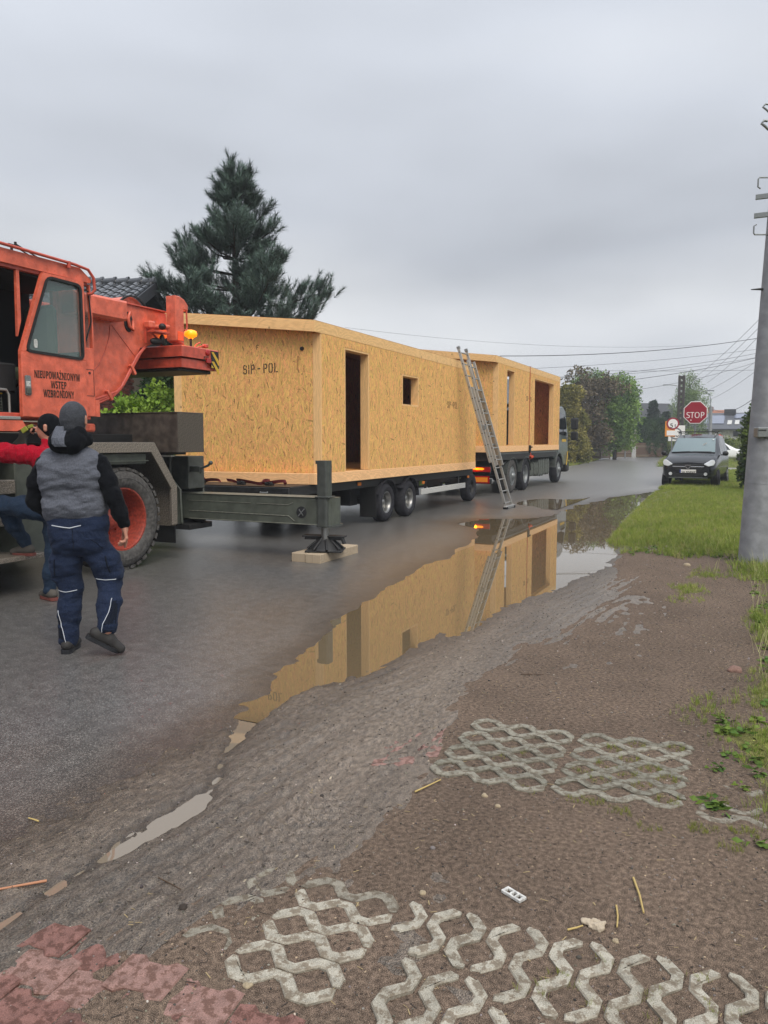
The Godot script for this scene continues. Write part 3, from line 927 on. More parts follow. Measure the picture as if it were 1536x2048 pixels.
func build_modules():
	rng.seed = 5
	var t := module("near wooden module with a door hole and a small window, on the trailer", -9.18, -6.2, -10.62, -18.6, 0.855, 3.43, 0.33,
		[[-11.62, -12.57, 1.035, 3.12], [-14.03, -14.88, 2.245, 2.865]], [-15.2, -17.7], [],
		[[Vector3(-7.70, 2.66, -10.82), Vector3(1, 0.02, 0), Vector3(0, 1, 0), 0.155, M.ink], [Vector3(-6.2, 2.30, -16.55), Vector3(0, 0, -1), Vector3.UP, 0.15, M.ink_faint]])
	# lifting eye, a pencilled letter and a scuff on the front wall
	var b := B.new()
	b.cyl(Vector3(-6.55, 3.03, -10.82), Vector3(-6.55, 3.03, -10.79), 0.035, 0.028, 12)
	obj("lifting_eye", b, M.black, t)
	b = B.new()
	for k in [[0, 0, 0.012, 0.075], [0, 0.063, 0.05, 0.075], [0, 0.03, 0.035, 0.042]]:
		b.prism(pv([k[0], k[1], k[2], k[1], k[2], k[3], k[0], k[3]]), Vector3(-7.43, 3.06, -10.82), Vector3.RIGHT, Vector3.UP, 0.001)
	obj("pencil_letter", b, M.ink_faint, t)
	b = B.new()
	b.prism(pv([0, 0, 0.03, 0, 0.05, 0.22, 0.02, 0.22]), Vector3(-6.66, 2.70, -10.82), Vector3.RIGHT, Vector3.UP, 0.001)
	obj("scuff", b, M.timber_dark, t)
	var t2 := module("far wooden module with a tall door and a wide opening, on the lorry", -9.18, -6.2, -20.28, -28.1, 1.24, 3.84, 0.36,
		[[-21.32, -22.15, 1.43, 3.58], [-24.46, -27.2, 1.43, 3.55]], [-23.3], [-8.75, -7.3],
		[[Vector3(-6.2, 2.78, -23.45), Vector3(0, 0, -1), Vector3.UP, 0.15, M.ink_faint]])
	b = B.new()
	b.box(Vector3(-7.1, 1.5, -20.47), Vector3(-7.02, 3.6, -20.455))
	obj("batten", b, M.timber, t2)
	# ratchet strap over the far module
	var s := thing("ratchet_strap", "orange ratchet strap tied down over the far wooden module", "strap", Vector3(-6.18, 1.2, -23.83))
	b = B.new()
	b.box(Vector3(-6.192, 1.36, -23.855), Vector3(-6.189, 3.852, -23.805))
	b.box(Vector3(-6.19, 3.853, -23.855), Vector3(-6.15, 3.856, -23.805))
	b.prism(pv([-9.18, 4.212, -6.19, 3.852, -6.19, 3.855, -9.18, 4.215]), Vector3(0, 0, -23.855), Vector3.RIGHT, Vector3.UP, 0.05)
	obj("webbing", b, M.strap_orange, s)
	b = B.new()
	b.box(Vector3(-6.19, 1.18, -23.88), Vector3(-6.13, 1.42, -23.78), 0.01)
	b.cyl(Vector3(-6.11, 1.36, -23.9), Vector3(-6.11, 1.36, -23.76), 0.02)
	obj("ratchet", b, M.black, s)
	b = B.new()
	for i in 5:
		b.ball(Vector3(-6.12 + 0.03 * sin(i * 2.1), 1.04 + 0.03 * cos(i * 1.7), -23.83 - 0.035 * i + 0.06), Vector3(0.05, 0.035, 0.06), 8, 5)
	b.tube([Vector3(-6.15, 1.2, -23.83), Vector3(-6.12, 1.12, -23.81), Vector3(-6.11, 1.05, -23.83)], 0.014)
	obj("loose_end", b, M.strap_orange, s)

# ---------- concrete grid pavers and red blocks ----------
func rib(parent, o: Vector3, ux: Vector3, uy: Vector3, half: int, up_first: bool, g: float, hgt: float, m: Material, per := 0.193, row := 0.097, trim0 := 0.011, trim1 := 0.011):
	# one wavy bar; o is its start on the centre line, half = number of half waves
	var hw := per * 0.5
	var c := row * 0.5
	var hh := row * 0.57
	var top := []
	var bot := []
	for k in half + 1:
		var up := (k % 2 == 0) == up_first
		var x := k * hw
		var ft := 0.033 if up else 0.012
		var fb := 0.012 if up else 0.033
		var yt := (c - g) if up else (row - hh - c)
		var yb := (hh - c) if up else (-c + g)
		for s in [-1, 1]:
			if k == 0 and s < 0 or k == half and s > 0: continue
			top.append(Vector2(x + s * ft, yt)); bot.append(Vector2(x + s * fb, yb))
		if k == 0:
			top.push_front(Vector2(trim0 + 0.006, yt - 0.002)); bot.push_front(Vector2(trim0, yb + 0.004))
		if k == half:
			top.append(Vector2(x - trim1 - 0.006, yt - 0.002)); bot.append(Vector2(x - trim1, yb + 0.004))
	var poly := PackedVector2Array()
	for p in bot: poly.append(p + Vector2(rng.randf_range(-1, 1), rng.randf_range(-1, 1)) * 0.0016)
	top.reverse()
	for p in top: poly.append(p + Vector2(rng.randf_range(-1, 1), rng.randf_range(-1, 1)) * 0.0016)
	if Geometry2D.triangulate_polygon(poly).is_empty(): return
	var b := B.new()
	b.prism(poly, o + Vector3(0, hgt - 0.05, 0), ux, uy, 0.05, 0.004)
	obj("grid_paver", b, m, parent)

func build_paving():
	rng.seed = 12
	var pm := [M.paver, mat("paver_pale", Color("b1aea4"), 0.8, 0.0, "stained", {tri = 2.2, world = true, bump = "fine", bs = 0.25}), mat("paver_dull", Color("8f8b81"), 0.85, 0.0, "stained", {tri = 2.2, world = true, bump = "fine", bs = 0.25})]
	var far_m := [mat("paver_grey", Color("86857b"), 0.8, 0.0, "stained", {tri = 2.2, world = true, bump = "fine", bs = 0.25}), mat("paver_grey_light", Color("949288"), 0.8, 0.0, "stained", {tri = 2.2, world = true, bump = "fine", bs = 0.25})]
	var p := Node3D.new()
	p.name = "pavement"
	add_child(p)
	tag(p, "patches of wavy concrete grid pavers and red blocks sunk in the dirt", "pavement", "", "structure")
	# bars that run away from the camera, right foreground
	for j in 16:
		var x := -0.925 + 0.0975 * j
		var sl := -0.062 * (x + 0.873)
		var z := -2.29 + sl + rng.randf_range(-0.004, 0.004)
		var m: Material = pm[rng.randi() % 2]
		var dir := Vector3(-0.02, 0, 1).normalized()
		var lat := Vector3(0, 1, 0).cross(dir).normalized() * -1.0
		lat = dir.cross(Vector3.UP) * -1.0
		# lat points to +x when bars run to +z
		var first := j % 2 == 1
		var cut := 3 if j < 4 else 4
		var hgt := 0.011 + rng.randf_range(-0.003, 0.003)
		if j == 0: rib(p, Vector3(x, 0, z), dir, lat, 2, first, 0.0075, hgt - 0.004, m)
		else:
			rib(p, Vector3(x, 0, z), dir, lat, cut, first, 0.0075, hgt, m)
			rib(p, Vector3(x - 0.004, 0, z + 0.0965 * cut), dir, lat, 8 - cut, first == (cut % 2 == 0), 0.0075, hgt + rng.randf_range(-0.003, 0.002), pm[rng.randi() % 2])
	# block beside it, bars run across
	for r in 6:
		var z := -2.232 + r * 0.0972
		var first := r % 2 == 0
		# far edge rows sit in mud
		rib(p, Vector3(-1.361 + (0.0 if r % 2 == 0 else 0.0), 0, z), Vector3.RIGHT, Vector3(0, 0, -1), 4, not first if false else r % 2 == 1, 0.004, 0.010 - 0.0015 * (5 - r), pm[1] if r > 0 else pm[2])
		if r < 5: rib(p, Vector3(-1.56, 0, z + 0.004), Vector3.RIGHT, Vector3(0, 0, -1), 2, r % 2 == 1, 0.004, 0.004 - 0.002 * (4 - r), pm[2])
	# two blocks farther up the drive
	for r in 8:
		rib(p, Vector3(-1.318, 0, -3.97 + r * 0.0995), Vector3.RIGHT, Vector3(0, 0, -1), 6, r % 2 == 0 if false else r % 2 == 1, 0.004, 0.012, far_m[rng.randi() % 2], 0.191, 0.0995)
	var ux := Vector3(cos(0.15), 0, -sin(0.15))
	var uy := Vector3(-sin(0.15), 0, -cos(0.15))
	for r in 8:
		rib(p, Vector3(-0.746, 0, -3.995 + r * 0.0995) + ux * 0.0, ux, uy, 6, r % 2 == 1, 0.004, 0.011, far_m[rng.randi() % 2], 0.193, 0.0995)
	for r in 4:
		rib(p, Vector3(-0.145, 0, -3.62 + r * 0.1), ux, uy, 3, r % 2 == 1, 0.004, 0.007 if r > 1 else 0.003, pm[2])
	# red bone-shaped blocks
	var bone := pv([-0.10, -0.07, -0.055, -0.08, -0.03, -0.058, 0.03, -0.058, 0.055, -0.08, 0.10, -0.07, 0.10, 0.07, 0.055, 0.08, 0.03, 0.058, -0.03, 0.058, -0.055, 0.08, -0.10, 0.07])
	var reds := [M.red_paver, mat("red_paver_dark", Color("70504b"), 0.8, 0.0, "stained", {tri = 2.2, world = true, bump = "fine", bs = 0.3}), mat("red_paver_pale", Color("987872"), 0.8, 0.0, "stained", {tri = 2.2, world = true, bump = "fine", bs = 0.3})]
	for row in 5:
		for k in 6:
			var q := Vector2(-1.93 + k * 0.207 + (0.10 if row % 2 else 0.0), -1.37 - row * 0.128 + k * 0.012)
			if q.x > -1.50 and q.y < -1.60: continue
			if q.x > -0.98 or q.y < -1.74: continue
			var a := 0.10 + rng.randf_range(-0.03, 0.03)
			var b := B.new()
			b.prism(bone, Vector3(q.x, -0.0615 + rng.randf_range(0.0, 0.008) + (0.008 if q.x > -1.55 else -0.001), q.y), Vector3(cos(a), 0, -sin(a)), Vector3(-sin(a), 0, -cos(a)), 0.056, 0.004)
			obj("paving_block", b, reds[rng.randi() % 3] if q.x < -1.4 else reds[2 if k % 2 else 0], p)
	for q in [[-1.50, -3.30], [-1.43, -3.48], [-1.52, -3.47], [-1.45, -3.63], [-1.39, -3.76]]:
		var b := B.new()
		b.prism(bone, Vector3(q[0], -0.0605, q[1]), Vector3(0.98, 0, -0.2), Vector3(-0.2, 0, -0.98), 0.058, 0.004)
		obj("paving_block", b, reds[2], p)

# ---------- plants ----------
func rnd_dir() -> Vector3:
	var z := rng.randf_range(-1, 1)
	var t := rng.randf() * TAU
	var r := sqrt(1 - z * z)
	return Vector3(r * cos(t), z, r * sin(t))

func leaf_clump(n: int, leaf: float, spread: float, droop := 0.0) -> ArrayMesh:
	var b := B.new()
	b.use_col = true
	for i in n:
		var p := rnd_dir() * spread * pow(rng.randf(), 0.5)
		var d := (p.normalized() + rnd_dir() * 0.8 + Vector3(0, -droop, 0)).normalized()
		var s := d.cross(rnd_dir()).normalized()
		var l := leaf * rng.randf_range(0.7, 1.3)
		var w := l * rng.randf_range(0.28, 0.42)
		var up := s.cross(d)
		var t := rng.randf_range(0.75, 1.2)
		b.col = Color(t, t, t * rng.randf_range(0.8, 1.1))
		b.tri(p, p + d * l * 0.55 + s * w, p + d * l * 0.5 + up * l * 0.1 - s * w, up)
		b.tri(p + d * l * 0.55 + s * w, p + d * l + up * -l * 0.08, p + d * l * 0.5 + up * l * 0.1 - s * w, up)
	return b.mesh()

func multi(called: String, mesh: Mesh, places: Array, cols: PackedColorArray, m: Material, parent: Node = self) -> MultiMeshInstance3D:
	var mm := MultiMesh.new()
	mm.transform_format = MultiMesh.TRANSFORM_3D
	mm.use_colors = true
	mm.mesh = mesh
	mm.instance_count = places.size()
	for i in places.size():
		mm.set_instance_transform(i, places[i])
		mm.set_instance_color(i, cols[i])
	var o := MultiMeshInstance3D.new()
	o.name = numbered(called, parent)
	o.multimesh = mm
	o.material_override = m
	parent.add_child(o, true)
	if parent != self: o.transform = xf(parent).affine_inverse()
	o.set_meta("kind", "stuff")
	return o

# blobs: [centre, radii, count]; colours mixed between two linear tones
func crown(parent, blobs: Array, clump: Mesh, size: float, ca: Color, cb: Color, shell := 0.45, called := "crown"):
	var pl := []
	var cs := PackedColorArray()
	var nz := noise(0.55, 2, rng.randi() % 1000)
	for q in blobs:
		for i in q[2]:
			var d := rnd_dir()
			var lump := 1.0 + nz.get_noise_3dv(d * 2.2 + q[0]) * 0.38
			var p: Vector3 = q[0] + d * q[1] * lump * pow(rng.randf(), shell * 0.6)
			if p.y < 0.05: continue
			var bs := Basis(rnd_dir(), rng.randf() * TAU).scaled(Vector3.ONE * size * rng.randf_range(0.7, 1.25))
			pl.append(Transform3D(bs, p))
			var t := clampf(0.5 + nz.get_noise_3dv(p * 1.3) * 1.1 + rng.randf_range(-0.2, 0.2), 0, 1)
			cs.append(ca.lerp(cb, t))
	return multi(called, clump, pl, cs, M.leaf, parent)

func tree_stem(parent, base: Vector3, h: float, r: float, limbs: int, reach: float):
	var b := B.new()
	var top := base + Vector3(rng.randf_range(-0.2, 0.2), h, rng.randf_range(-0.2, 0.2))
	b.tube([base + Vector3(0, -0.2, 0), base.lerp(top, 0.3) + Vector3(0.05, 0, 0), base.lerp(top, 0.65), top], r, 9, r * 0.3)
	obj("trunk", b, M.bark, parent)
	for i in limbs:
		b = B.new()
		var t := rng.randf_range(0.3, 0.9)
		var s := base.lerp(top, t)
		var d := Vector3(cos(i * 2.4), 0, sin(i * 2.4))
		b.tube([s, s + d * reach * 0.5 + Vector3(0, reach * 0.3, 0), s + d * reach + Vector3(0, reach * 0.75, 0)], r * 0.38, 6, r * 0.1)
		obj("limb", b, M.bark, parent)

func build_pine():
	rng.seed = 31
	var at := Vector3(-11.62, 0, -16.1)
	var t := thing("pine_tree", "tall dark green pine tree rising behind the near wooden module", "pine tree", at)
	var b := B.new()
	b.tube([at + Vector3(0, -0.2, 0), at + Vector3(0.04, 3.0, 0), at + Vector3(-0.03, 6.0, 0), at + Vector3(-0.07, 8.2, 0)], 0.17, 10, 0.025)
	obj("trunk", b, M.bark, t)
	# a shoot: needles standing out from a short axis
	var nb2 := B.new()
	nb2.use_col = true
	for i in 64:
		var f := rng.randf()
		var a := rng.randf() * TAU
		var p := Vector3(0, f * 0.26, 0)
		var d := Vector3(cos(a), rng.randf_range(0.5, 1.3), sin(a)).normalized()
		var l := rng.randf_range(0.10, 0.17)
		var s := d.cross(Vector3.UP).normalized() * 0.0052
		var c := rng.randf_range(0.65, 1.25)
		nb2.col = Color(c, c, c)
		nb2.tri(p + s, p - s, p + d * l, d.cross(s).normalized() + Vector3(0, 0.3, 0))
	var shoot := nb2.mesh()
	var pl := []
	var cs := PackedColorArray()
	var wood := B.new()
	var h := 2.4
	var k := 0
	var right := Vector3(cos(YAW), 0, -sin(YAW))
	while h < 7.95:
		var n := 6
		var phase := rng.randf() * TAU
		for i in n:
			var a := phase + TAU * i / n + rng.randf_range(-0.3, 0.3)
			var d := Vector3(cos(a), 0, sin(a))
			var side := d.dot(right)
			var reach := along([8.3, 0.06, 7.8, 0.22, 7.2, 0.45, 6.2, 0.92, 5.4, 1.5, 4.7, 2.0, 3.0, 2.3], h) * rng.randf_range(0.72, 1.12)
			if side > 0.4 and h > 5.1 and h < 6.3: reach *= 0.75
			if side < -0.3 and h > 5.3 and h < 6.2: reach *= 1.12
			var lift := reach * rng.randf_range(0.12, 0.58)
			var s := at + Vector3(0, h, 0)
			var e := s + d * reach + Vector3(0, lift, 0)
			var mid := s + d * reach * 0.55 + Vector3(0, lift * 0.22, 0)
			wood.tube([s, mid, e], 0.032, 5, 0.010)
			var steps_n := int(reach / 0.115) + 3
			for q in steps_n:
				var f := lerpf(0.28, 1.0, float(q) / maxi(1, steps_n - 1))
				var p := s.lerp(mid, f).lerp(mid.lerp(e, f), f)
				var tw := 3 if f > 0.40 else 1
				for w in tw:
					var sd := d.cross(Vector3.UP) * rng.randf_range(-1, 1) + Vector3(0, rng.randf_range(0.2, 0.9), 0) + d * rng.randf_range(0.1, 0.8)
					var ln := rng.randf_range(0.04, 0.30) * clampf(reach, 0.6, 1.6) * (1.15 - f * 0.5)
					var pp := p + sd.normalized() * ln
					var yv := (sd.normalized() + Vector3(0, 0.5, 0)).normalized()
					var xv := yv.cross(rnd_dir()).normalized()
					pl.append(Transform3D(Basis(xv, yv, xv.cross(yv)).scaled(Vector3.ONE * rng.randf_range(0.9, 1.45)), pp))
					var tone := rng.randf_range(0.6, 1.35)
					cs.append(Color(0.075 * tone, 0.118 * tone, 0.095 * tone))
		h += rng.randf_range(0.30, 0.46) * (0.8 if h > 7.0 else 1.0)
		k += 1
	for i in 26:
		pl.append(Transform3D(Basis(rnd_dir(), rng.randf_range(-0.5, 0.5)), at + Vector3(-0.07 + rng.randf_range(-0.05, 0.05), rng.randf_range(7.6, 8.36), rng.randf_range(-0.1, 0.1))))
		cs.append(Color(0.07, 0.11, 0.085))
	var wo := obj("branches", wood, M.bark, t)
	wo.set_meta("kind", "stuff")
	multi("needles", shoot, pl, cs, M.needle, t)

func grass_tuft(n: int, hgt: float, spread: float, width: float) -> ArrayMesh:
	var b := B.new()
	b.use_col = true
	for i in n:
		var a := rng.randf() * TAU
		var p := Vector3(cos(a), 0, sin(a)) * spread * sqrt(rng.randf())
		var lean := Vector3(cos(a + rng.randf_range(-1, 1)), 0, sin(a + rng.randf_range(-1, 1))) * rng.randf_range(0.1, 0.9)
		var h := hgt * rng.randf_range(0.5, 1.2)
		var s := Vector3(-sin(a), 0, cos(a)) * width
		var m := p + lean * h * 0.3 + Vector3(0, h * 0.6, 0)
		var e := p + lean * h * 0.8 + Vector3(0, h * 0.95, 0)
		var t := rng.randf_range(0.7, 1.25)
		b.col = Color(t, t, t)
		b.tri(p - s, p + s, m + s * 0.7, lean)
		b.tri(p - s, m + s * 0.7, m - s * 0.7, lean)
		b.tri(m - s * 0.7, m + s * 0.7, e, lean)
	return b.mesh()

func build_grass():
	rng.seed = 41
	var tuft := grass_tuft(11, 0.082, 0.055, 0.0023)
	var pl := []
	var cs := PackedColorArray()
	var put := func(x: float, z: float, s: float, y: float):
		var t := rng.randf()
		var patch := nb.get_noise_2d(x * 1.1 + 40, z * 1.1) * 0.5 + 0.5
		var c := Color(0.12, 0.19, 0.032).lerp(Color(0.40, 0.44, 0.10), clampf(t * 0.6 + patch * 0.5 - 0.1, 0, 1))
		if rng.randf() < 0.09: c = Color(0.38, 0.33, 0.16)
		pl.append(Transform3D(Basis(Vector3.UP, rng.randf() * TAU).scaled(Vector3(s, s * rng.randf_range(0.7, 1.3), s)), Vector3(x, y, z)))
		cs.append(c)
	# near fringe and the verge up to the car
	for i in 76000:
		var z := -2.9 - 24.0 * pow(rng.randf(), 1.5)
		var x := rng.randf_range(-2.6, 2.2)
		var g := grass_at(x, z)
		if g < 0.14 or rng.randf() > (g * 1.2 if z < -10.5 else g * 0.75): continue
		if Vector2(x - 0.28, z + 10.9).length() < 0.24: continue
		var s := rng.randf_range(0.7, 1.2) * (1.0 if z < -10.0 else 0.55)
		if absf(z + 11.2) < 0.9: s *= rng.randf_range(0.5, 1.2)
		if x > -0.1 and z < -6.0 and z > -11.5: s *= 1.5
		put.call(x, z, s, maxf(h_turf(x, z), h_soil(x, z)) - 0.004)
	for i in 26000:
		var z := rng.randf_range(-45.0, -26.0)
		var x := rng.randf_range(-4.0, 6.0)
		if grass_at(x, z) < 0.5: continue
		put.call(x, z, rng.randf_range(0.8, 1.4), 0.0)
	for i in 9000:
		var z := rng.randf_range(-85.0, -49.5)
		var x := rng.randf_range(-16.0, 8.0)
		if in_road(x, z): continue
		put.call(x, z, rng.randf_range(1.0, 2.6), 0.0)
	for i in 5000:
		var z := rng.randf_range(-30.0, -8.0)
		put.call(rng.randf_range(-12.5, -9.95), z, rng.randf_range(0.9, 2.2), 0.0)
	var g := multi("grass", tuft, pl, cs, M.leaf)
	tag(g, "fresh green grass blades of the verge and the fringe by the post", "grass")
	# taller stalks and bent seed heads
	var stalk := grass_tuft(4, 0.24, 0.05, 0.0020)
	pl = []; cs = PackedColorArray()
	for i in 1900:
		var z := rng.randf_range(-21.0, -9.4)
		var x := rng.randf_range(-2.3, 1.6)
		var dn := grass_at(x, z)
		if dn < 0.35 or rng.randf() > 0.30 + (0.55 if x > 0.0 or absf(z + 11.6) < 0.7 else 0.0): continue
		if Vector2(x - 0.2, z + 10.8).length() < 0.26: continue
		var s := rng.randf_range(0.5, 1.15)
		pl.append(Transform3D(Basis(Vector3.UP, rng.randf() * TAU).scaled(Vector3(s, s, s)), Vector3(x, h_turf(x, z), z)))
		cs.append(Color(0.20, 0.27, 0.07).lerp(Color(0.42, 0.40, 0.20), rng.randf()))
	for i in 260:
		var z := rng.randf_range(-10.4, -5.2)
		var x := rng.randf_range(0.12, 0.9)
		var s := rng.randf_range(0.5, 1.2)
		pl.append(Transform3D(Basis(Vector3.UP, rng.randf() * TAU).scaled(Vector3(s, s, s)), Vector3(x, h_soil(x, z), z)))
		cs.append(Color(0.22, 0.27, 0.07).lerp(Color(0.50, 0.46, 0.26), rng.randf()))
	tag(multi("grass_stalks", stalk, pl, cs, M.leaf), "tall pale grass stalks standing out of the verge and round the post", "grass")
	# tufts in the paver holes
	pl = []; cs = PackedColorArray()
	for q in [[-0.454, -3.99, 14], [-0.268, -4.03, 16], [-0.553, -3.878, 16], [-0.458, -3.783, 12], [-0.352, -3.721, 16], [-0.546, -3.675, 10], [-0.446, -3.595, 10], [-0.264, -3.629, 18], [-0.543, -3.472, 8], [-0.356, -3.494, 8], [-0.25, -3.395, 16], [-0.643, -3.556, 8], [-0.55, -3.25, 14], [-0.42, -3.22, 16], [-0.3, -3.12, 14], [-0.62, -3.24, 8], [-0.84, -3.25, 5], [-0.939, -3.644, 4], [-1.027, -3.536, 3], [-0.295, -2.24, 5], [-0.49, -2.03, 4], [-0.197, -2.15, 5], [-0.092, -2.26, 5], [0.0, -2.17, 6], [-0.42, -2.11, 8], [-0.2, -2.03, 4], [-0.3, -2.05, 4], [-0.06, -3.5, 14], [-0.1, -3.2, 24], [0.05, -3.25, 26], [0.0, -3.1, 20]]:
		for k in q[2]:
			var x: float = q[0] + rng.randf_range(-0.05, 0.05)
			var z: float = q[1] + rng.randf_range(-0.035, 0.035)
			var s := rng.randf_range(0.14, 0.30)
			var c := Color(0.16, 0.20, 0.03).lerp(Color(0.27, 0.29, 0.06), rng.randf())
			pl.append(Transform3D(Basis(Vector3.UP, rng.randf() * TAU).scaled(Vector3(s, s, s)), Vector3(x, h_soil(x, z), z)))
			cs.append(c)
	var g2 := multi("grass", tuft, pl, cs, M.leaf)
	tag(g2, "little grass tufts sprouting in the holes of the grid pavers", "grass")
	# broad-leaved weeds
	var weed := leaf_clump(14, 0.06, 0.05, 0.3)
	pl = []; cs = PackedColorArray()
	for i in 900:
		var z := rng.randf_range(-11.8, -2.9)
		var x := rng.randf_range(-1.4, 1.4)
		var lim := 0.12 if z > -10.9 else -1.5
		if z > -4.9 and z < -3.0: lim = -0.13
		if x < lim: continue
		pl.append(Transform3D(Basis(Vector3.UP, rng.randf() * TAU).scaled(Vector3(1, 0.5, 1) * rng.randf_range(0.35, 0.9)), Vector3(x, maxf(h_turf(x, z), h_soil(x, z)) + 0.012, z)))
		cs.append(Color(0.06, 0.12, 0.03).lerp(Color(0.14, 0.20, 0.04), rng.randf()))
	var g3 := multi("weeds", weed, pl, cs, M.leaf)
	tag(g3, "broad-leaved weeds in the dirt along the right-hand fringe", "weeds")

func build_greenery():
	build_pine()
	build_grass()
	rng.seed = 51
	var fine := leaf_clump(26, 0.11, 0.22)
	var mid := leaf_clump(22, 0.17, 0.34)
	var scale_leaf := leaf_clump(34, 0.10, 0.16)
	var t := thing("shrub", "bright green shrub by the brick wall behind the crane's tray", "shrub", Vector3(-10.15, 0, -10.9))
	tree_stem(t, Vector3(-10.15, 0, -10.9), 2.0, 0.03, 4, 0.5)
	crown(t, [[Vector3(-10.2, 1.65, -11.0), Vector3(0.52, 0.6, 0.45), 300], [Vector3(-9.85, 1.9, -11.4), Vector3(0.42, 0.6, 0.4), 220], [Vector3(-10.1, 0.8, -11.1), Vector3(0.55, 0.8, 0.5), 200]], fine, 0.8, Color(0.10, 0.20, 0.025), Color(0.24, 0.36, 0.06), 0.5, "foliage")
	t = thing("conifer_shrub", "dark conifer shrub behind the bright shrub beside the brick wall", "shrub", Vector3(-10.5, 0, -12.2))
	tree_stem(t, Vector3(-10.5, 0, -12.2), 2.6, 0.04, 0, 0.4)
	crown(t, [[Vector3(-10.3, 2.1, -12.1), Vector3(0.7, 1.05, 0.6), 420]], fine, 0.7, Color(0.015, 0.035, 0.015), Color(0.05, 0.09, 0.03), 0.5, "foliage")
	# trees at the far end of the street
	for q in [[Vector3(-11.3, 0, -54.2), 5.2, 1.35, "tall yellowish conifer beside the lorry cab, the nearer one"], [Vector3(-12.9, 0, -56.3), 5.0, 1.5, "yellowish conifer half hidden behind the far wooden module"]]:
		t = thing("conifer_tree", q[3], "conifer", q[0])
		tree_stem(t, q[0], q[1] * 0.9, 0.1, 0, 0.5)
		var bl := []
		for k in 7:
			var f := k / 6.0
			bl.append([q[0] + Vector3(rng.randf_range(-0.35, 0.35), 0.6 + f * (q[1] - 1.0), rng.randf_range(-0.3, 0.3)), Vector3(1, 0.75, 1) * q[2] * (1.0 - 0.5 * f), 230])
		crown(t, bl, fine, 1.25, Color(0.12, 0.125, 0.035), Color(0.31, 0.27, 0.085), 0.5)
	t = thing("plum_tree", "dark purple-leaved plum tree left of the green tree", "tree", Vector3(-11.7, 0, -63.4))
	tree_stem(t, Vector3(-11.7, 0, -63.4), 5.5, 0.16, 6, 2.0)
	crown(t, [[Vector3(-12.1, 4.6, -63.2), Vector3(1.9, 1.9, 1.7), 360], [Vector3(-11.5, 2.6, -63.4), Vector3(1.5, 1.5, 1.5), 130], [Vector3(-10.6, 5.9, -63.7), Vector3(1.9, 0.8, 1.4), 150], [Vector3(-12.4, 6.6, -63.4), Vector3(1.2, 0.9, 0.9), 50], [Vector3(-10.7, 1.9, -63.2), Vector3(1.0, 0.9, 0.9), 130]], mid, 0.85, Color(0.07, 0.058, 0.042), Color(0.20, 0.16, 0.105), 0.6)
	t = thing("broadleaf_tree", "leafy green broadleaf tree behind the fence right of the plum tree", "tree", Vector3(-10.0, 0, -66.4))
	tree_stem(t, Vector3(-10.0, 0, -66.4), 5.8, 0.18, 7, 2.2)
	crown(t, [[Vector3(-9.9, 3.6, -66.2), Vector3(1.9, 1.7, 1.8), 520], [Vector3(-10.6, 2.2, -66.0), Vector3(1.8, 1.5, 1.6), 360], [Vector3(-9.7, 5.5, -66.6), Vector3(1.7, 1.5, 1.5), 330], [Vector3(-12.2, 6.2, -66.9), Vector3(1.9, 1.2, 1.5), 260], [Vector3(-9.4, 2.0, -66.2), Vector3(1.3, 1.2, 1.2), 220], [Vector3(-10.9, 3.6, -64.6), Vector3(1.3, 1.1, 1.0), 200]], mid, 0.85, Color(0.07, 0.14, 0.035), Color(0.24, 0.37, 0.09), 0.55)
	var cy := ["leftmost of three clipped dark columnar thujas at the far fence", "middle clipped dark columnar thuja at the far fence", "rightmost of three clipped dark columnar thujas at the far fence"]
	for k in 3:
		var p := Vector3(-8.98 + k * 0.62, 0, -77.5 - k * 0.9)
		t = thing("columnar_thuja", cy[k], "thuja", p, 0.0, "clipped thujas at the far fence")
		crown(t, [[p + Vector3(0, 1.4, 0), Vector3(0.62, 1.5, 0.62), 300], [p + Vector3(0, 2.6, 0), Vector3(0.6, 1.1, 0.6), 260]], scale_leaf, 1.1, Color(0.02, 0.05, 0.02), Color(0.06, 0.11, 0.035), 0.3)
		tree_stem(t, p, 2.5, 0.06, 0, 0.3)
	for q in [[Vector3(-8.9, 0, -84.2), 5.7, 1.35, "dark pointed spruce behind the clipped thujas"], [Vector3(-7.95, 0, -87.5), 4.7, 1.2, "second dark spruce, lower, left of the weight-limit sign"]]:
		t = thing("spruce_tree", q[3], "spruce", q[0])
		tree_stem(t, q[0], q[1] * 0.95, 0.12, 0, 0.5)
		var bl := []
		for k in 8:
			var f := k / 7.0
			bl.append([q[0] + Vector3(0, 0.7 + f * (q[1] - 1.1), 0), Vector3(1, 0.5, 1) * q[2] * (1.0 - 0.85 * f), 90])
		crown(t, bl, mid, 0.8, Color(0.015, 0.03, 0.02), Color(0.04, 0.07, 0.04), 0.5)
	t = thing("birch_tree", "airy pale birch behind the dark utility post and the stop sign", "birch tree", Vector3(-5.6, 0, -86.0))
	tree_stem(t, Vector3(-5.6, 0, -86.0), 8.0, 0.12, 9, 1.1)
	crown(t, [[Vector3(-5.6, 6.6, -86), Vector3(1.1, 2.2, 1.1), 260], [Vector3(-6.2, 4.8, -86), Vector3(1.3, 1.8, 1.2), 210], [Vector3(-4.8, 5.2, -86), Vector3(1.2, 2.0, 1.2), 220], [Vector3(-5.4, 2.8, -86), Vector3(1.6, 1.3, 1.4), 160]], leaf_clump(16, 0.13, 0.42, 1.0), 0.95, Color(0.09, 0.15, 0.05), Color(0.22, 0.30, 0.12), 0.6)
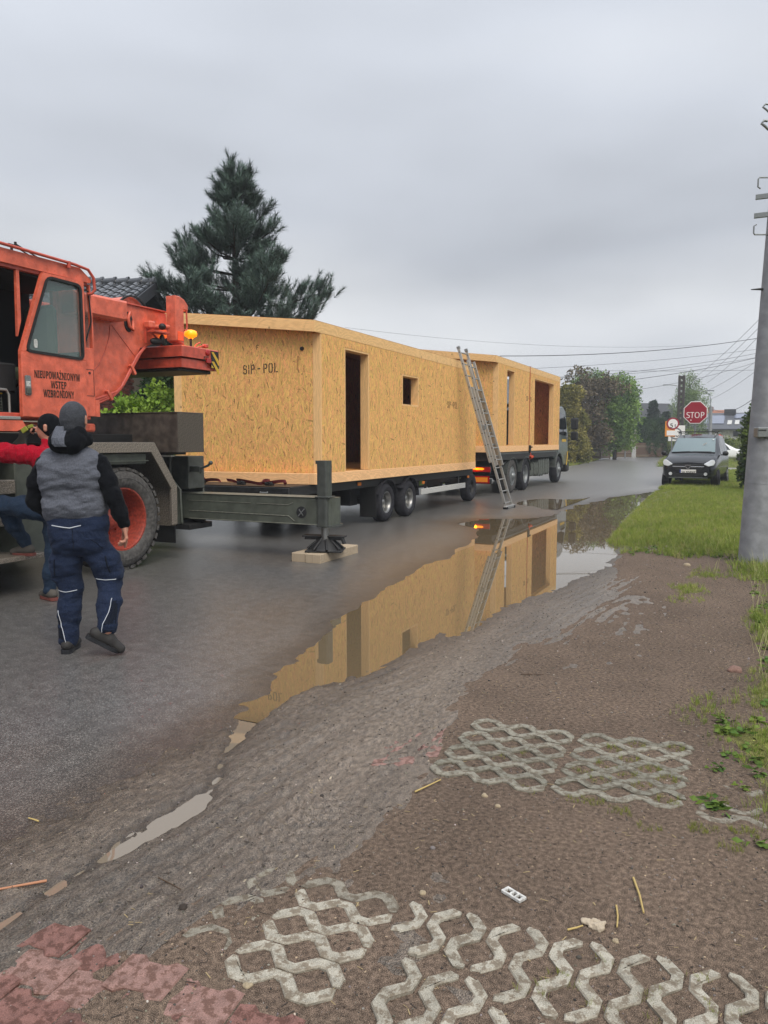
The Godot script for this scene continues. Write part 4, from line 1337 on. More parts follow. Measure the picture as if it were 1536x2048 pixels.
	var bush := [[Vector3(-7.3, 0.6, -80.5), Vector3(0.9, 0.9, 0.7), "yellow-green bush behind the weight-limit sign post"], [Vector3(-5.2, 1.1, -79.0), Vector3(1.5, 1.5, 1.0), "light green bush below the birch behind the stop sign"], [Vector3(-3.6, 0.8, -78.0), Vector3(1.4, 1.1, 0.9), "green bush behind the roof rack of the parked car"], [Vector3(-1.7, 0.75, -75.8), Vector3(1.2, 0.9, 0.8), "flowering yellow bush behind the white car, nearest the roof-racked car"], [Vector3(-0.6, 0.7, -75.6), Vector3(1.1, 0.9, 0.8), "flowering yellow bush beside the tall right-hand hedge"]]
	for q in bush:
		t = thing("bush", q[2], "bush", Vector3(q[0].x, 0, q[0].z))
		crown(t, [[q[0], q[1], 300]], fine, 1.0, Color(0.09, 0.14, 0.03), Color(0.25, 0.30, 0.07), 0.45)
	var hl := ["thuja hedge plant nearest the road, seen beside the concrete post", "second thuja of the right-hand hedge, behind the concrete post", "third thuja of the right-hand hedge, farthest right"]
	for k in 3:
		var p := Vector3(0.42 + k * 0.95, 0, -26.4 + k * 0.5)
		t = thing("hedge_thuja", hl[k], "thuja", p, 0.0, "thujas of the right-hand hedge")
		tree_stem(t, p, 2.2, 0.06, 0, 0.3)
		crown(t, [[p + Vector3(0, 0.8, 0), Vector3(0.58, 0.85, 0.6), 520], [p + Vector3(0.0, 1.65, 0), Vector3(0.52, 0.85, 0.55), 460], [p + Vector3(0.12, 2.35, 0), Vector3(0.34, 0.5, 0.4), 200]], scale_leaf, 0.95, Color(0.025, 0.05, 0.015), Color(0.10, 0.14, 0.03), 0.4)

# ---------- mobile crane ----------
func text(parent, called: String, s: String, o: Vector3, ux: Vector3, uy: Vector3, h: float, wide: float, m: Material, fnt := "Droid Sans", weight := 700):
	var tm := TextMesh.new()
	var f := SystemFont.new()
	f.font_names = PackedStringArray([fnt])
	f.font_weight = weight
	tm.font = f
	tm.text = s
	tm.font_size = 64
	tm.pixel_size = 1.0 / 46.0     # cap height about 1
	tm.depth = 0.02
	tm.curve_step = 2.0
	var o2 := MeshInstance3D.new()
	o2.name = numbered(called, parent)
	o2.mesh = tm
	o2.material_override = m
	parent.add_child(o2, true)
	var ab := tm.get_aabb()
	var sx := wide / maxf(ab.size.x, 0.001)
	var w := ux.cross(uy).normalized()
	var t := Transform3D(Basis(ux.normalized() * sx, uy.normalized() * h, w * 0.1), o)
	o2.transform = xf(parent).affine_inverse() * t
	return o2

# a wheel turning about x; side +1 shows its outer face towards +x
func wheel(parent, c: Vector3, r: float, w: float, rr: float, side: float, tm: Material, rm: Material, lugs := 0, deep := 0.6, bolts := 8, label := ""):
	var t := Node3D.new()
	t.name = numbered("wheel", parent)
	parent.add_child(t, true)
	t.transform = xf(parent).affine_inverse() * Transform3D(Basis.IDENTITY, c)
	if label != "": t.set_meta("label", label)
	var ax := Vector3(side, 0, 0)
	var h := w * 0.5
	var b := B.new()
	b.lathe(c, ax, [[rr, -h * 0.9], [rr + (r - rr) * 0.35, -h], [r - 0.03, -h * 0.85], [r, -h * 0.6], [r, h * 0.6], [r - 0.03, h * 0.86], [rr + (r - rr) * 0.7, h * 0.98], [rr + (r - rr) * 0.35, h], [rr + 0.01, h * 0.9], [rr, h * 0.8]], 40)
	b.lathe(c, ax, [[rr + (r - rr) * 0.55, h * 0.985], [rr + (r - rr) * 0.52, h * 1.02], [rr + (r - rr) * 0.48, h * 1.01]], 40)
	obj("tyre", b, tm, t)
	if lugs > 0:
		b = B.new()
		for i in lugs:
			var a := TAU * i / lugs
			var d := Vector3(0, cos(a), sin(a))
			var q := Basis(ax, d, ax.cross(d))
			for s in [-1.0, 1.0]:
				b.box(Vector3(0.12 * h if s > 0 else -h * 0.9, r - 0.02, -r * 2.0 / lugs + (0.01 if s > 0 else 0.04)) , Vector3(h * 0.9 if s > 0 else -0.12 * h, r + 0.012, r * 2.0 / lugs + (0.01 if s > 0 else 0.04)), 0.0, q, Vector3.ZERO)
		for i in b.v.size(): b.v[i] += c
		var l := obj("tread", b, tm, t)
		l.set_meta("kind", "stuff")
	b = B.new()
	b.lathe(c, ax, [[rr + 0.012, h * 0.80], [rr + 0.012, h * 0.86], [rr - 0.012, h * 0.86], [rr - 0.03, h * 0.70], [rr - 0.035, h * (0.86 - deep)], [rr * 0.55, h * (0.80 - deep)], [rr * 0.5, h * (0.86 - deep)], [0.0, h * (0.86 - deep)]], 36)
	obj("rim", b, rm, t)
	b = B.new()
	b.lathe(c, ax, [[rr * 0.36, h * (0.8 - deep)], [rr * 0.34, h * (1.05 - deep)], [rr * 0.24, h * (1.3 - deep)], [rr * 0.12, h * (1.36 - deep)], [0.0, h * (1.36 - deep)]], 20)
	for i in bolts:
		var a := TAU * i / bolts
		var d := Vector3(0, cos(a), sin(a)) * rr * 0.47
		b.cyl(c + d + ax * h * (0.80 - deep), c + d + ax * h * (0.98 - deep), 0.016, 0.013, 6)
	obj("hub", b, rm, t)
	return t

func zy(a: Array, o: Vector3, depth: float, b: B, bev := 0.0):
	# outline given as z, y pairs on a plane of constant x, thick towards +x
	var p := PackedVector2Array()
	for i in range(0, a.size(), 2): p.append(Vector2(-a[i], a[i + 1]))
	b.prism(p, o, Vector3(0, 0, -1), Vector3.UP, depth, bev)

func zyp(a: Array) -> PackedVector2Array:
	var p := PackedVector2Array()
	for i in range(0, a.size(), 2): p.append(Vector2(-a[i], a[i + 1]))
	return p

func build_crane():
	rng.seed = 61
	var t := thing("mobile_crane", "orange mobile crane with grey carrier, one outrigger pushed out towards the street", "crane", Vector3(-7.9, 0, -6.5))
	var b := B.new()
	var P := func(called: String, m: Material): 
		var o := obj(called, b, m, t)
		b.reset()
		return o
	# --- carrier ---
	b.box(Vector3(-8.6, 0.72, -8.5), Vector3(-7.4, 1.36, 1.5), 0.02); P.call("chassis", M.carrier)
	b.box(Vector3(-7.4, 0.36, -5.87), Vector3(-6.7, 1.335, -5.46), 0.015); P.call("side_locker", M.carrier_panel)
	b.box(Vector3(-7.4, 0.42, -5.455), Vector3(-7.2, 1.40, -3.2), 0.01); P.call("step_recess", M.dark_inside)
	b.box(Vector3(-7.2, 0.36, -5.65), Vector3(-6.50, 0.41, -4.3), 0.006); P.call("step", M.chequer)
	b.box(Vector3(-7.2, 1.02, -5.452), Vector3(-6.69, 1.16, -4.3), 0.006); P.call("step", M.chequer)
	b.box(Vector3(-7.2, 0.70, -5.452), Vector3(-6.69, 0.77, -4.3), 0.006); P.call("step", M.chequer)
	b.box(Vector3(-7.39, 1.415, -6.18), Vector3(-6.69, 1.46, -3.0), 0.006); P.call("deck_plate", M.chequer)
	b.box(Vector3(-8.9, 1.362, -7.9), Vector3(-7.42, 1.64, 1.5), 0.01); P.call("dark_gap_filler", M.black)  # black block added to keep the see-through gap under the cab dark
	b.box(Vector3(-8.9, 0.33, -6.2), Vector3(-7.35, 0.715, 1.5), 0.02); P.call("dark_underside_filler", M.black)  # black block added to deepen the shade under the chassis
	# bent mudguard over the rear wheel
	var path := zyp([-6.2, 1.535, -7.47, 1.535, -7.87, 0.97, -7.86, 0.47])
	var inner := zyp([-6.2, 1.412, -7.41, 1.412, -7.765, 0.94, -7.765, 0.47])
	var lip := path.duplicate()
	for i in range(3, -1, -1): lip.append(inner[i])
	b.prism(lip, Vector3(-6.70, 0, 0), Vector3(0, 0, -1), Vector3.UP, 0.035, 0.004)
	var sheet2 := path.duplicate()
	for i in range(3, -1, -1): sheet2.append(path[i] + Vector2(-0.008, -0.02))
	b.prism(sheet2, Vector3(-7.40, -0.003, 0), Vector3(0, 0, -1), Vector3.UP, 0.70)
	P.call("mudguard", M.chequer)
	b.box(Vector3(-7.3, 1.27, -7.4), Vector3(-6.74, 1.405, -6.2), 0.01)
	b.box(Vector3(-7.28, 1.30, -7.42), Vector3(-6.72, 1.315, -6.2), 0.003); P.call("mudguard_beam", M.carrier_panel)
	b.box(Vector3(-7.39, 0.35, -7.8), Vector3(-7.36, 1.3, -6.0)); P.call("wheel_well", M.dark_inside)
	b.box(Vector3(-7.39, 0.22, -7.885), Vector3(-6.72, 0.9, -7.872)); P.call("mud_flap", M.black)
	wheel(t, Vector3(-6.915, 0.617, -6.98), 0.605, 0.43, 0.375, 1, M.tyre_dusty, mat("rim_red", Color("a5412f"), 0.55, 0.0, "grime", {tri = 3.0}), 34, 1.15, 10)
	wheel(t, Vector3(-9.1, 0.617, -6.98), 0.605, 0.43, 0.375, -1, M.tyre_dusty, M.orange_dark)
	wheel(t, Vector3(-6.915, 0.617, -2.2), 0.605, 0.43, 0.375, 1, M.tyre_dusty, M.orange_dark)
	wheel(t, Vector3(-9.1, 0.617, -2.2), 0.605, 0.43, 0.375, -1, M.tyre_dusty, M.orange_dark)
	b.cyl(Vector3(-9.0, 0.617, -6.98), Vector3(-7.1, 0.617, -6.98), 0.1); P.call("axle", M.carrier)
	# tool tray across the tail
	b.box(Vector3(-9.25, 1.40, -8.47), Vector3(-6.702, 1.915, -7.95), 0.006)
	b.box(Vector3(-9.26, 1.916, -8.48), Vector3(-6.695, 1.928, -7.94), 0.003); P.call("storage_tray", mat("tray_brown", Color("5c544d"), 0.5, 0.1, "grime", {tri = 0.9, rt = "rough"}))
	b.box(Vector3(-6.70, 1.402, -8.468), Vector3(-6.694, 1.914, -7.952), 0.002); P.call("tray_end", M.chequer_dark)
	b.box(Vector3(-9.2, 1.365, -8.4), Vector3(-6.95, 1.398, -8.0)); P.call("tray_bearer", M.black)
	b.box(Vector3(-7.2, 1.345, -8.05), Vector3(-6.85, 1.362, -7.98)); P.call("bright_strip", M.alu)
	# outrigger housing and its gussets, valves and hoses
	b.box(Vector3(-9.3, 0.43, -9.0), Vector3(-7.35, 1.34, -8.55), 0.015); P.call("outrigger_housing", M.carrier)
	b.box(Vector3(-7.35, 0.88, -8.93), Vector3(-7.06, 1.34, -8.58), 0.01); P.call("housing_cover", M.carrier)
	for q in [[-8.47, 0.0], [-8.97, 0.0]]:
		b.prism(pv([-7.75, 1.24, -7.30, 1.08, -7.10, 0.88, -7.08, 0.40, -7.75, 0.38]), Vector3(q[1], 0, q[0]), Vector3.RIGHT, Vector3.UP, 0.03, 0.004)
		b.tube([Vector3(-7.75 + q[1], 1.25, q[0] + 0.03), Vector3(-7.30 + q[1], 1.085, q[0] + 0.03), Vector3(-7.10 + q[1], 0.88, q[0] + 0.03), Vector3(-7.08 + q[1], 0.42, q[0] + 0.03)], 0.016, 6)
		P.call("gusset", M.carrier_panel)
	b.box(Vector3(-7.45, 0.55, -8.44), Vector3(-7.28, 0.75, -8.3), 0.01)
	b.box(Vector3(-7.62, 0.60, -8.44), Vector3(-7.5, 0.95, -8.25), 0.01); P.call("valve_block", M.carrier_panel)
	for k in 6:
		b.tube([Vector3(-7.7, 1.12 - k * 0.035, -8.2), Vector3(-7.45 + k * 0.02, 1.15 - k * 0.04, -8.25), Vector3(-7.32 + k * 0.012, 0.98 - k * 0.03, -8.3), Vector3(-7.34 + k * 0.012, 0.75, -8.33)], 0.013, 6)
	P.call("hoses", M.black).set_meta("kind", "stuff")
	for k in 3: b.cyl(Vector3(-7.62 + k * 0.06, 1.02, -8.3), Vector3(-7.62 + k * 0.06, 1.14, -8.3), 0.016, -1, 8)
	P.call("hose_fittings", M.galv).set_meta("kind", "stuff")
	b.box(Vector3(-7.75, 0.32, -8.95), Vector3(-6.95, 0.40, -8.45), 0.01); P.call("housing_base", M.black)
	b.box(Vector3(-7.06, 1.12, -8.66), Vector3(-6.88, 1.20, -8.60), 0.006)
	b.tube([Vector3(-6.89, 1.10, -8.63), Vector3(-6.88, 1.17, -8.63), Vector3(-6.76, 1.21, -8.63), Vector3(-6.72, 1.245, -8.63)], 0.018, 7)
	b.ball(Vector3(-6.71, 1.25, -8.63), Vector3.ONE * 0.03, 8, 6); P.call("lever", M.carrier)
	# extended outrigger beam
	b.box(Vector3(-7.6, 0.455, -8.93), Vector3(-5.0, 0.815, -8.62), 0.012)
	b.prism(rounded(pv([-5.02, -8.93, -4.82, -8.93, -4.82, -8.62, -5.02, -8.62]), 0.05), Vector3(0, 0.815, 0), Vector3.RIGHT, Vector3(0, 0, 1), 0.36)
	P.call("outrigger_beam", M.carrier_panel)
	b.box(Vector3(-7.4, 0.816, -8.935), Vector3(-5.0, 0.822, -8.61), 0.002)
	b.tube([Vector3(-7.1, 0.72, -8.618), Vector3(-6.05, 0.715, -8.618)], 0.005, 5)
	b.tube([Vector3(-5.95, 0.715, -8.618), Vector3(-5.45, 0.71, -8.618), Vector3(-5.38, 0.745, -8.618)], 0.005, 5)
	b.tube([Vector3(-7.1, 0.575, -8.618), Vector3(-5.45, 0.565, -8.618), Vector3(-5.36, 0.50, -8.618)], 0.007, 5)
	b.tube([Vector3(-7.1, 0.465, -8.618), Vector3(-5.0, 0.465, -8.618)], 0.008, 5)
	P.call("beam_seams", mat("seam", Color("7b7d72"), 0.5, 0.0, "grime", {tri = 2.0}))
	b.cyl(Vector3(-5.25, 0.62, -8.6195), Vector3(-5.25, 0.62, -8.617), 0.078, -1, 24); P.call("beam_hole", M.dark_inside)
	b.box(Vector3(-5.32, 0.613, -8.616), Vector3(-5.18, 0.625, -8.610), 0.0, Basis(Vector3.BACK, 0.8))
	b.box(Vector3(-5.30, 0.613, -8.609), Vector3(-5.20, 0.625, -8.604), 0.0, Basis(Vector3.BACK, -0.9)); P.call("hole_spokes", M.galv)
	b.prism(rounded(pv([-5.0, -8.74, -4.85, -8.74, -4.85, -8.58, -5.0, -8.58]), 0.03), Vector3(0, 1.30, 0), Vector3.RIGHT, Vector3(0, 0, 1), 0.85)
	b.box(Vector3(-5.025, 1.255, -8.72), Vector3(-5.0, 1.30, -8.6), 0.004)
	b.box(Vector3(-5.02, 0.82, -8.76), Vector3(-4.82, 0.84, -8.57), 0.004); P.call("jack_column", M.carrier)
	b.prism(rounded(pv([-5.03, -8.95, -4.80, -8.95, -4.80, -8.60, -5.03, -8.60]), 0.04), Vector3(0, 0.468, 0), Vector3.RIGHT, Vector3(0, 0, 1), 0.03); P.call("beam_end_plate", M.carrier)
	b.cyl(Vector3(-4.93, 0.27, -8.68), Vector3(-4.93, 0.46, -8.68), 0.052, -1, 20); P.call("jack_rod", M.steel)
	var c := Vector3(-4.95, 0.118, -8.72)
	b.box(c + Vector3(-0.24, 0, -0.2), c + Vector3(0.24, 0.025, 0.2), 0.006, Basis(Vector3.UP, 0.35))
	b.lathe(c, Vector3.UP, [[0.23, 0.02], [0.22, 0.035], [0.10, 0.15], [0.08, 0.19], [0.0, 0.19]], 8, true)
	for i in 8:
		var a := TAU * i / 8 + 0.2
		var d := Vector3(cos(a), 0, sin(a))
		b.tube([c + d * 0.07 + Vector3(0, 0.17, 0), c + d * 0.235 + Vector3(0, 0.035, 0)], 0.017, 5)
	b.box(c + Vector3(-0.30, 0.185, -0.08), c + Vector3(0.27, 0.205, 0.08), 0.004, Basis(Vector3.UP, 0.2))
	b.box(c + Vector3(-0.27, 0.15, -0.06), c + Vector3(0.24, 0.184, 0.06), 0.004, Basis(Vector3.UP, 0.2))
	b.box(c + Vector3(0.24, 0.10, -0.05), c + Vector3(0.27, 0.20, 0.03), 0.004, Basis(Vector3.BACK, 0.4) * Basis(Vector3.UP, 0.2)); P.call("jack_foot", M.black)
	# --- superstructure ---
	b.cyl(Vector3(-8.0, 1.36, -5.2), Vector3(-8.0, 1.66, -5.2), 0.8, 0.8, 40); P.call("slewing_ring", M.black)
	b.box(Vector3(-8.8, 1.661, -7.2), Vector3(-7.35, 1.765, -3.0), 0.02)
	b.box(Vector3(-7.35, 1.661, -5.55), Vector3(-6.79, 1.765, -4.3), 0.02)
	zy([-4.3, 1.65, -5.55, 1.65, -5.66, 1.70, -5.62, 1.76, -4.3, 1.76], Vector3(-6.79, 0, 0), 0.04, b); P.call("slewing_frame", M.orange)
	b.box(Vector3(-6.95, 1.766, -5.6), Vector3(-6.745, 1.80, -4.5), 0.006); P.call("door_sill", M.alu)
	# boom pedestal: two cheek plates with a body between
	var cheek := [-6.55, 3.30, -7.59, 3.315, -8.47, 3.29, -8.49, 2.97, -8.06, 2.80, -7.955, 2.775, -7.53, 2.19, -7.12, 1.98, -6.55, 1.84]
	zy(cheek, Vector3(-7.34, 0, 0), 0.05, b, 0.006); P.call("cheek_plate", M.orange)
	zy(cheek, Vector3(-8.7, 0, 0), 0.05, b, 0.006); P.call("cheek_plate", M.orange)
	zy([-6.6, 3.1, -8.3, 3.1, -8.3, 2.95, -7.9, 2.72, -7.5, 2.25, -7.12, 2.05, -6.6, 1.9], Vector3(-8.64, 0, 0), 1.29, b); P.call("pedestal_body", M.orange_dark)
	zy([-6.67, 3.285, -7.52, 3.29, -7.52, 3.05, -7.44, 3.03, -6.67, 3.03], Vector3(-7.288, 0, 0), 0.22, b, 0.03); P.call("side_box", M.orange)
	b.box(Vector3(-7.36, 3.30, -8.47), Vector3(-7.26, 3.318, -7.53), 0.003); P.call("top_flange", M.orange_dark)
	var arc := []
	for i in 12:
		var a := lerpf(1.45, 0.45, i / 11.0)
		arc.append(Vector3(-7.286, 3.0 + (sin(a) - 1.0) * 0.95, -7.62 + cos(a) * 0.98 - 0.1))
	b.tube([Vector3(-7.287, 3.0, -7.42), Vector3(-7.287, 2.85, -7.40), Vector3(-7.287, 2.68, -7.33), Vector3(-7.287, 2.5, -7.22), Vector3(-7.287, 2.36, -7.08)], 0.006, 5)
	b.tube([Vector3(-7.287, 3.0, -7.45), Vector3(-7.287, 2.6, -7.9)], 0.004, 5); P.call("weld_lines", M.orange_dark)
	b.ball(Vector3(-7.285, 3.08, -7.74), Vector3(0.012, 0.13, 0.08), 12, 8); P.call("shackle_pocket", M.black)
	b.tube([Vector3(-7.26, 3.20, -7.75), Vector3(-7.25, 3.12, -7.70), Vector3(-7.25, 3.02, -7.72), Vector3(-7.26, 2.98, -7.79), Vector3(-7.26, 3.10, -7.80)], 0.022, 7); P.call("shackle", M.orange)
	for k in 3:
		b.tube([Vector3(-7.255, 2.80 - k * 0.015, -8.02 + k * 0.02), Vector3(-7.245, 2.70 - k * 0.02, -7.90 + k * 0.03), Vector3(-7.245, 2.27 - k * 0.03, -7.58 + k * 0.03), Vector3(-7.245, 2.17 - k * 0.03, -7.45 + k * 0.03), Vector3(-7.245, 2.06 - k * 0.03, -7.10), Vector3(-7.245, 2.02 - k * 0.03, -6.7)], 0.018, 7)
	P.call("hydraulic_hoses", M.orange_dark).set_meta("kind", "stuff")
	for q in [[2.47, -7.74], [2.12, -7.32]]: b.box(Vector3(-7.27, q[0] - 0.07, q[1] - 0.02), Vector3(-7.215, q[0] + 0.07, q[1] + 0.02), 0.004, Basis(Vector3.RIGHT, 0.6))
	P.call("hose_clamps", M.orange).set_meta("kind", "stuff")
	b.cyl(Vector3(-8.5, 3.16, -8.02), Vector3(-7.5, 3.16, -8.02), 0.30, -1, 32); P.call("winch_drum", M.orange)
	b.lathe(Vector3(-7.48, 3.16, -8.02), Vector3.RIGHT, [[0.30, 0.0], [0.315, 0.0], [0.315, 0.03], [0.29, 0.03]], 32); P.call("drum_rim", M.black)
	b.box(Vector3(-8.45, 2.75, -7.9), Vector3(-7.86, 3.25, 6.0), 0.02); P.call("boom", M.orange)
	# brackets, ram and the lamp column at the tail
	zy([-7.95, 3.03, -8.12, 2.95, -8.26, 2.83, -8.29, 2.832, -7.95, 2.832], Vector3(-7.22, 0, 0), 0.04, b, 0.004)
	b.box(Vector3(-7.2, 2.97, -8.25), Vector3(-7.05, 2.995, -7.98), 0.004); P.call("bracket", M.orange_dark)
	b.cyl(Vector3(-7.35, 3.08, -8.2), Vector3(-7.0, 3.08, -8.4), 0.035, -1, 12)
	b.box(Vector3(-7.28, 3.03, -8.12), Vector3(-7.16, 3.13, -8.0), 0.02); P.call("ram", M.orange)
	b.ball(Vector3(-7.13, 3.07, -8.2), Vector3(0.05, 0.045, 0.05), 9, 6); P.call("valve", M.black)
	b.prism(pv([-8.30, 2.87, -8.62, 2.87, -8.62, 3.38, -8.55, 3.46, -8.42, 3.50, -8.30, 3.49]) if false else zyp([-8.31, 2.90, -8.48, 2.84, -8.48, 3.32, -8.57, 3.32, -8.57, 3.40, -8.50, 3.46, -8.40, 3.49, -8.31, 3.49]), Vector3(-7.15, 0, 0), Vector3(0, 0, -1), Vector3.UP, 0.16, 0.012); P.call("lamp_column", M.orange)
	b.tube([Vector3(-7.0, 3.32, -8.54), Vector3(-7.0, 3.10, -8.55), Vector3(-7.0, 3.06, -8.53), Vector3(-7.0, 3.05, -8.49)], 0.012, 6); P.call("lamp_cable", M.orange_dark)
	b.box(Vector3(-6.989, 2.90, -8.45), Vector3(-6.982, 3.02, -8.34), 0.002); P.call("reflector", mat("reflector_orange", Color("ff5a1a"), 0.2))
	b.ball(Vector3(-7.08, 2.89, -8.42), Vector3(0.07, 0.06, 0.07), 10, 7); P.call("column_joint", M.orange_dark)
	b.ball(Vector3(-7.16, 2.865, -8.11), Vector3(0.06, 0.05, 0.11), 10, 6)
	b.ball(Vector3(-7.13, 2.90, -8.19), Vector3(0.035, 0.07, 0.04), 8, 6); P.call("rag", M.black)
	# counterweight slab with hazard stripes
	b.prism(pv([-8.9, 8.30, -6.9, 8.30, -6.9, 9.1, -8.9, 9.1]), Vector3(0, 2.685, 0), Vector3.RIGHT, Vector3(0, 0, -1), 0.15, 0.012)
	b.prism(pv([-8.9, 8.33, -6.93, 8.33, -6.93, 9.09, -8.9, 9.09]), Vector3(0, 2.545, 0), Vector3.RIGHT, Vector3(0, 0, -1), 0.125, 0.01); P.call("counterweight", M.orange_dark)
	b.box(Vector3(-8.9, 2.50, -9.05), Vector3(-7.0, 2.544, -8.36), 0.01); P.call("counterweight_base", M.black)
	b.box(Vector3(-6.899, 2.575, -9.095), Vector3(-6.893, 2.815, -8.92)); P.call("hazard_plate", M.black)
	for k in 3:
		var y := 2.80 - k * 0.13
		zy([-8.925, y, -8.98, y, -9.09, y - 0.11, -9.09, y - 0.18, -9.08, y - 0.18] if k < 2 else [-8.925, 2.62, -8.98, 2.58, -8.925, 2.58], Vector3(-6.8925, 0, 0), 0.003, b)
		P.call("hazard_stripe", M.yellow)
	b.box(Vector3(-6.899, 2.64, -8.91), Vector3(-6.88, 2.70, -8.81), 0.004)
	b.ball(Vector3(-6.895, 2.78, -8.85), Vector3(0.015, 0.045, 0.05), 10, 6); P.call("tail_lamp", M.red_lens)
	b.tube([Vector3(-6.888, 2.66, -8.76), Vector3(-6.888, 2.72, -8.76), Vector3(-6.888, 2.72, -8.86)], 0.005, 5); P.call("lamp_wire", M.black)
	# beacon
	b.cyl(Vector3(-7.05, 2.83, -8.68), Vector3(-7.05, 2.99, -8.68), 0.018, -1, 10); P.call("beacon_post", M.black)
	b.lathe(Vector3(-7.05, 2.97, -8.68), Vector3.UP, [[0.03, 0.0], [0.085, 0.03], [0.09, 0.06], [0.08, 0.095], [0.05, 0.11], [0.0, 0.115]], 20)
	P.call("beacon_lamp", M.amber)
	var l := OmniLight3D.new()
	l.name = "beacon_lamp_light"
	l.light_color = Color(1.0, 0.55, 0.1)
	l.light_energy = 0.05
	l.light_size = 0.05
	l.omni_range = 30.0
	l.omni_attenuation = 2.0
	l.shadow_enabled = true
	t.add_child(l)
	l.transform = xf(t).affine_inverse() * Transform3D(Basis.IDENTITY, Vector3(-7.05, 3.03, -8.68))
	b.box(Vector3(-7.02, 2.86, -8.95), Vector3(-6.95, 2.91, -8.88), 0.01)
	b.tube([Vector3(-7.03, 2.83, -8.72), Vector3(-6.99, 2.87, -8.82), Vector3(-6.98, 2.89, -8.9)], 0.012, 6)
	b.tube([Vector3(-7.03, 2.83, -8.72), Vector3(-7.03, 2.90, -8.78), Vector3(-7.0, 2.93, -8.83)], 0.008, 6); P.call("tail_bracket", M.orange_dark)
	# --- operator's cab ---
	b.box(Vector3(-7.75, 1.79, -6.60), Vector3(-6.81, 1.84, -4.55), 0.01); P.call("cab_floor", M.orange_dark)
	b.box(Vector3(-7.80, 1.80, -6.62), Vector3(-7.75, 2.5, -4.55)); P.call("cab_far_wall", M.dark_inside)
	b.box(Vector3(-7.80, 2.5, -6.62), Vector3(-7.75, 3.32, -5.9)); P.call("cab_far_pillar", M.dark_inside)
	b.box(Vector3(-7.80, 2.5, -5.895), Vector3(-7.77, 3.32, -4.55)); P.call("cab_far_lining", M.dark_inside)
	b.box(Vector3(-7.75, 1.84, -6.63), Vector3(-6.83, 2.55, -6.58), 0.005); P.call("cab_rear_wall", M.orange)
	b.box(Vector3(-7.75, 2.551, -6.62), Vector3(-6.83, 3.3, -6.61)); P.call("cab_rear_window", M.glass)
	# roof: a shallow chamfered lid that overhangs
	zy([-4.45, 3.33, -6.615, 3.32, -6.63, 3.355, -6.47, 3.46, -4.60, 3.47], Vector3(-7.72, 0, 0), 0.95, b, 0.04); P.call("cab_roof", M.orange)
	b.box(Vector3(-6.86, 3.29, -6.60), Vector3(-6.80, 3.33, -4.55), 0.004); P.call("roof_gutter", M.orange_dark)
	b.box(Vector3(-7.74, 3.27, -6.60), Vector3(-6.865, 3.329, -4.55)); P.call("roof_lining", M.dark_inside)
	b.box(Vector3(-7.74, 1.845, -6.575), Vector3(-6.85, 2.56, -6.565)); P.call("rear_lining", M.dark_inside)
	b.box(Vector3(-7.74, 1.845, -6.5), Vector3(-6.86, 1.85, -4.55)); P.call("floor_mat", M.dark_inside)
	# rear quarter of the side wall with its own window
	var quarter := zyp([-6.50, 1.83, -6.66, 1.83, -6.66, 2.86, -6.635, 3.31, -6.50, 3.31])
	var qwin := rounded(zyp([-6.525, 3.25, -6.61, 3.24, -6.64, 2.90, -6.53, 2.62]), 0.03, 2)
	b.prism(zyp([-6.50, 1.83, -6.66, 1.83, -6.66, 2.60, -6.50, 2.60]), Vector3(-6.84, 0, 0), Vector3(0, 0, -1), Vector3.UP, 0.045, 0.004)
	b.prism(zyp([-6.645, 2.601, -6.66, 2.601, -6.66, 2.88, -6.635, 3.31, -6.615, 3.31, -6.64, 2.9]), Vector3(-6.84, 0, 0), Vector3(0, 0, -1), Vector3.UP, 0.045)
	P.call("cab_side_panel", M.orange)
	b.ring(qwin, inset(qwin, 0.012), Vector3(-6.80, 0, 0), Vector3(0, 0, -1), Vector3.UP, 0.012); P.call("quarter_gasket", M.black)
	b.prism(inset(qwin, 0.012), Vector3(-6.80, 0, 0), Vector3(0, 0, -1), Vector3.UP, 0.005); P.call("quarter_window", M.glass)
	var hatch := zyp([-6.52, 2.36, -6.645, 2.36, -6.645, 2.06, -6.52, 2.06])
	b.ring(hatch, inset(hatch, 0.005), Vector3(-6.795, 0, 0), Vector3(0, 0, -1), Vector3.UP, 0.003)
	b.cyl(Vector3(-6.795, 2.32, -6.58), Vector3(-6.785, 2.32, -6.58), 0.014, -1, 10); P.call("hatch_edge", M.black)
	zy([-6.66, 1.83, -6.72, 1.83, -6.72, 2.02, -6.66, 2.02], Vector3(-6.84, 0, 0), 0.045, b); P.call("lower_panel", M.orange)
	# sliding door with window and lettering
	var door := rounded(zyp([-5.63, 1.79, -6.10, 1.775, -6.50, 1.80, -6.50, 3.315, -5.95, 3.31, -5.645, 2.50]), 0.03, 2)
	var dwin := rounded(zyp([-5.70, 2.475, -6.455, 2.455, -6.45, 3.265, -6.0, 3.275]), 0.07, 4)
	# door leaf: ring of skin round the window, split so that the pane is open
	b.prism(zyp([-5.632, 1.80, -6.10, 1.785, -6.498, 1.81, -6.498, 2.452, -5.66, 2.472, -5.642, 2.47]), Vector3(-6.80, 0, 0), Vector3(0, 0, -1), Vector3.UP, 0.05, 0.008)
	b.prism(zyp([-5.642, 2.47, -5.70, 2.472, -6.0, 3.27, -6.448, 3.262, -6.453, 2.4525, -6.498, 2.4525, -6.498, 3.315, -5.95, 3.312]), Vector3(-6.80, 0, 0), Vector3(0, 0, -1), Vector3.UP, 0.05)
	P.call("cab_door", M.orange)
	var d: Node3D = t.get_node("cab_door")
	var bb := B.new()
	bb.ring(inset(dwin, -0.012), inset(dwin, 0.016), Vector3(-6.765, 0, 0), Vector3(0, 0, -1), Vector3.UP, 0.026)
	obj("gasket", bb, M.black, d)
	bb = B.new()
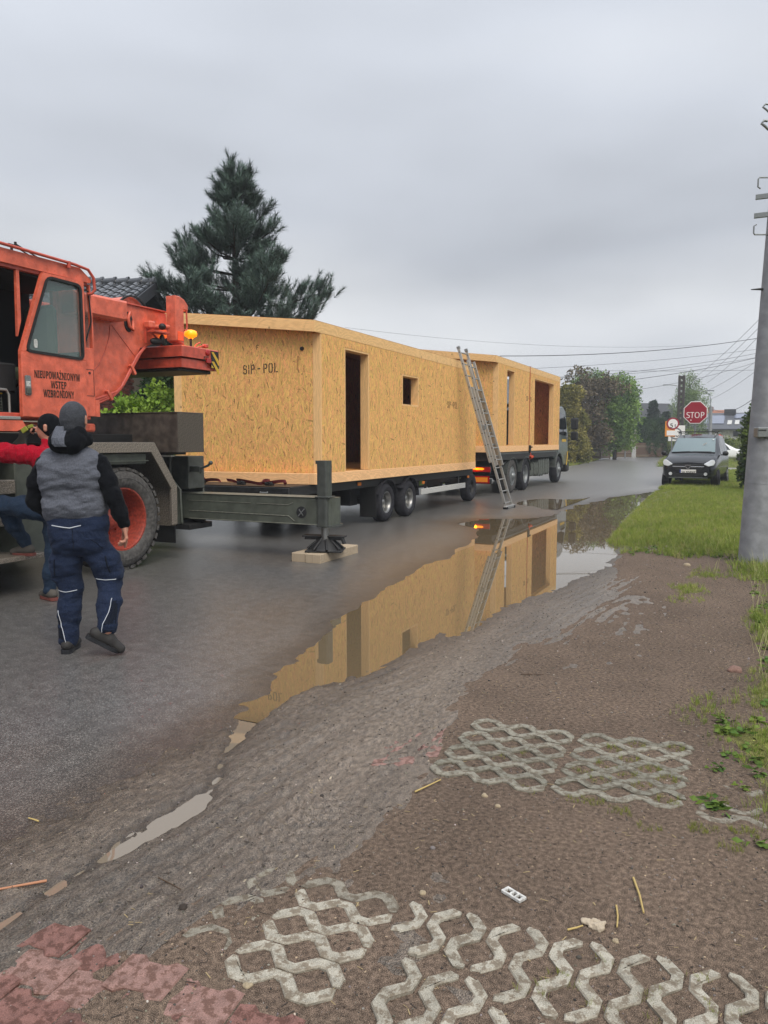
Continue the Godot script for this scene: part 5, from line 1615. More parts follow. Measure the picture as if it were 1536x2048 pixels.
	bb.prism(inset(dwin, 0.014), Vector3(-6.775, 0, 0), Vector3(0, 0, -1), Vector3.UP, 0.005)
	obj("window_pane", bb, M.glass, d)
	bb = B.new()
	bb.prism(rounded(zyp([-5.815, 2.52, -5.86, 2.518, -5.86, 2.61, -5.815, 2.61]), 0.02, 3), Vector3(-6.77, 0, 0), Vector3(0, 0, -1), Vector3.UP, 0.004)
	obj("sticker", bb, M.white_paint, d)
	bb = B.new()
	bb.prism(rounded(zyp([-5.665, 2.02, -5.735, 2.02, -5.735, 2.225, -5.665, 2.225]), 0.02, 3), Vector3(-6.75, 0, 0), Vector3(0, 0, -1), Vector3.UP, 0.012)
	obj("handle_plate", bb, M.galv, d)
	bb = B.new()
	bb.box(Vector3(-6.738, 2.11, -5.725), Vector3(-6.733, 2.165, -5.675), 0.004)
	obj("handle_label", bb, M.white_paint, d)
	bb = B.new()
	bb.box(Vector3(-6.738, 2.03, -5.73), Vector3(-6.72, 2.10, -5.67), 0.008)
	obj("handle", bb, M.carrier_panel, d)
	var X := Vector3(0, 0, -1)
	text(d, "lettering", "NIEUPOWAŻNIONYM", Vector3(-6.748, 2.247, -6.09), X, Vector3.UP, 0.078, 0.60, M.ink)
	text(d, "lettering", "WSTĘP", Vector3(-6.748, 2.15, -6.10), X, Vector3.UP, 0.078, 0.21, M.ink)
	text(d, "lettering", "WZBRONIONY", Vector3(-6.748, 2.052, -6.10), X, Vector3.UP, 0.078, 0.41, M.ink)
	# front post, inner pane, and what shows in the open doorway
	zy([-5.655, 2.62, -5.70, 2.78, -5.70, 3.31, -5.665, 3.31], Vector3(-6.84, 0, 0), 0.035, b); P.call("cab_pillar", M.orange)
	b.box(Vector3(-7.42, 2.35, -6.36), Vector3(-6.98, 3.05, -6.22), 0.05); P.call("seat_back", mat("seat_cloth", Color("46503a"), 0.9, 0.0, "cloth", {tri = 5.0}))
	b.box(Vector3(-7.45, 2.15, -6.3), Vector3(-6.95, 2.33, -5.75), 0.05); P.call("seat", M.seat_cloth)
	b.box(Vector3(-7.05, 2.05, -5.7), Vector3(-6.9, 2.35, -5.25), 0.02)
	b.tube([Vector3(-6.97, 2.33, -5.5), Vector3(-6.95, 2.48, -5.45), Vector3(-6.94, 2.56, -5.38)], 0.012, 6)
	b.ball(Vector3(-6.94, 2.57, -5.37), Vector3.ONE * 0.028, 8, 6); P.call("lever_console", M.black)
	b.tube([Vector3(-6.86, 1.82, -5.56), Vector3(-6.86, 2.02, -5.56), Vector3(-6.86, 2.07, -5.53), Vector3(-6.86, 2.08, -5.3)], 0.014, 7); P.call("grab_rail", M.alu)
	for k in 9: b.box(Vector3(-6.9, 1.85, -5.30 - k * 0.025), Vector3(-6.895, 2.0, -5.304 - k * 0.025))
	for k in 5: b.box(Vector3(-6.899, 1.86 + k * 0.03, -5.5), Vector3(-6.894, 1.864 + k * 0.03, -5.3))
	P.call("foot_grille", M.carrier_panel).set_meta("kind", "stuff")
	b.box(Vector3(-6.95, 2.22, -5.45), Vector3(-6.93, 2.25, -5.3), 0.004)
	b.box(Vector3(-6.95, 2.03, -5.55), Vector3(-6.94, 2.045, -5.47), 0.003); P.call("yellow_lever", M.yellow)
	b.box(Vector3(-7.78, 1.80, -4.56), Vector3(-6.80, 2.45, -4.50), 0.02); P.call("cab_front", M.orange)
	for x in [-7.78, -6.86]:
		b.box(Vector3(x, 2.451, -4.56), Vector3(x + 0.06, 3.32, -4.50), 0.01); P.call("cab_pillar", M.orange)
	b.box(Vector3(-7.72, 2.451, -4.54), Vector3(-6.86, 3.32, -4.53)); P.call("windscreen", M.glass)
	b.box(Vector3(-6.845, 1.84, -5.0), Vector3(-6.80, 3.29, -4.50), 0.01); P.call("front_side_panel", M.orange)
	b.box(Vector3(-7.2, 3.25, -5.55), Vector3(-6.95, 3.285, -5.2), 0.004); P.call("roof_liner_strip", M.white_paint)
	# roof rail and cables
	b.tube([Vector3(-6.74, 3.51, -4.2), Vector3(-6.74, 3.495, -5.44), Vector3(-6.74, 3.475, -6.37), Vector3(-6.74, 3.455, -6.56), Vector3(-6.74, 3.38, -6.635), Vector3(-6.74, 3.25, -6.65), Vector3(-6.76, 3.205, -6.62), Vector3(-6.80, 3.20, -6.60)], 0.017, 8)
	b.cyl(Vector3(-6.74, 3.42, -6.29), Vector3(-6.74, 3.49, -6.29), 0.022, -1, 8); P.call("roof_rail", M.orange_dark)
	b.tube([Vector3(-7.2, 3.66, -6.0), Vector3(-7.2, 3.60, -6.2), Vector3(-7.2, 3.50, -6.55)], 0.008, 5)
	b.tube([Vector3(-7.2, 3.63, -6.0), Vector3(-7.2, 3.55, -6.25), Vector3(-7.2, 3.46, -6.6)], 0.008, 5)
	b.box(Vector3(-7.22, 3.625, -6.02), Vector3(-7.18, 3.645, -5.9))
	b.box(Vector3(-7.21, 3.64, -6.01), Vector3(-7.19, 3.68, -5.99))
	b.box(Vector3(-7.21, 3.47, -5.96), Vector3(-7.19, 3.63, -5.94)); P.call("roof_cable", M.black)
	# timber under the outrigger foot
	for k in 2:
		b = B.new()
		b.ax = 2; b.ts = 1.4; b.uo = Vector2(k * 0.37, 0.2)
		b.box(Vector3(-5.275 + k * 0.222, -0.006, -9.42 - k * 0.02), Vector3(-5.06 + k * 0.222, 0.116, -8.40 + k * 0.015), 0.008)
		tag(obj("timber_pad", b, M.timber_old), ["weathered timber balk under the crane foot, the left one of the pair", "weathered timber balk under the crane foot, the right one nearer the puddle"][k], "timber balk", "timber balks under the outrigger")

# ---------- drawbar trailer and lorry ----------
func build_trailer():
	rng.seed = 71
	var t := thing("flatbed_trailer", "black low flatbed trailer with twin axles carrying the near wooden module", "trailer", Vector3(-7.6, 0, -14.2))
	mat("deck_wood", Color("574a40"), 0.8, 0.0, "wood", {spec = 0.3})
	var b := B.new()
	var P := func(called: String, m: Material):
		var o := obj(called, b, m, t)
		b.reset()
		return o
	b.box(Vector3(-9.0, 0.70, -18.7), Vector3(-6.30, 0.845, -10.02), 0.008); P.call("deck_frame", M.black)
	b.box(Vector3(-9.0, 0.70, -10.02), Vector3(-6.30, 0.835, -9.96), 0.006); P.call("tail_beam", mat("steel_black", Color("2c2d2f"), 0.5, 0.2, "grime", {tri = 1.2}))
	for k in 2: b.tube([Vector3(-8.1 + k * 1.3, 0.765, -9.955), Vector3(-8.1 + k * 1.3, 0.755, -9.94), Vector3(-7.97 + k * 1.3, 0.755, -9.94), Vector3(-7.97 + k * 1.3, 0.765, -9.955)], 0.012, 6)
	P.call("lashing_ring", M.galv)
	for k in 3:
		b.ax = 0; b.ts = 0.9
		b.box(Vector3(-8.98, 0.8455, -10.20 - k * 0.21), Vector3(-6.32, 0.852, -10.0 - k * 0.21), 0.002)
		P.call("deck_plank", M.deck_wood)
	b.ax = -1; b.ts = 1.0
	for x in [-8.2, -7.2]: b.box(Vector3(x - 0.06, 0.42, -18.6), Vector3(x + 0.06, 0.70, -10.3), 0.01)
	P.call("chassis_rails", M.black)
	for z in [-13.42, -14.515]:
		wheel(t, Vector3(-6.365, 0.375, z), 0.372, 0.25, 0.205, 1, M.rubber, M.steel, 0, 0.9, 8)
		wheel(t, Vector3(-8.90, 0.375, z), 0.372, 0.25, 0.205, -1, M.rubber, M.steel)
		b.cyl(Vector3(-8.8, 0.375, z), Vector3(-6.5, 0.375, z), 0.06, -1, 10)
		P.call("axle", M.black)
	# mudguards as arcs of sheet
	for z in [-13.42, -14.515]:
		var o := []
		var i2 := []
		for k in 11:
			var a := lerpf(2.75, 0.35, k / 10.0) if z > -14.0 else lerpf(2.6, 0.05, k / 10.0)
			o.append(Vector2(-(z + cos(a) * -0.45), 0.39 + sin(a) * 0.43))
			i2.append(Vector2(-(z + cos(a) * -0.435), 0.39 + sin(a) * 0.415))
		i2.reverse()
		b.prism(PackedVector2Array(o + i2), Vector3(-6.52, 0, 0), Vector3(0, 0, -1), Vector3.UP, 0.30)
		P.call("mudguard", M.rubber)
	b.box(Vector3(-6.60, 0.12, -12.96), Vector3(-6.26, 0.70, -12.945)); P.call("mud_flap", M.black)
	b.box(Vector3(-8.9, 0.35, -12.9), Vector3(-6.62, 0.70, -12.6), 0.01); P.call("crossmember", M.black)
	b.box(Vector3(-8.8, 0.28, -16.6), Vector3(-7.0, 0.42, -15.2), 0.02); P.call("underbody", M.black)
	b.box(Vector3(-6.32, 0.40, -18.1), Vector3(-6.285, 0.525, -15.25), 0.008); P.call("side_guard", M.white_paint)
	for z in [-15.6, -17.7]: b.box(Vector3(-6.36, 0.45, z - 0.03), Vector3(-6.322, 0.72, z + 0.03), 0.004)
	P.call("guard_brackets", M.black)
	for q in [[-12.32, 0.78], [-15.35, 0.66], [-18.3, 0.66]]:
		b.box(Vector3(-6.30, q[1] - 0.03, q[0] - 0.06), Vector3(-6.275, q[1] + 0.03, q[0] + 0.06), 0.006)
		P.call("marker_lamp", M.amber_dull)
	b.box(Vector3(-6.60, 0.56, -16.1), Vector3(-6.585, 0.66, -15.85)); P.call("green_tag", mat("tag_green", Color("88a040"), 0.6))
	b.box(Vector3(-7.72, 0.42, -21.0), Vector3(-7.58, 0.54, -18.5), 0.01); P.call("drawbar", M.black)
	wheel(t, Vector3(-6.5, 0.375, -18.9), 0.372, 0.25, 0.205, 1, M.rubber, M.black)
	wheel(t, Vector3(-8.9, 0.375, -18.9), 0.372, 0.25, 0.205, -1, M.rubber, M.black)
	# red straps lying on the open end of the deck
	var labels := ["dark red ratchet strap bundled at the left end of the trailer deck", "dark red strap in loose loops on the trailer deck, between two others", "dark red strap coiled on the trailer deck nearest the jack column"]
	var c := [[-8.05, 0.5], [-7.25, 0.9], [-6.72, 0.5]]
	for k in 3:
		var s := thing("ratchet_strap", labels[k], "strap", Vector3(c[k][0], 0.853, -10.25), 0.0, "red straps lying on the trailer deck")
		var pts := []
		for i in 34:
			var f := i / 33.0
			pts.append(Vector3(c[k][0] + (f - 0.5) * c[k][1] + 0.10 * sin(f * 9.0 + k), 0.875 + 0.05 * absf(sin(f * 6.0 + k * 2.0)), -10.22 + 0.08 * cos(f * 8.0 + k * 1.3)))
		var w := B.new()
		for i in 33:
			var u := Vector3(0, 0.5, 0.35).normalized() * 0.03
			var a: Vector3 = pts[i]
			var d: Vector3 = pts[i + 1]
			w.quad(a - u, a + u, d + u, d - u, Vector3(0, 0.3, 1))
			w.quad(a - u + Vector3(0, 0.002, -0.004), a + u + Vector3(0, 0.002, -0.004), d + u + Vector3(0, 0.002, -0.004), d - u + Vector3(0, 0.002, -0.004), Vector3(0, -0.3, -1))
		obj("webbing", w, M.strap_red, s)
		w = B.new()
		w.box(Vector3(c[k][0] - 0.12, 0.853, -10.2), Vector3(c[k][0] + 0.02, 0.91, -10.12), 0.01)
		w.cyl(Vector3(c[k][0] - 0.05, 0.90, -10.22), Vector3(c[k][0] - 0.05, 0.90, -10.1), 0.018)
		obj("ratchet", w, M.black, s)

func build_truck():
	rng.seed = 81
	var t := thing("flatbed_lorry", "dark flatbed lorry carrying the far wooden module, hazard lamp lit", "lorry", Vector3(-7.6, 0, -25.5))
	var b := B.new()
	var P := func(called: String, m: Material):
		var o := obj(called, b, m, t)
		b.reset()
		return o
	for x in [-8.05, -7.15]: b.box(Vector3(x - 0.05, 0.70, -30.4), Vector3(x + 0.05, 0.98, -20.6), 0.01)
	P.call("chassis_rails", M.black)
	b.box(Vector3(-8.95, 1.0, -28.2), Vector3(-6.30, 1.235, -20.4), 0.01); P.call("flatbed", M.steel_black)
	b.box(Vector3(-6.299, 1.17, -28.1), Vector3(-6.27, 1.225, -20.5), 0.004); P.call("side_rail", M.galv)
	b.tube([Vector3(-6.4, 0.85, -21.6), Vector3(-6.38, 1.10, -22.6)], 0.025, 6)
	b.tube([Vector3(-6.4, 0.95, -21.2), Vector3(-6.38, 1.16, -22.2)], 0.025, 6); P.call("bed_stays", M.carrier)
	for z in [-22.44, -23.98]:
		wheel(t, Vector3(-6.46, 0.515, z), 0.512, 0.30, 0.285, 1, M.tyre_dusty if z > -23 else M.rubber, M.galv, 0, -0.1 if z > -23.0 else 0.8, 10)
		wheel(t, Vector3(-8.80, 0.515, z), 0.512, 0.30, 0.285, -1, M.rubber, M.galv)
		b.cyl(Vector3(-8.7, 0.515, z), Vector3(-6.6, 0.515, z), 0.09, -1, 10); P.call("axle", M.black)
		var o := []
		var i2 := []
		for k in 13:
			var a := lerpf(2.95, 0.2, k / 12.0)
			o.append(Vector2(-(z - cos(a) * 0.61), 0.5 + sin(a) * 0.58))
			i2.append(Vector2(-(z - cos(a) * 0.59), 0.5 + sin(a) * 0.56))
		i2.reverse()
		b.prism(PackedVector2Array(o + i2), Vector3(-6.66, 0, 0), Vector3(0, 0, -1), Vector3.UP, 0.36); P.call("mudguard", M.carrier)
	wheel(t, Vector3(-6.52, 0.5, -28.95), 0.5, 0.29, 0.28, 1, M.rubber, M.galv, 0, -0.1, 10)
	wheel(t, Vector3(-8.75, 0.5, -28.95), 0.5, 0.29, 0.28, -1, M.rubber, M.galv)
	# tanks and boxes between the axles
	for q in [[-24.85, -25.25, 0.40, 0.84, "battery_box"], [-25.35, -25.85, 0.40, 0.86, "tool_box"], [-25.95, -26.75, 0.36, 0.96, "fuel_tank"], [-26.8, -27.5, 0.38, 0.96, "air_tank"]]:
		b.prism(rounded(pv([-6.98, q[2], -6.40, q[2], -6.40, q[3], -6.98, q[3]]), 0.1, 4), Vector3(0, 0, q[1]), Vector3.RIGHT, Vector3.UP, q[0] - q[1], 0.01)
		for s in 2:
			var zz: float = lerpf(q[0], q[1], 0.3 + 0.4 * s)
			b.box(Vector3(-6.99, q[2] - 0.005, zz - 0.02), Vector3(-6.392, q[3] + 0.006, zz + 0.02), 0.004)
		P.call(q[4], M.carrier_panel)
	b.box(Vector3(-8.9, 0.30, -27.9), Vector3(-7.0, 0.7, -24.9), 0.03); P.call("gearbox_guard", M.black)
	# tail: bumper bar, lamps
	b.box(Vector3(-8.9, 0.36, -20.62), Vector3(-6.38, 0.50, -20.5), 0.01)
	b.box(Vector3(-8.9, 0.66, -20.60), Vector3(-6.40, 0.86, -20.52), 0.01); P.call("tail_beam", M.black)
	b.box(Vector3(-6.98, 0.69, -20.519), Vector3(-6.40, 0.83, -20.49), 0.01); P.call("tail_lamp_cluster", M.red_lens)
	b.prism(rounded(pv([-6.98, 0.76, -6.62, 0.745, -6.56, 0.78, -6.62, 0.81, -6.98, 0.80]), 0.02, 2), Vector3(0, 0, -20.489), Vector3.RIGHT, Vector3.UP, 0.01); P.call("indicator_lamp", M.amber)
	var l := OmniLight3D.new()
	l.name = "indicator_lamp_light"
	l.light_color = Color(1.0, 0.6, 0.12); l.light_energy = 0.015; l.light_size = 0.06; l.omni_range = 20.0; l.omni_attenuation = 2.0; l.shadow_enabled = true
	t.add_child(l)
	l.transform = xf(t).affine_inverse() * Transform3D(Basis.IDENTITY, Vector3(-6.8, 0.78, -20.40))
	b.box(Vector3(-7.05, 0.38, -20.499), Vector3(-6.42, 0.58, -20.49), 0.002); P.call("reflector_border", M.red_lens)
	b.box(Vector3(-7.01, 0.415, -20.489), Vector3(-6.47, 0.545, -20.485), 0.001); P.call("reflector_plate", mat("reflector_amber", Color("e08a1e"), 0.3))
	# cab
	var green := mat("cab_green", Color("4c5a5a"), 0.32, 0.0, "grime", {tri = 0.7, coat = 0.4})
	var prof := zyp([-28.32, 0.95, -28.32, 2.70, -28.45, 2.80, -29.55, 2.86, -30.0, 2.72, -30.55, 1.75, -30.62, 0.62, -29.55, 0.62, -29.5, 0.85, -29.3, 1.06, -28.95, 1.12, -28.6, 1.06, -28.4, 0.9])
	b.prism(prof, Vector3(-8.85, 0, 0), Vector3(0, 0, -1), Vector3.UP, 2.46, 0.05); P.call("cab_body", green)
	var win := zyp([-28.95, 1.80, -30.35, 1.74, -29.9, 2.55, -28.95, 2.62])
	b.prism(rounded(win, 0.06), Vector3(-6.389, 0, 0), Vector3(0, 0, -1), Vector3.UP, 0.006); P.call("side_window", M.glass_dark)
	b.box(Vector3(-6.40, 1.72, -28.5), Vector3(-6.386, 2.72, -28.44)); P.call("cab_gap", M.black)
	b.prism(rounded(zyp([-28.75, 1.10, -30.3, 0.95, -30.4, 1.70, -28.75, 1.75]), 0.06), Vector3(-6.388, 0, 0), Vector3(0, 0, -1), Vector3.UP, 0.012, 0.004); P.call("cab_door", green)
	b.box(Vector3(-6.375, 1.52, -30.1), Vector3(-6.365, 1.62, -29.4), 0.004); P.call("yellow_decal", M.yellow)
	b.tube([Vector3(-6.36, 0.62, -30.2), Vector3(-6.35, 0.9, -30.3), Vector3(-6.35, 1.15, -30.35)], 0.02, 6); P.call("grab_rail", M.yellow)
	for q in [[2.0, 2.45], [1.58, 1.92]]:
		b.box(Vector3(-6.30, q[0], -30.72), Vector3(-6.02, q[1], -30.55), 0.05)
		P.call("mirror", M.black)
	b.tube([Vector3(-6.42, 2.50, -30.2), Vector3(-6.2, 2.50, -30.6), Vector3(-6.15, 1.6, -30.62), Vector3(-6.42, 1.55, -30.45)], 0.02, 6); P.call("mirror_arm", M.black)
	var o2 := []
	var i3 := []
	for k in 13:
		var a := lerpf(3.0, 0.05, k / 12.0)
		o2.append(Vector2(-(-28.95 - cos(a) * 0.66), 0.5 + sin(a) * 0.66))
		i3.append(Vector2(-(-28.95 - cos(a) * 0.58), 0.5 + sin(a) * 0.58))
	i3.reverse()
	b.prism(PackedVector2Array(o2 + i3), Vector3(-6.75, 0, 0), Vector3(0, 0, -1), Vector3.UP, 0.40, 0.02); P.call("cab_mudguard", M.carrier)
	b.box(Vector3(-8.85, 0.35, -30.75), Vector3(-6.36, 0.72, -30.3), 0.06); P.call("bumper", M.black)
	b.box(Vector3(-8.6, 2.86, -29.5), Vector3(-6.6, 3.0, -28.5), 0.05); P.call("roof_visor", green)
	b.box(Vector3(-8.6, 1.85, -30.3), Vector3(-6.6, 2.6, -30.28), 0.0, Basis(Vector3.RIGHT, 0.52), Vector3(-7.6, 2.2, -30.3)); P.call("windscreen", M.glass_dark)

# ---------- aluminium ladder ----------
func build_ladder():
	var t := thing("extension_ladder", "triple aluminium extension ladder leaning on the end of the near module", "ladder", Vector3(-4.95, 0, -17.4))
	var foot := Vector3(-4.95, -0.005, -17.34)
	var top := Vector3(-6.08, 3.70, -17.36)
	var d := (top - foot).normalized()
	var n := Vector3(d.y, -d.x, 0).normalized()   # away from the wall
	var L := foot.distance_to(top)
	var sec := [[0.0, L * 0.92, 0.21, 0.0], [0.92, L * 0.55 + 0.95, 0.185, 0.055], [1.75, L, 0.23, -0.055]]
	sec = [[0.0, 2.9, 0.25, 0.0], [1.02, 3.55, 0.215, 0.06], [1.12, L, 0.28, -0.055]]
	for s in sec:
		for side in [-1.0, 1.0]:
			var b := B.new()
			var q := Basis(n, d, n.cross(d))
			var a: Vector3 = foot + d * s[0] + n * s[3] + Vector3(0, 0, side * s[2])
			b.box(Vector3(-0.032, 0, -0.012), Vector3(0.032, s[1] - s[0], 0.012), 0.005, q, Vector3.ZERO)
			for i in b.v.size(): b.v[i] += a
			obj("rail", b, M.alu, t)
		var h: float = s[0] + 0.14
		while h < s[1] - 0.06:
			var b := B.new()
			var c: Vector3 = foot + d * h + n * s[3]
			b.cyl(c + Vector3(0, 0, -s[2]), c + Vector3(0, 0, s[2]), 0.015, -1, 8)
			obj("rung", b, M.alu, t)
			b = B.new()
			for side in [-1.0, 1.0]: b.cyl(c + Vector3(0, 0, side * (s[2] + 0.0125)), c + Vector3(0, 0, side * (s[2] + 0.0145)), 0.013, -1, 8)
			obj("rung_end", b, M.black, t).set_meta("kind", "stuff")
			h += 0.28
	var b := B.new()
	b.box(Vector3(-4.99, 0.0, -17.68), Vector3(-4.90, 0.07, -17.0), 0.012)
	obj("foot_bar", b, M.alu, t)
	for z in [-17.64, -17.04]:
		b = B.new()
		b.box(Vector3(-5.0, -0.01, z - 0.04), Vector3(-4.89, 0.05, z + 0.04), 0.012)
		obj("rubber_foot", b, M.rubber, t)
	for z in [-0.27, 0.27]:
		b = B.new()
		b.box(Vector3(-0.04, -0.02, -0.025), Vector3(0.04, 0.05, 0.025), 0.008, Basis(n, d, n.cross(d)), Vector3.ZERO)
		for i in b.v.size(): b.v[i] += top + Vector3(0, 0, z) + n * -0.055
		obj("end_cap", b, M.galv, t)
	b = B.new()
	var cc := foot + d * 1.95
	b.box(cc + Vector3(-0.06, -0.05, 0.22), cc + Vector3(0.05, 0.06, 0.28), 0.01)
	b.box(cc + Vector3(-0.06, -0.05, -0.28), cc + Vector3(0.05, 0.06, -0.22), 0.01)
	obj("section_lock", b, M.galv, t)

# ---------- people: fields of joined capsules, meshed as one skin ----------
class Flesh:
	var bones := []     # [a, b, ra, rb, flatten vector or null]
	var k := 0.04
	var fold: FastNoiseLite = null
	var fold_amp := 0.0
	var fold_scale := Vector3.ONE
	func add(a: Vector3, b: Vector3, ra: float, rb := -1.0, sq := Vector3.ONE):
		bones.append([a, b, ra, ra if rb < 0 else rb, sq])
		return self
	func chain(pts: Array):
		for i in pts.size() - 1: add(pts[i][0], pts[i + 1][0], pts[i][1], pts[i + 1][1])
		return self
	func bone_d(q: Array, p: Vector3) -> float:
		var sq: Vector3 = q[4]
		var a: Vector3 = q[0] * sq
		var ab: Vector3 = q[1] * sq - a
		var pa := p * sq - a
		var l := ab.length_squared()
		var t := clampf(pa.dot(ab) / l, 0.0, 1.0) if l > 1e-9 else 0.0
		return (pa - ab * t).length() - lerpf(q[2], q[3], t)
	func eval(p: Vector3) -> float:
		var d := 10.0
		for q in bones:
			var e := bone_d(q, p)
			var h := maxf(k - absf(d - e), 0.0)
			d = minf(d, e) - h * h / (4.0 * k)
		if fold: d += fold.get_noise_3dv(p * fold_scale) * fold_amp
		return d
	# depth of the surface seen from +z at x, y
	func surf(x: float, y: float, from := 0.5) -> float:
		var z := from
		for i in 90:
			var e := eval(Vector3(x, y, z))
			if e < 0.001: return z
			z -= maxf(e * 0.8, 0.002)
		return z
	func arrays(cell: float) -> Array:
		var lo := Vector3.INF
		var hi := -Vector3.INF
		for q in bones:
			for e in 2:
				var r: float = maxf(q[2], q[3]) * maxf(1.0 / q[4].x, maxf(1.0 / q[4].y, 1.0 / q[4].z)) + cell * 2.5 + fold_amp
				lo = lo.min(q[e] - Vector3.ONE * r); hi = hi.max(q[e] + Vector3.ONE * r)
		var nx := int((hi.x - lo.x) / cell) + 2
		var ny := int((hi.y - lo.y) / cell) + 2
		var nz := int((hi.z - lo.z) / cell) + 2
		var f := PackedFloat32Array(); f.resize(nx * ny * nz); f.fill(1.0)
		for q in bones:
			var r: float = maxf(q[2], q[3]) * maxf(1.0 / q[4].x, maxf(1.0 / q[4].y, 1.0 / q[4].z)) + k + cell * 2.0
			var bl: Vector3 = (q[0].min(q[1]) - Vector3.ONE * r - lo) / cell
			var bh: Vector3 = (q[0].max(q[1]) + Vector3.ONE * r - lo) / cell
			for iz in range(maxi(0, int(bl.z)), mini(nz, int(bh.z) + 2)):
				for iy in range(maxi(0, int(bl.y)), mini(ny, int(bh.y) + 2)):
					for ix in range(maxi(0, int(bl.x)), mini(nx, int(bh.x) + 2)):
						var e := bone_d(q, lo + Vector3(ix, iy, iz) * cell)
						var i := (iz * ny + iy) * nx + ix
						var d := f[i]
						var h := maxf(k - absf(d - e), 0.0)
						f[i] = minf(d, e) - h * h / (4.0 * k)
		if fold:
			for iz in nz:
				for iy in ny:
					for ix in nx:
						var i := (iz * ny + iy) * nx + ix
						if absf(f[i]) < cell * 3.0: f[i] += fold.get_noise_3dv((lo + Vector3(ix, iy, iz) * cell) * fold_scale) * fold_amp
		var id := PackedInt32Array(); id.resize(nx * ny * nz); id.fill(-1)
		var v := PackedVector3Array()
		var n := PackedVector3Array()
		var off := [0, 1, nx, nx + 1, nx * ny, nx * ny + 1, nx * ny + nx, nx * ny + nx + 1]
		var edges := [[0, 1], [2, 3], [4, 5], [6, 7], [0, 2], [1, 3], [4, 6], [5, 7], [0, 4], [1, 5], [2, 6], [3, 7]]
		for iz in nz - 1:
			for iy in ny - 1:
				for ix in nx - 1:
					var i := (iz * ny + iy) * nx + ix
					var neg := 0
					for o in off:
						if f[i + o] < 0.0: neg += 1
					if neg == 0 or neg == 8: continue
					var s := Vector3.ZERO
					var c := 0
					for e in edges:
						var fa := f[i + off[e[0]]]
						var fb := f[i + off[e[1]]]
						if (fa < 0.0) == (fb < 0.0): continue
						var t := fa / (fa - fb)
						var pa := Vector3(e[0] & 1, (e[0] >> 1) & 1, e[0] >> 2)
						var pb := Vector3(e[1] & 1, (e[1] >> 1) & 1, e[1] >> 2)
						s += pa.lerp(pb, t)
						c += 1
					id[i] = v.size()
					v.append(lo + (Vector3(ix, iy, iz) + s / c) * cell)
					var g := Vector3(f[i + 1] + f[i + nx + 1] + f[i + off[5]] + f[i + off[7]] - f[i] - f[i + nx] - f[i + off[4]] - f[i + off[6]], f[i + nx] + f[i + nx + 1] + f[i + off[6]] + f[i + off[7]] - f[i] - f[i + 1] - f[i + off[4]] - f[i + off[5]], f[i + off[4]] + f[i + off[5]] + f[i + off[6]] + f[i + off[7]] - f[i] - f[i + 1] - f[i + nx] - f[i + nx + 1])
					n.append(g.normalized() if g.length_squared() > 0 else Vector3.UP)
		var tri := PackedInt32Array()
		var sx := 1
		var sy := nx
		var sz := nx * ny
		for iz in range(1, nz - 1):
			for iy in range(1, ny - 1):
				for ix in range(1, nx - 1):
					var i := (iz * ny + iy) * nx + ix
					var a := f[i] < 0.0
					for ax in 3:
						var st: int = [sx, sy, sz][ax]
						if a == (f[i + st] < 0.0): continue
						var u: int = [sy, sz, sx][ax]
						var w: int = [sz, sx, sy][ax]
						var q := [id[i - u - w], id[i - w], id[i], id[i - u]]
						if q.min() < 0: continue
						if a: tri.append_array(PackedInt32Array([q[0], q[2], q[1], q[0], q[3], q[2]]))
						else: tri.append_array(PackedInt32Array([q[0], q[1], q[2], q[0], q[2], q[3]]))
		return [v, n, tri]

func flesh_mesh(parts: Array) -> ArrayMesh:
	var v := PackedVector3Array()
	var n := PackedVector3Array()
	var t := PackedInt32Array()
	for p in parts:
		var o := v.size()
		v.append_array(p[0]); n.append_array(p[1])
		for i in p[2]: t.append(i + o)
	var a := []
	a.resize(Mesh.ARRAY_MAX)
	a[Mesh.ARRAY_VERTEX] = v; a[Mesh.ARRAY_NORMAL] = n; a[Mesh.ARRAY_INDEX] = t
	var m := ArrayMesh.new()
	m.add_surface_from_arrays(Mesh.PRIMITIVE_TRIANGLES, a)
	return m

# wrist, direction of the hand, direction of the thumb side, normal of the back of the hand, curl of the fingers
func hand(w: Vector3, d: Vector3, s: Vector3, curl: Array) -> Flesh:
	var h := Flesh.new()
	h.k = 0.010
	d = d.normalized()
	s = (s - d * s.dot(d)).normalized()
	var n := s.cross(d)
	for i in 4:
		var x := 0.030 - i * 0.020
		var base := w + d * (0.088 - absf(i - 1) * 0.004) + s * x
		h.add(w + d * 0.012 + s * x * 0.6, base, 0.015, 0.011)
		var ln: float = [0.072, 0.080, 0.074, 0.058][i]
		var c: float = curl[i]
		var p := base
		var a := 0.15
		for j in 3:
			a += c * [0.55, 0.8, 0.6][j]
			var q: Vector3 = p + (d * cos(a) + n * sin(a)).normalized() * ln * [0.45, 0.32, 0.23][j]
			h.add(p, q, 0.0098 - j * 0.0008, 0.0090 - j * 0.0008)
			p = q
	var tb := w + d * 0.03 + s * 0.022
	var t1 := tb + (d * 0.55 + s * 0.75 + n * 0.3).normalized() * 0.036
	var t2 := t1 + (d * 0.85 + s * 0.3 + n * 0.35).normalized() * 0.032
	h.add(tb, t1, 0.015, 0.012)
	h.add(t1, t2, 0.0115, 0.0100)
	h.add(t2, t2 + (d * 0.95 + n * 0.3).normalized() * 0.024, 0.0100, 0.0085)
	h.add(w - d * 0.06, w + d * 0.02, 0.027, 0.024)
	return h

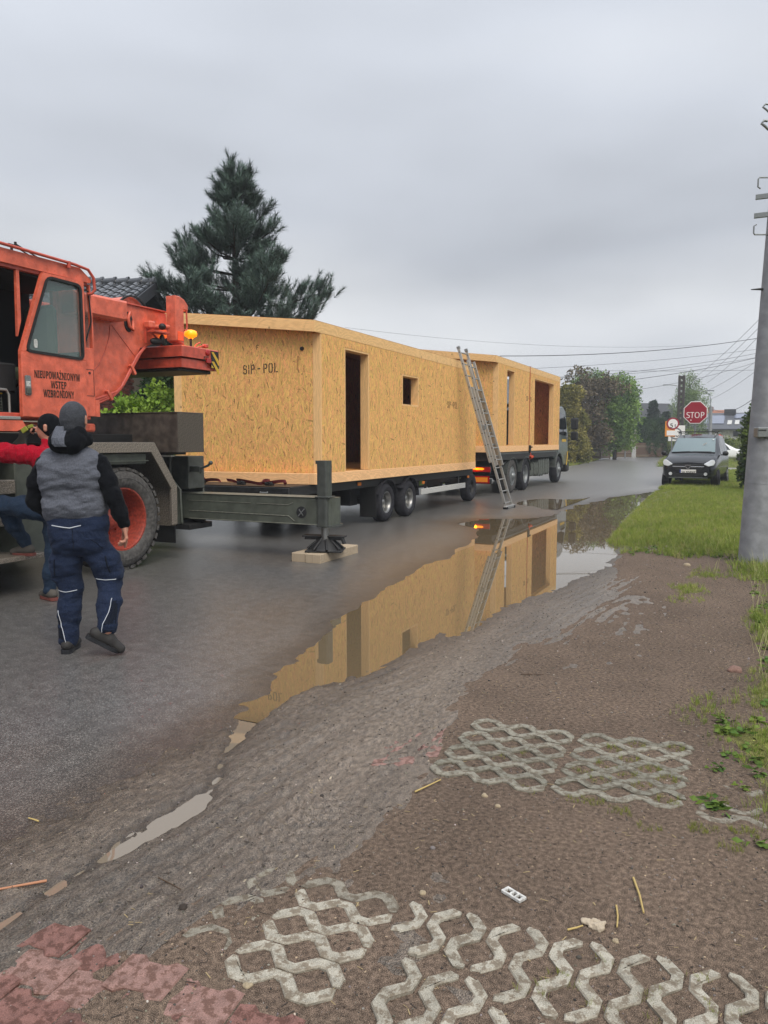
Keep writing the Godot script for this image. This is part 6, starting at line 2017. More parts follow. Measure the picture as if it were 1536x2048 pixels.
# a flat panel laid on a surface seen from +z, between x and y limits given per row
func applied(f: Flesh, rows: Array, off: float, m := 8) -> B:
	var b := B.new()
	var g := []
	for r in rows:
		var line := []
		for i in m + 1:
			var x := lerpf(r[1], r[2], float(i) / m)
			line.append(Vector3(x, r[0], maxf(f.surf(x, r[0]), -0.12) + off))
		g.append(line)
	for j in rows.size() - 1:
		for i in m:
			b.quad(g[j][i], g[j][i + 1], g[j + 1][i + 1], g[j + 1][i], Vector3(0, 0.2, 1))
	return b

func piping(f: Flesh, pts: Array, r: float) -> B:
	var b := B.new()
	var q := []
	for i in pts.size() - 1:
		for k in 6:
			var p: Vector2 = pts[i].lerp(pts[i + 1], k / 6.0)
			q.append(Vector3(p.x, p.y, f.surf(p.x, p.y) + r * 0.5))
	var e: Vector2 = pts[pts.size() - 1]
	q.append(Vector3(e.x, e.y, f.surf(e.x, e.y) + r * 0.5))
	b.tube(q, r, 5)
	return b

func cloth_mat(key: String, col: String, rough := 0.95) -> StandardMaterial3D:
	return mat(key, Color(col), rough, 0.0, "cloth", {tri = 5.0, bump = "lump", bs = 0.12, spec = 0.2, rim = 0.2})

func folds(sd: int, freq: float, amp: float, f: Flesh, sc := Vector3.ONE):
	f.fold = noise(freq, 3, sd)
	f.fold_amp = amp
	f.fold_scale = sc

func shoe(ank: Vector3, d: Vector3, up: Vector3, ln := 0.27) -> Array:
	# [upper field, sole shape]
	var u := Flesh.new()
	u.k = 0.03
	d = d.normalized()
	up = (up - d * up.dot(d)).normalized()
	var heel := ank - up * 0.075 - d * 0.055
	u.add(heel + up * 0.03, heel + d * 0.10 + up * 0.035, 0.040, 0.044)
	u.add(heel + d * 0.10 + up * 0.032, heel + d * (ln - 0.06) + up * 0.008, 0.043, 0.036)
	u.add(ank - d * 0.01, ank - d * 0.02 - up * 0.04, 0.048, 0.044)
	var s := B.new()
	var r := up.cross(d)
	var poly := pv([-0.03, -0.045, -0.042, -0.01, -0.036, 0.07, -0.047, 0.14, -0.040, 0.20, 0.0, 0.235, 0.040, 0.20, 0.047, 0.14, 0.036, 0.07, 0.042, -0.01, 0.03, -0.045])
	for i in poly.size(): poly[i].y *= ln / 0.28
	s.prism(rounded(poly, 0.02, 2), heel - up * 0.028, -r, d, 0.03)
	return [u, s]

func build_people():
	rng.seed = 91
	var skin := mat("skin", Color("c98f78"), 0.55, 0.0, "fine", {tri = 9.0})
	skin.subsurf_scatter_enabled = true
	skin.subsurf_scatter_strength = 0.15
	var grey := cloth_mat("fleece_grey", "686c77")
	var navy := cloth_mat("trousers_navy", "29344d", 0.9)
	var navy2 := cloth_mat("trousers_dark", "1c2230", 0.9)
	var black := cloth_mat("fleece_black", "15171c")
	var red := cloth_mat("fleece_red", "b3142c")
	var capm := cloth_mat("beanie_grey", "4e5158")
	var pipe := mat("piping", Color("b9bfc8"), 0.5)
	var shoe_m := mat("shoe_black", Color("2e2c2b"), 0.7, 0.0, "fine", {tri = 8.0})
	var sole_m := mat("sole", Color("16181d"), 0.6)
	# --- man walking away ---
	var G := Vector3(-4.35, 0, -4.12)
	var t := thing("person", "person in grey and black hooded jacket and blue work trousers, walking towards the crane", "person", G, YAW)
	var V := func(x, y, z): return Vector3(x, y, z)
	var body := Flesh.new()
	body.k = 0.05
	body.chain([[V.call(-0.055, 1.58, 0.02), 0.055], [V.call(-0.07, 1.45, 0.02), 0.07]])
	body.add(V.call(-0.09, 1.36, 0), V.call(-0.06, 0.98, 0), 0.13, 0.12, Vector3(0.8, 1, 1.2))
	body.chain([[V.call(-0.24, 1.41, 0), 0.055], [V.call(-0.37, 1.12, -0.05), 0.045], [V.call(-0.22, 0.99, -0.26), 0.035]])
	body.chain([[V.call(0.10, 1.41, 0), 0.055], [V.call(0.22, 1.16, 0.03), 0.045], [V.call(0.285, 0.945, 0.0), 0.032]])
	body.chain([[V.call(-0.13, 0.9, 0), 0.085], [V.call(-0.125, 0.49, -0.04), 0.06], [V.call(-0.146, 0.09, 0.0), 0.045]])
	body.chain([[V.call(0.03, 0.9, 0), 0.085], [V.call(0.150, 0.53, -0.05), 0.06], [V.call(0.185, 0.20, 0.14), 0.045]])
	var head := Flesh.new()
	head.k = 0.03
	head.add(V.call(-0.055, 1.735, 0.005), V.call(-0.055, 1.715, -0.02), 0.092, 0.09, Vector3(1.1, 1, 0.95))
	head.add(V.call(-0.055, 1.65, -0.05), V.call(-0.055, 1.64, -0.06), 0.06)
	head.add(V.call(-0.055, 1.69, -0.115), V.call(-0.055, 1.67, -0.125), 0.014, 0.018)
	for s in [-1.0, 1.0]:
		head.add(V.call(-0.055 + s * 0.085, 1.71, 0.0), V.call(-0.055 + s * 0.09, 1.675, 0.0), 0.018, 0.012, Vector3(1.6, 1, 1))
		head.add(V.call(-0.055 + s * 0.032, 1.71, -0.09), V.call(-0.055 + s * 0.036, 1.71, -0.09), 0.016)
	head.add(V.call(-0.055, 1.64, 0.02), V.call(-0.06, 1.54, 0.02), 0.055, 0.06)
	var hr := hand(V.call(0.288, 0.925, 0.0), V.call(0.12, -1, -0.08), V.call(-0.35, 0, -1), [0.15, 0.75, 0.9, 1.0])
	var hl := hand(V.call(-0.19, 0.985, -0.30), V.call(0.7, -0.1, -0.7), V.call(0, 1, 0), [0.5, 0.6, 0.7, 0.7])
	obj("body", flesh_mesh([body.arrays(0.016), head.arrays(0.006), hr.arrays(0.0036), hl.arrays(0.006)]), skin, t, true)
	# trousers
	var tr := Flesh.new()
	tr.k = 0.05
	tr.add(V.call(-0.13, 0.95, 0), V.call(0.04, 0.955, 0), 0.135, 0.135, Vector3(1, 1, 1.05))
	tr.add(V.call(-0.12, 0.84, 0.02), V.call(0.03, 0.84, 0.02), 0.12, 0.12)
	tr.chain([[V.call(-0.130, 0.86, 0.0), 0.107], [V.call(-0.145, 0.66, -0.01), 0.096], [V.call(-0.130, 0.48, -0.03), 0.078], [V.call(-0.140, 0.30, -0.01), 0.077], [V.call(-0.146, 0.09, 0.01), 0.070]])
	tr.chain([[V.call(0.04, 0.86, 0.0), 0.107], [V.call(0.112, 0.68, -0.03), 0.097], [V.call(0.150, 0.53, -0.05), 0.080], [V.call(0.170, 0.38, 0.03), 0.079], [V.call(0.180, 0.22, 0.12), 0.071]])
	# cargo pockets
	tr.add(V.call(-0.228, 0.68, -0.0), V.call(-0.218, 0.55, -0.01), 0.03, 0.035, Vector3(1.0, 1, 0.55))
	tr.add(V.call(0.190, 0.70, -0.02), V.call(0.208, 0.58, -0.04), 0.035, 0.04, Vector3(1.0, 1, 0.55))
	folds(7, 9.0, 0.012, tr, Vector3(0.8, 1.5, 0.8))
	obj("trousers", flesh_mesh([tr.arrays(0.011)]), navy, t, true)
	var tro: Node3D = t.get_node("trousers")
	obj("knee_piping", piping(tr, [Vector2(-0.205, 0.462), Vector2(-0.13, 0.455), Vector2(-0.062, 0.466)], 0.0028), pipe, tro, true)
	obj("knee_piping", piping(tr, [Vector2(0.075, 0.548), Vector2(0.15, 0.542), Vector2(0.225, 0.546)], 0.0028), pipe, tro, true)
	obj("calf_piping", piping(tr, [Vector2(-0.195, 0.32), Vector2(-0.175, 0.22), Vector2(-0.145, 0.12), Vector2(-0.135, 0.06)], 0.0028), pipe, tro, true)
	obj("calf_piping", piping(tr, [Vector2(0.215, 0.42), Vector2(0.205, 0.33), Vector2(0.175, 0.25), Vector2(0.165, 0.19)], 0.0028), pipe, tro, true)
	obj("calf_panel", applied(tr, [[0.30, -0.212, -0.195], [0.22, -0.212, -0.178], [0.12, -0.208, -0.15], [0.06, -0.205, -0.14]], 0.002, 4), navy2, tro, true)
	obj("calf_panel", applied(tr, [[0.40, 0.222, 0.245], [0.33, 0.21, 0.25], [0.25, 0.182, 0.25], [0.19, 0.172, 0.245]], 0.002, 4), navy2, tro, true)
	obj("pocket_flap", applied(tr, [[0.895, -0.215, -0.10], [0.86, -0.215, -0.11], [0.845, -0.20, -0.13]], 0.005, 5), navy, tro, true)
	obj("pocket_flap", applied(tr, [[0.905, 0.02, 0.13], [0.865, 0.03, 0.145], [0.85, 0.05, 0.14]], 0.005, 5), navy, tro, true)
	obj("seam", piping(tr, [Vector2(-0.22, 0.80), Vector2(-0.16, 0.85), Vector2(-0.10, 0.90)], 0.003), navy2, tro, true)
	obj("seam", piping(tr, [Vector2(0.03, 0.90), Vector2(0.12, 0.82), Vector2(0.15, 0.78)], 0.003), navy2, tro, true)
	obj("seam", piping(tr, [Vector2(-0.04, 0.93), Vector2(-0.035, 0.84), Vector2(-0.035, 0.78)], 0.003), navy2, tro, true)
	obj("pocket_slit", piping(tr, [Vector2(0.165, 0.72), Vector2(0.19, 0.60)], 0.006), navy2, tro, true)
	obj("pocket_slit", piping(tr, [Vector2(-0.195, 0.70), Vector2(-0.20, 0.58)], 0.005), navy2, tro, true)
	# jacket: grey trunk, black sleeves, hood
	var ja := Flesh.new()
	ja.k = 0.07
	ja.add(V.call(-0.215, 1.395, 0.0), V.call(0.055, 1.395, 0.0), 0.098, 0.098, Vector3(1, 1, 0.95))
	ja.add(V.call(-0.17, 1.30, 0.02), V.call(0.015, 1.30, 0.02), 0.142, 0.142, Vector3(1, 1, 1.06))
	ja.add(V.call(-0.16, 1.12, 0.0), V.call(0.02, 1.12, 0.0), 0.135, 0.135, Vector3(1, 1, 1.0))
	ja.add(V.call(-0.165, 1.04, 0.0), V.call(0.035, 1.055, 0.0), 0.128, 0.128, Vector3(1, 1.3, 0.95))
	ja.add(V.call(-0.07, 1.48, 0.01), V.call(-0.06, 1.53, 0.01), 0.09, 0.08)
	folds(17, 5.5, 0.020, ja, Vector3(0.8, 2.2, 1.0))
	obj("jacket", flesh_mesh([ja.arrays(0.011)]), grey, t, true)
	var jo: Node3D = t.get_node("jacket")
	obj("hem", piping(ja, [Vector2(-0.235, 0.972), Vector2(-0.15, 0.955), Vector2(-0.05, 0.955), Vector2(0.06, 0.968), Vector2(0.13, 0.985)], 0.009), grey, jo, true)
	obj("belt_edge", piping(tr, [Vector2(-0.19, 0.95), Vector2(-0.06, 0.932), Vector2(0.02, 0.95)], 0.004), pipe, tro, true)
	var sl := Flesh.new()
	sl.k = 0.03
	sl.chain([[V.call(-0.262, 1.385, 0.0), 0.074], [V.call(-0.335, 1.25, -0.01), 0.070], [V.call(-0.375, 1.11, -0.05), 0.065], [V.call(-0.31, 1.02, -0.14), 0.058], [V.call(-0.22, 0.99, -0.26), 0.05]])
	folds(23, 10.0, 0.011, sl, Vector3(1, 1.4, 1))
	obj("sleeve", flesh_mesh([sl.arrays(0.011)]), black, jo, true)
	var sr := Flesh.new()
	sr.k = 0.03
	sr.chain([[V.call(0.112, 1.385, 0.0), 0.078], [V.call(0.172, 1.27, 0.01), 0.068], [V.call(0.225, 1.15, 0.03), 0.061], [V.call(0.264, 1.03, 0.015), 0.052], [V.call(0.283, 0.955, 0.0), 0.046]])
	folds(29, 10.0, 0.011, sr, Vector3(1, 1.4, 1))
	obj("sleeve", flesh_mesh([sr.arrays(0.011)]), black, jo, true)
	var ho := Flesh.new()
	ho.k = 0.05
	ho.chain([[V.call(-0.165, 1.56, 0.0), 0.05], [V.call(-0.12, 1.535, 0.10), 0.062], [V.call(-0.03, 1.53, 0.11), 0.062], [V.call(0.03, 1.56, 0.0), 0.05]])
	ho.chain([[V.call(-0.12, 1.57, 0.09), 0.05], [V.call(-0.11, 1.63, 0.075), 0.04]])
	ho.chain([[V.call(-0.03, 1.57, 0.09), 0.05], [V.call(0.01, 1.62, 0.06), 0.04]])
	folds(37, 9.0, 0.010, ho)
	obj("hood", flesh_mesh([ho.arrays(0.008)]), black, jo, true)
	obj("hood_panel", applied(ho, [[1.655, -0.135, -0.062], [1.62, -0.145, -0.055], [1.57, -0.145, -0.05], [1.53, -0.14, -0.045], [1.51, -0.12, -0.03]], 0.012, 8), grey, jo, true)
	var cap := Flesh.new()
	cap.k = 0.03
	cap.add(V.call(-0.055, 1.735, 0.005), V.call(-0.055, 1.73, -0.02), 0.098, 0.094, Vector3(1.12, 0.98, 0.95))
	cap.add(V.call(-0.055, 1.69, 0.015), V.call(-0.055, 1.67, 0.015), 0.091, 0.087, Vector3(1.08, 1, 1.0))
	folds(41, 8.0, 0.005, cap)
	obj("beanie", flesh_mesh([cap.arrays(0.008)]), capm, t, true)
	for q in [[V.call(-0.146, 0.105, 0.0), V.call(-0.06, 0.0, -1.0), Vector3.UP], [V.call(0.172, 0.185, 0.13), V.call(0.80, -0.52, -0.25), V.call(0.5, 0.85, -0.1)]]:
		var sh := shoe(q[0], q[1], q[2])
		var so := obj("shoe", flesh_mesh([sh[0].arrays(0.008)]), shoe_m, t, true)
		obj("sole", sh[1], sole_m, so, true)
	# --- man climbing up to the cab ---
	G = Vector3(-6.12, 0, -5.33)
	t = thing("person", "person in a red jacket and dark beanie stepping up on the crane, gloves in hand", "person", G, YAW)
	body = Flesh.new()
	body.k = 0.05
	body.chain([[V.call(0.045, 1.58, 0.0), 0.055], [V.call(0.04, 1.45, 0.0), 0.07]])
	body.add(V.call(0.03, 1.36, 0), V.call(0.02, 0.95, 0), 0.13, 0.12)
	body.chain([[V.call(-0.0, 1.41, 0.14), 0.055], [V.call(-0.33, 1.43, 0.10), 0.045], [V.call(-0.60, 1.50, -0.10), 0.035]])
	body.chain([[V.call(0.06, 1.41, -0.14), 0.055], [V.call(0.08, 1.45, -0.40), 0.045], [V.call(-0.10, 1.61, -0.28), 0.035]])
	body.chain([[V.call(0.01, 0.88, 0.07), 0.07], [V.call(-0.42, 0.925, -0.02), 0.045], [V.call(-0.335, 0.54, -0.23), 0.038]])
	body.chain([[V.call(0.03, 0.88, -0.08), 0.08], [V.call(0.045, 0.47, -0.03), 0.045], [V.call(0.0, 0.09, 0.0), 0.038]])
	head = Flesh.new()
	head.k = 0.03
	head.add(V.call(0.06, 1.71, 0.0), V.call(0.04, 1.69, 0.0), 0.092, 0.088, Vector3(0.95, 1, 1.1))
	head.add(V.call(0.01, 1.63, 0.0), V.call(0.0, 1.62, 0.0), 0.055)
	head.add(V.call(-0.06, 1.67, 0.0), V.call(-0.065, 1.65, 0.0), 0.014, 0.018)
	head.add(V.call(0.055, 1.69, 0.09), V.call(0.055, 1.655, 0.09), 0.016)
	head.add(V.call(0.05, 1.62, 0.0), V.call(0.045, 1.52, 0.0), 0.055, 0.06)
	var h1 := hand(V.call(-0.11, 1.625, -0.27), V.call(-0.85, 0.5, 0.15), V.call(0.2, 0.6, 0.8), [0.9, 1.0, 1.05, 1.1])
	var h2 := hand(V.call(-0.62, 1.505, -0.12), V.call(-1, 0.2, -0.5), V.call(0, 1, 0), [1.1, 1.1, 1.1, 1.1])
	obj("body", flesh_mesh([body.arrays(0.018), head.arrays(0.007), h1.arrays(0.0045), h2.arrays(0.006)]), skin, t, true)
	ja = Flesh.new()
	ja.k = 0.06
	ja.add(V.call(0.03, 1.37, -0.09), V.call(0.03, 1.37, 0.09), 0.12, 0.12)
	ja.add(V.call(0.03, 1.2, -0.06), V.call(0.03, 1.0, 0.06), 0.15, 0.145)
	ja.add(V.call(0.045, 1.49, 0), V.call(0.045, 1.53, 0), 0.08, 0.072)
	ja.chain([[V.call(0.0, 1.405, 0.14), 0.088], [V.call(-0.17, 1.425, 0.13), 0.083], [V.call(-0.33, 1.435, 0.10), 0.082], [V.call(-0.48, 1.47, 0.0), 0.065], [V.call(-0.59, 1.495, -0.09), 0.05]])
	ja.chain([[V.call(0.06, 1.405, -0.14), 0.085], [V.call(0.08, 1.45, -0.38), 0.075], [V.call(-0.06, 1.58, -0.31), 0.055]])
	folds(47, 8.0, 0.022, ja, Vector3(1.6, 1, 1))
	obj("jacket", flesh_mesh([ja.arrays(0.013)]), red, t, true)
	tr = Flesh.new()
	tr.k = 0.05
	tr.add(V.call(0.03, 0.94, -0.06), V.call(0.03, 0.94, 0.06), 0.125, 0.125)
	tr.chain([[V.call(0.01, 0.88, 0.07), 0.112], [V.call(-0.22, 0.915, 0.03), 0.100], [V.call(-0.43, 0.93, -0.02), 0.080], [V.call(-0.395, 0.74, -0.12), 0.072], [V.call(-0.33, 0.53, -0.23), 0.062]])
	tr.chain([[V.call(0.04, 0.88, -0.07), 0.112], [V.call(0.05, 0.66, -0.05), 0.098], [V.call(0.045, 0.47, -0.03), 0.078], [V.call(0.015, 0.28, 0.0), 0.070], [V.call(0.0, 0.10, 0.0), 0.062]])
	folds(53, 8.0, 0.016, tr)
	obj("trousers", flesh_mesh([tr.arrays(0.013)]), cloth_mat("jeans", "2c3c52", 0.9), t, true)
	cap = Flesh.new()
	cap.k = 0.03
	cap.add(V.call(0.055, 1.715, 0.0), V.call(0.05, 1.705, 0.0), 0.100, 0.097, Vector3(0.95, 1, 1.05))
	cap.add(V.call(0.075, 1.66, 0.0), V.call(0.075, 1.65, 0.0), 0.082, 0.078)
	obj("beanie", flesh_mesh([cap.arrays(0.009)]), black, t, true)
	for q in [[V.call(-0.33, 0.505, -0.24), V.call(-0.95, -0.02, -0.25), Vector3.UP], [V.call(0.0, 0.105, 0.0), V.call(-0.75, 0.0, -0.6), Vector3.UP]]:
		var sh := shoe(q[0], q[1], q[2])
		var so := obj("shoe", flesh_mesh([sh[0].arrays(0.009)]), mat("shoe_grey", Color("57524c"), 0.8, 0.0, "fine", {tri = 8.0}), t, true)
		obj("sole", sh[1], mat("sole_red", Color("6e3a33"), 0.7), so, true)
	# gloves bunched in his hand: fingers hanging down
	var gl := Flesh.new()
	gl.k = 0.018
	var gp: Vector3 = V.call(-0.235, 1.665, -0.235)
	gl.add(gp, gp + Vector3(-0.06, -0.05, 0.02), 0.035, 0.045, Vector3(1, 1, 1.4))
	for i in 5: gl.add(gp + Vector3(-0.05, -0.04, 0.02), gp + Vector3(-0.16 + i * 0.032, -0.14 - 0.012 * (i % 3), 0.02 + i * 0.006), 0.017, 0.012)
	for i in 3: gl.add(gp, gp + Vector3(0.05, 0.03 - i * 0.02, 0.01), 0.018, 0.014)
	var gt := obj("work_gloves", flesh_mesh([gl.arrays(0.006)]), mat("glove_dark", Color("23251f"), 0.85, 0.0, "cloth", {tri = 8.0}))
	gt.position = G
	gt.rotation.y = YAW
	tag(gt, "pair of dark work gloves with yellow-green backs held in the red person's hand", "gloves")
	var gb := B.new()
	gb.box(gp + Vector3(-0.07, -0.03, 0.045), gp + Vector3(0.0, 0.02, 0.06), 0.012, Basis(Vector3.BACK, 0.6))
	gb.box(gp + Vector3(-0.01, 0.01, 0.03), gp + Vector3(0.05, 0.045, 0.045), 0.012, Basis(Vector3.BACK, 0.3))
	obj("glove_back", gb, mat("glove_green", Color("9aa33a"), 0.8, 0.0, "cloth", {tri = 8.0}), gt, true)

# ---------- houses, fences ----------
func gable_house(called: String, label: String, at: Vector3, turn: float, w: float, d: float, eave: float, ridge: float, wm: Material, rm: Material, wins: Array, over := 0.4, chim := []) -> Node3D:
	# local axes: ridge along x, front to +z
	var t := thing(called, label, "house", Vector3.ZERO)
	var b := B.new()
	b.box(Vector3(-w / 2, 0, -d / 2), Vector3(w / 2, eave, d / 2)); obj("wall", b, wm, t, true)
	for s in [-1.0, 1.0]:
		b = B.new()
		b.prism(pv([-d / 2, eave, d / 2, eave, 0, ridge - 0.1]), Vector3(s * (w / 2 - 0.1) - 0.1, 0, 0), Vector3(0, 0, -1), Vector3.UP, 0.2); obj("gable", b, wm, t, true)
	var k := (ridge - eave) / (d / 2)
	for s in [-1.0, 1.0]:
		b = B.new()
		var e: float = d / 2 + over
		b.prism(pv([0, ridge, e, ridge - k * e, e, ridge - k * e + 0.14, 0, ridge + 0.16]), Vector3(-w / 2 - over, 0, 0) if s < 0 else Vector3(w / 2 + over, 0, 0), Vector3(0, 0, s), Vector3.UP, -(w + 2 * over) if false else w + 2 * over)
		if s > 0:
			for i in b.v.size(): b.v[i].x -= 0.0
		obj("roof", b, rm, t, true)
	for q in wins:
		b = B.new()
		b.box(Vector3(q[0], q[1], d / 2), Vector3(q[0] + q[2], q[1] + q[3], d / 2 + 0.04), 0.01)
		var o := obj("window", b, M.white_paint, t, true)
		b = B.new()
		b.box(Vector3(q[0] + 0.08, q[1] + 0.08, d / 2 + 0.041), Vector3(q[0] + q[2] - 0.08, q[1] + q[3] - 0.08, d / 2 + 0.05))
		obj("pane", b, M.glass_dark, o, true)
	for q in chim:
		b = B.new()
		b.box(Vector3(q[0], ridge - 0.9, q[1]), Vector3(q[0] + 0.6, ridge + q[2], q[1] + 0.6), 0.02); obj("chimney", b, M.brick_red, t, true)
	t.position = at
	t.rotation.y = turn
	return t

func build_houses():
	rng.seed = 101
	var slate := mat("roof_slate", Color("55585f"), 0.5, 0.0, "fine", {tri = 1.0})
	var slate_dark := mat("roof_dark", Color("2f3136"), 0.6, 0.0, "fine", {tri = 1.0})
	var clay := mat("roof_clay", Color("a86e52"), 0.8, 0.0, "fine", {tri = 0.8})
	var bm := [mat("brick_red", Color("7c4038"), 0.85, 0.0, "fine", {tri = 3.0}), mat("brick_dark", Color("633230"), 0.85, 0.0, "fine", {tri = 3.0}), mat("brick_pale", Color("8f5044"), 0.85, 0.0, "fine", {tri = 3.0})]
	var mortar := mat("mortar", Color("9c948a"), 0.95, 0.0, "fine", {tri = 3.0})
	var tile_m := [mat("tile_black", Color("2b2e34"), 0.2, 0.0, "fine", {tri = 2.0, spec = 0.9}), mat("tile_black_worn", Color("353940"), 0.26, 0.0, "fine", {tri = 2.0, spec = 0.6})]
	# --- brick house behind the crane: local x towards the ridge's near end, z towards the street ---
	var P0 := Vector3(-13.11, 5.39, -14.83)
	var turn := atan2(0.43, 0.903)
	var t := thing("brick_house", "red brick house with black glazed roof tiles behind the crane", "house", Vector3(P0.x, 0, P0.z))
	var ridge := 5.39
	var k := 0.42
	var b := B.new()
	b.box(Vector3(-9.0, 0, -3.5), Vector3(-0.45, 3.9, 3.49))
	var wall := obj("wall", b, mortar, t, true)
	b = B.new()
	b.prism(pv([-3.5, 3.9, 3.5, 3.9, 0, ridge - 0.12]), Vector3(-0.6, 0, 0), Vector3(0, 0, -1), Vector3.UP, 0.15); obj("gable", b, mat("soffit_grey", Color("6d7076"), 0.8), t, true)
	var brick := B.new()
	brick.box(Vector3(-0.12, 0, 0), Vector3(0.12, 0.064, 0.012), 0.004)
	var bmesh := brick.mesh()
	for r in 25:
		for i in 12:
			var o := MeshInstance3D.new()
			o.name = numbered("brick", wall)
			o.mesh = bmesh
			o.material_override = bm[rng.randi() % 3]
			wall.add_child(o, true)
			o.position = Vector3(-0.452 + rng.randf() * 0.004, 1.95 + r * 0.076, 3.36 - i * 0.25 - (0.125 if r % 2 else 0.0))
			o.rotation.y = PI / 2
	# roof: boarding, barge boards, then tile by tile
	for s in [-1.0, 1.0]:
		b = B.new()
		b.prism(pv([0, ridge - 0.10, 4.0, ridge - 0.10 - k * 4.0, 4.0, ridge - 0.05 - k * 4.0, 0, ridge - 0.05]), Vector3(-9.4 if s < 0 else 0.0, 0, 0), Vector3(0, 0, s), Vector3.UP, 9.4); obj("roof_board", b, slate_dark, t, true)
		b = B.new()
		b.prism(pv([0, ridge - 0.32, 4.02, ridge - 0.32 - k * 4.02, 4.02, ridge - 0.04 - k * 4.02, 0, ridge - 0.04]), Vector3(0.0 if s < 0 else 0.03, 0, 0), Vector3(0, 0, s), Vector3.UP, 0.03); obj("barge_board", b, slate, t, true)
	var tm := B.new()
	var prof := [[0.0, 0.0], [0.05, 0.012], [0.10, 0.005], [0.15, 0.008], [0.19, 0.035], [0.235, 0.055], [0.275, 0.04], [0.305, 0.006]]
	for i in prof.size() - 1:
		var p: Array = prof[i]
		var q: Array = prof[i + 1]
		var n2 := Vector3(p[1] - q[1], q[0] - p[0], 0)
		tm.quad(Vector3(p[0], p[1] + 0.012, 0), Vector3(q[0], q[1] + 0.012, 0), Vector3(q[0], q[1] + 0.03, 0.40), Vector3(p[0], p[1] + 0.03, 0.40), n2)
		tm.quad(Vector3(p[0], p[1] + 0.03, 0.40), Vector3(q[0], q[1] + 0.03, 0.40), Vector3(q[0], q[1] + 0.005, 0.40), Vector3(p[0], p[1] + 0.005, 0.40), Vector3(0, 0, 1))
	tm.quad(Vector3(0.305, 0.018, 0), Vector3(0.305, 0.036, 0.4), Vector3(0.305, 0.0, 0.4), Vector3(0.305, 0.0, 0), Vector3(1, 0, 0))
	var tmesh := tm.mesh()
	var bs := Basis(Vector3.RIGHT, atan(k))
	for r in 11:
		for i in 24:
			var o := MeshInstance3D.new()
			o.name = numbered("roof_tile", t)
			o.mesh = tmesh
			o.material_override = tile_m[0 if rng.randf() < 0.7 else 1]
			t.add_child(o, true)
			var d := 0.08 + r * 0.34
			o.transform = Transform3D(bs * Basis(Vector3.UP, rng.randf_range(-0.008, 0.008)), Vector3(-0.30 - i * 0.30, ridge - 0.045 - k * d * cos(atan(k)), d * cos(atan(k))))
	for i in 24:
		b = B.new()
		var x := 0.02 - i * 0.31
		b.cyl(Vector3(x, ridge - 0.03, 0), Vector3(x - 0.33, ridge - 0.045, 0), 0.125, 0.105, 12)
		b.cyl(Vector3(x + 0.005, ridge - 0.028, 0), Vector3(x - 0.05, ridge - 0.03, 0), 0.14, 0.135, 12)
		obj("ridge_tile", b, tile_m[i % 2], t, true)
	t.rotation.y = turn
	# --- far houses ---
	var white := mat("render_white", Color("d6d2cc"), 0.9, 0.0, "soft", {tri = 0.4})
	var cream := mat("render_cream", Color("c9bfae"), 0.9, 0.0, "soft", {tri = 0.4})
	gable_house("house", "house with a dark roof, half hidden by spruces at the end of the street", Vector3(-12.6, 0, -108.0), 0.75, 7.0, 7.0, 3.7, 6.4, cream, slate_dark, [[-3, 1, 1.2, 1.2]], 0.5, [[-3.0, -0.3, 0.5]])
	gable_house("house", "house with an orange-brown tiled roof behind the white house", Vector3(-6.2, 0, -115.0), 0.2, 7.0, 8.0, 3.2, 5.6, cream, clay, [[-3, 1, 1.2, 1.2]], 0.4, [[1.2, -0.3, 0.6]])
	t = gable_house("house", "grey-roofed house glimpsed through the tall door of the far module", Vector3(-16.6, 0, -46.0), 0.3, 9.0, 8.0, 3.0, 5.2, white, tile_m[0], [[-3, 1, 1.2, 1.2]])
	t = gable_house("white_house", "white house with solar panels and skylights on its blue-grey roof", Vector3(-1.6, 0, -97.0), -0.03, 9.0, 9.0, 2.9, 4.6, white, slate, [[-3.2, 0.8, 0.9, 1.1], [-0.6, 0.7, 1.2, 1.2], [1.6, 0.7, 1.2, 1.2]], 0.45, [])
	var kk := (4.6 - 2.9) / 4.5
	var on_roof := func(x0: float, x1: float, z0: float, z1: float, m: Material, called: String, hgt := 0.06):
		var q := B.new()
		var a := atan(kk)
		var py := 4.77 - kk * (z0 + z1) / 2
		q.box(Vector3(x0, py, z0), Vector3(x1, py + hgt, z1), 0.01, Basis(Vector3.RIGHT, a), Vector3((x0 + x1) / 2, py, (z0 + z1) / 2))
		obj(called, q, m, t, true)
	var panel := mat("solar_panel", Color("6f7688"), 0.2, 0.0, "", {spec = 0.7})
	on_roof.call(-3.6, -2.2, 0.9, 3.6, panel, "solar_panel")
	on_roof.call(-2.15, -0.75, 0.9, 3.6, panel, "solar_panel")
	on_roof.call(0.2, 1.5, 0.5, 1.9, panel, "solar_panel")
	on_roof.call(1.55, 2.85, 0.5, 1.9, panel, "solar_panel")
	for i in 3: on_roof.call(-0.4 + i * 0.75, 0.05 + i * 0.75, 2.5, 3.8, M.white_paint, "skylight")
	b = B.new()
	b.box(Vector3(-0.9, 4.0, 0.2), Vector3(0.3, 5.15, 0.9), 0.02); obj("chimney", b, slate_dark, t, true)
	b = B.new()
	b.box(Vector3(-4.9, 2.72, 4.9), Vector3(4.9, 2.86, 5.0), 0.01); obj("gutter", b, slate_dark, t, true)
	b = B.new()
	b.box(Vector3(0.3, 2.05, 4.55), Vector3(4.2, 2.62, 4.62), 0.01); obj("sign_board", b, M.black, t, true)
	for q in [[0.85, 0.0], [1.15, 0.12]]:
		b = B.new()
		var arc := []
		for i in 8: arc.append(Vector3(q[0] + 0.16 * cos(i * 0.3), 2.27 + 0.17 * sin(i * 0.3) + q[1], 4.63))
		b.tube(arc, 0.04, 5); obj("sign_mark", b, M.white_paint, t, true)
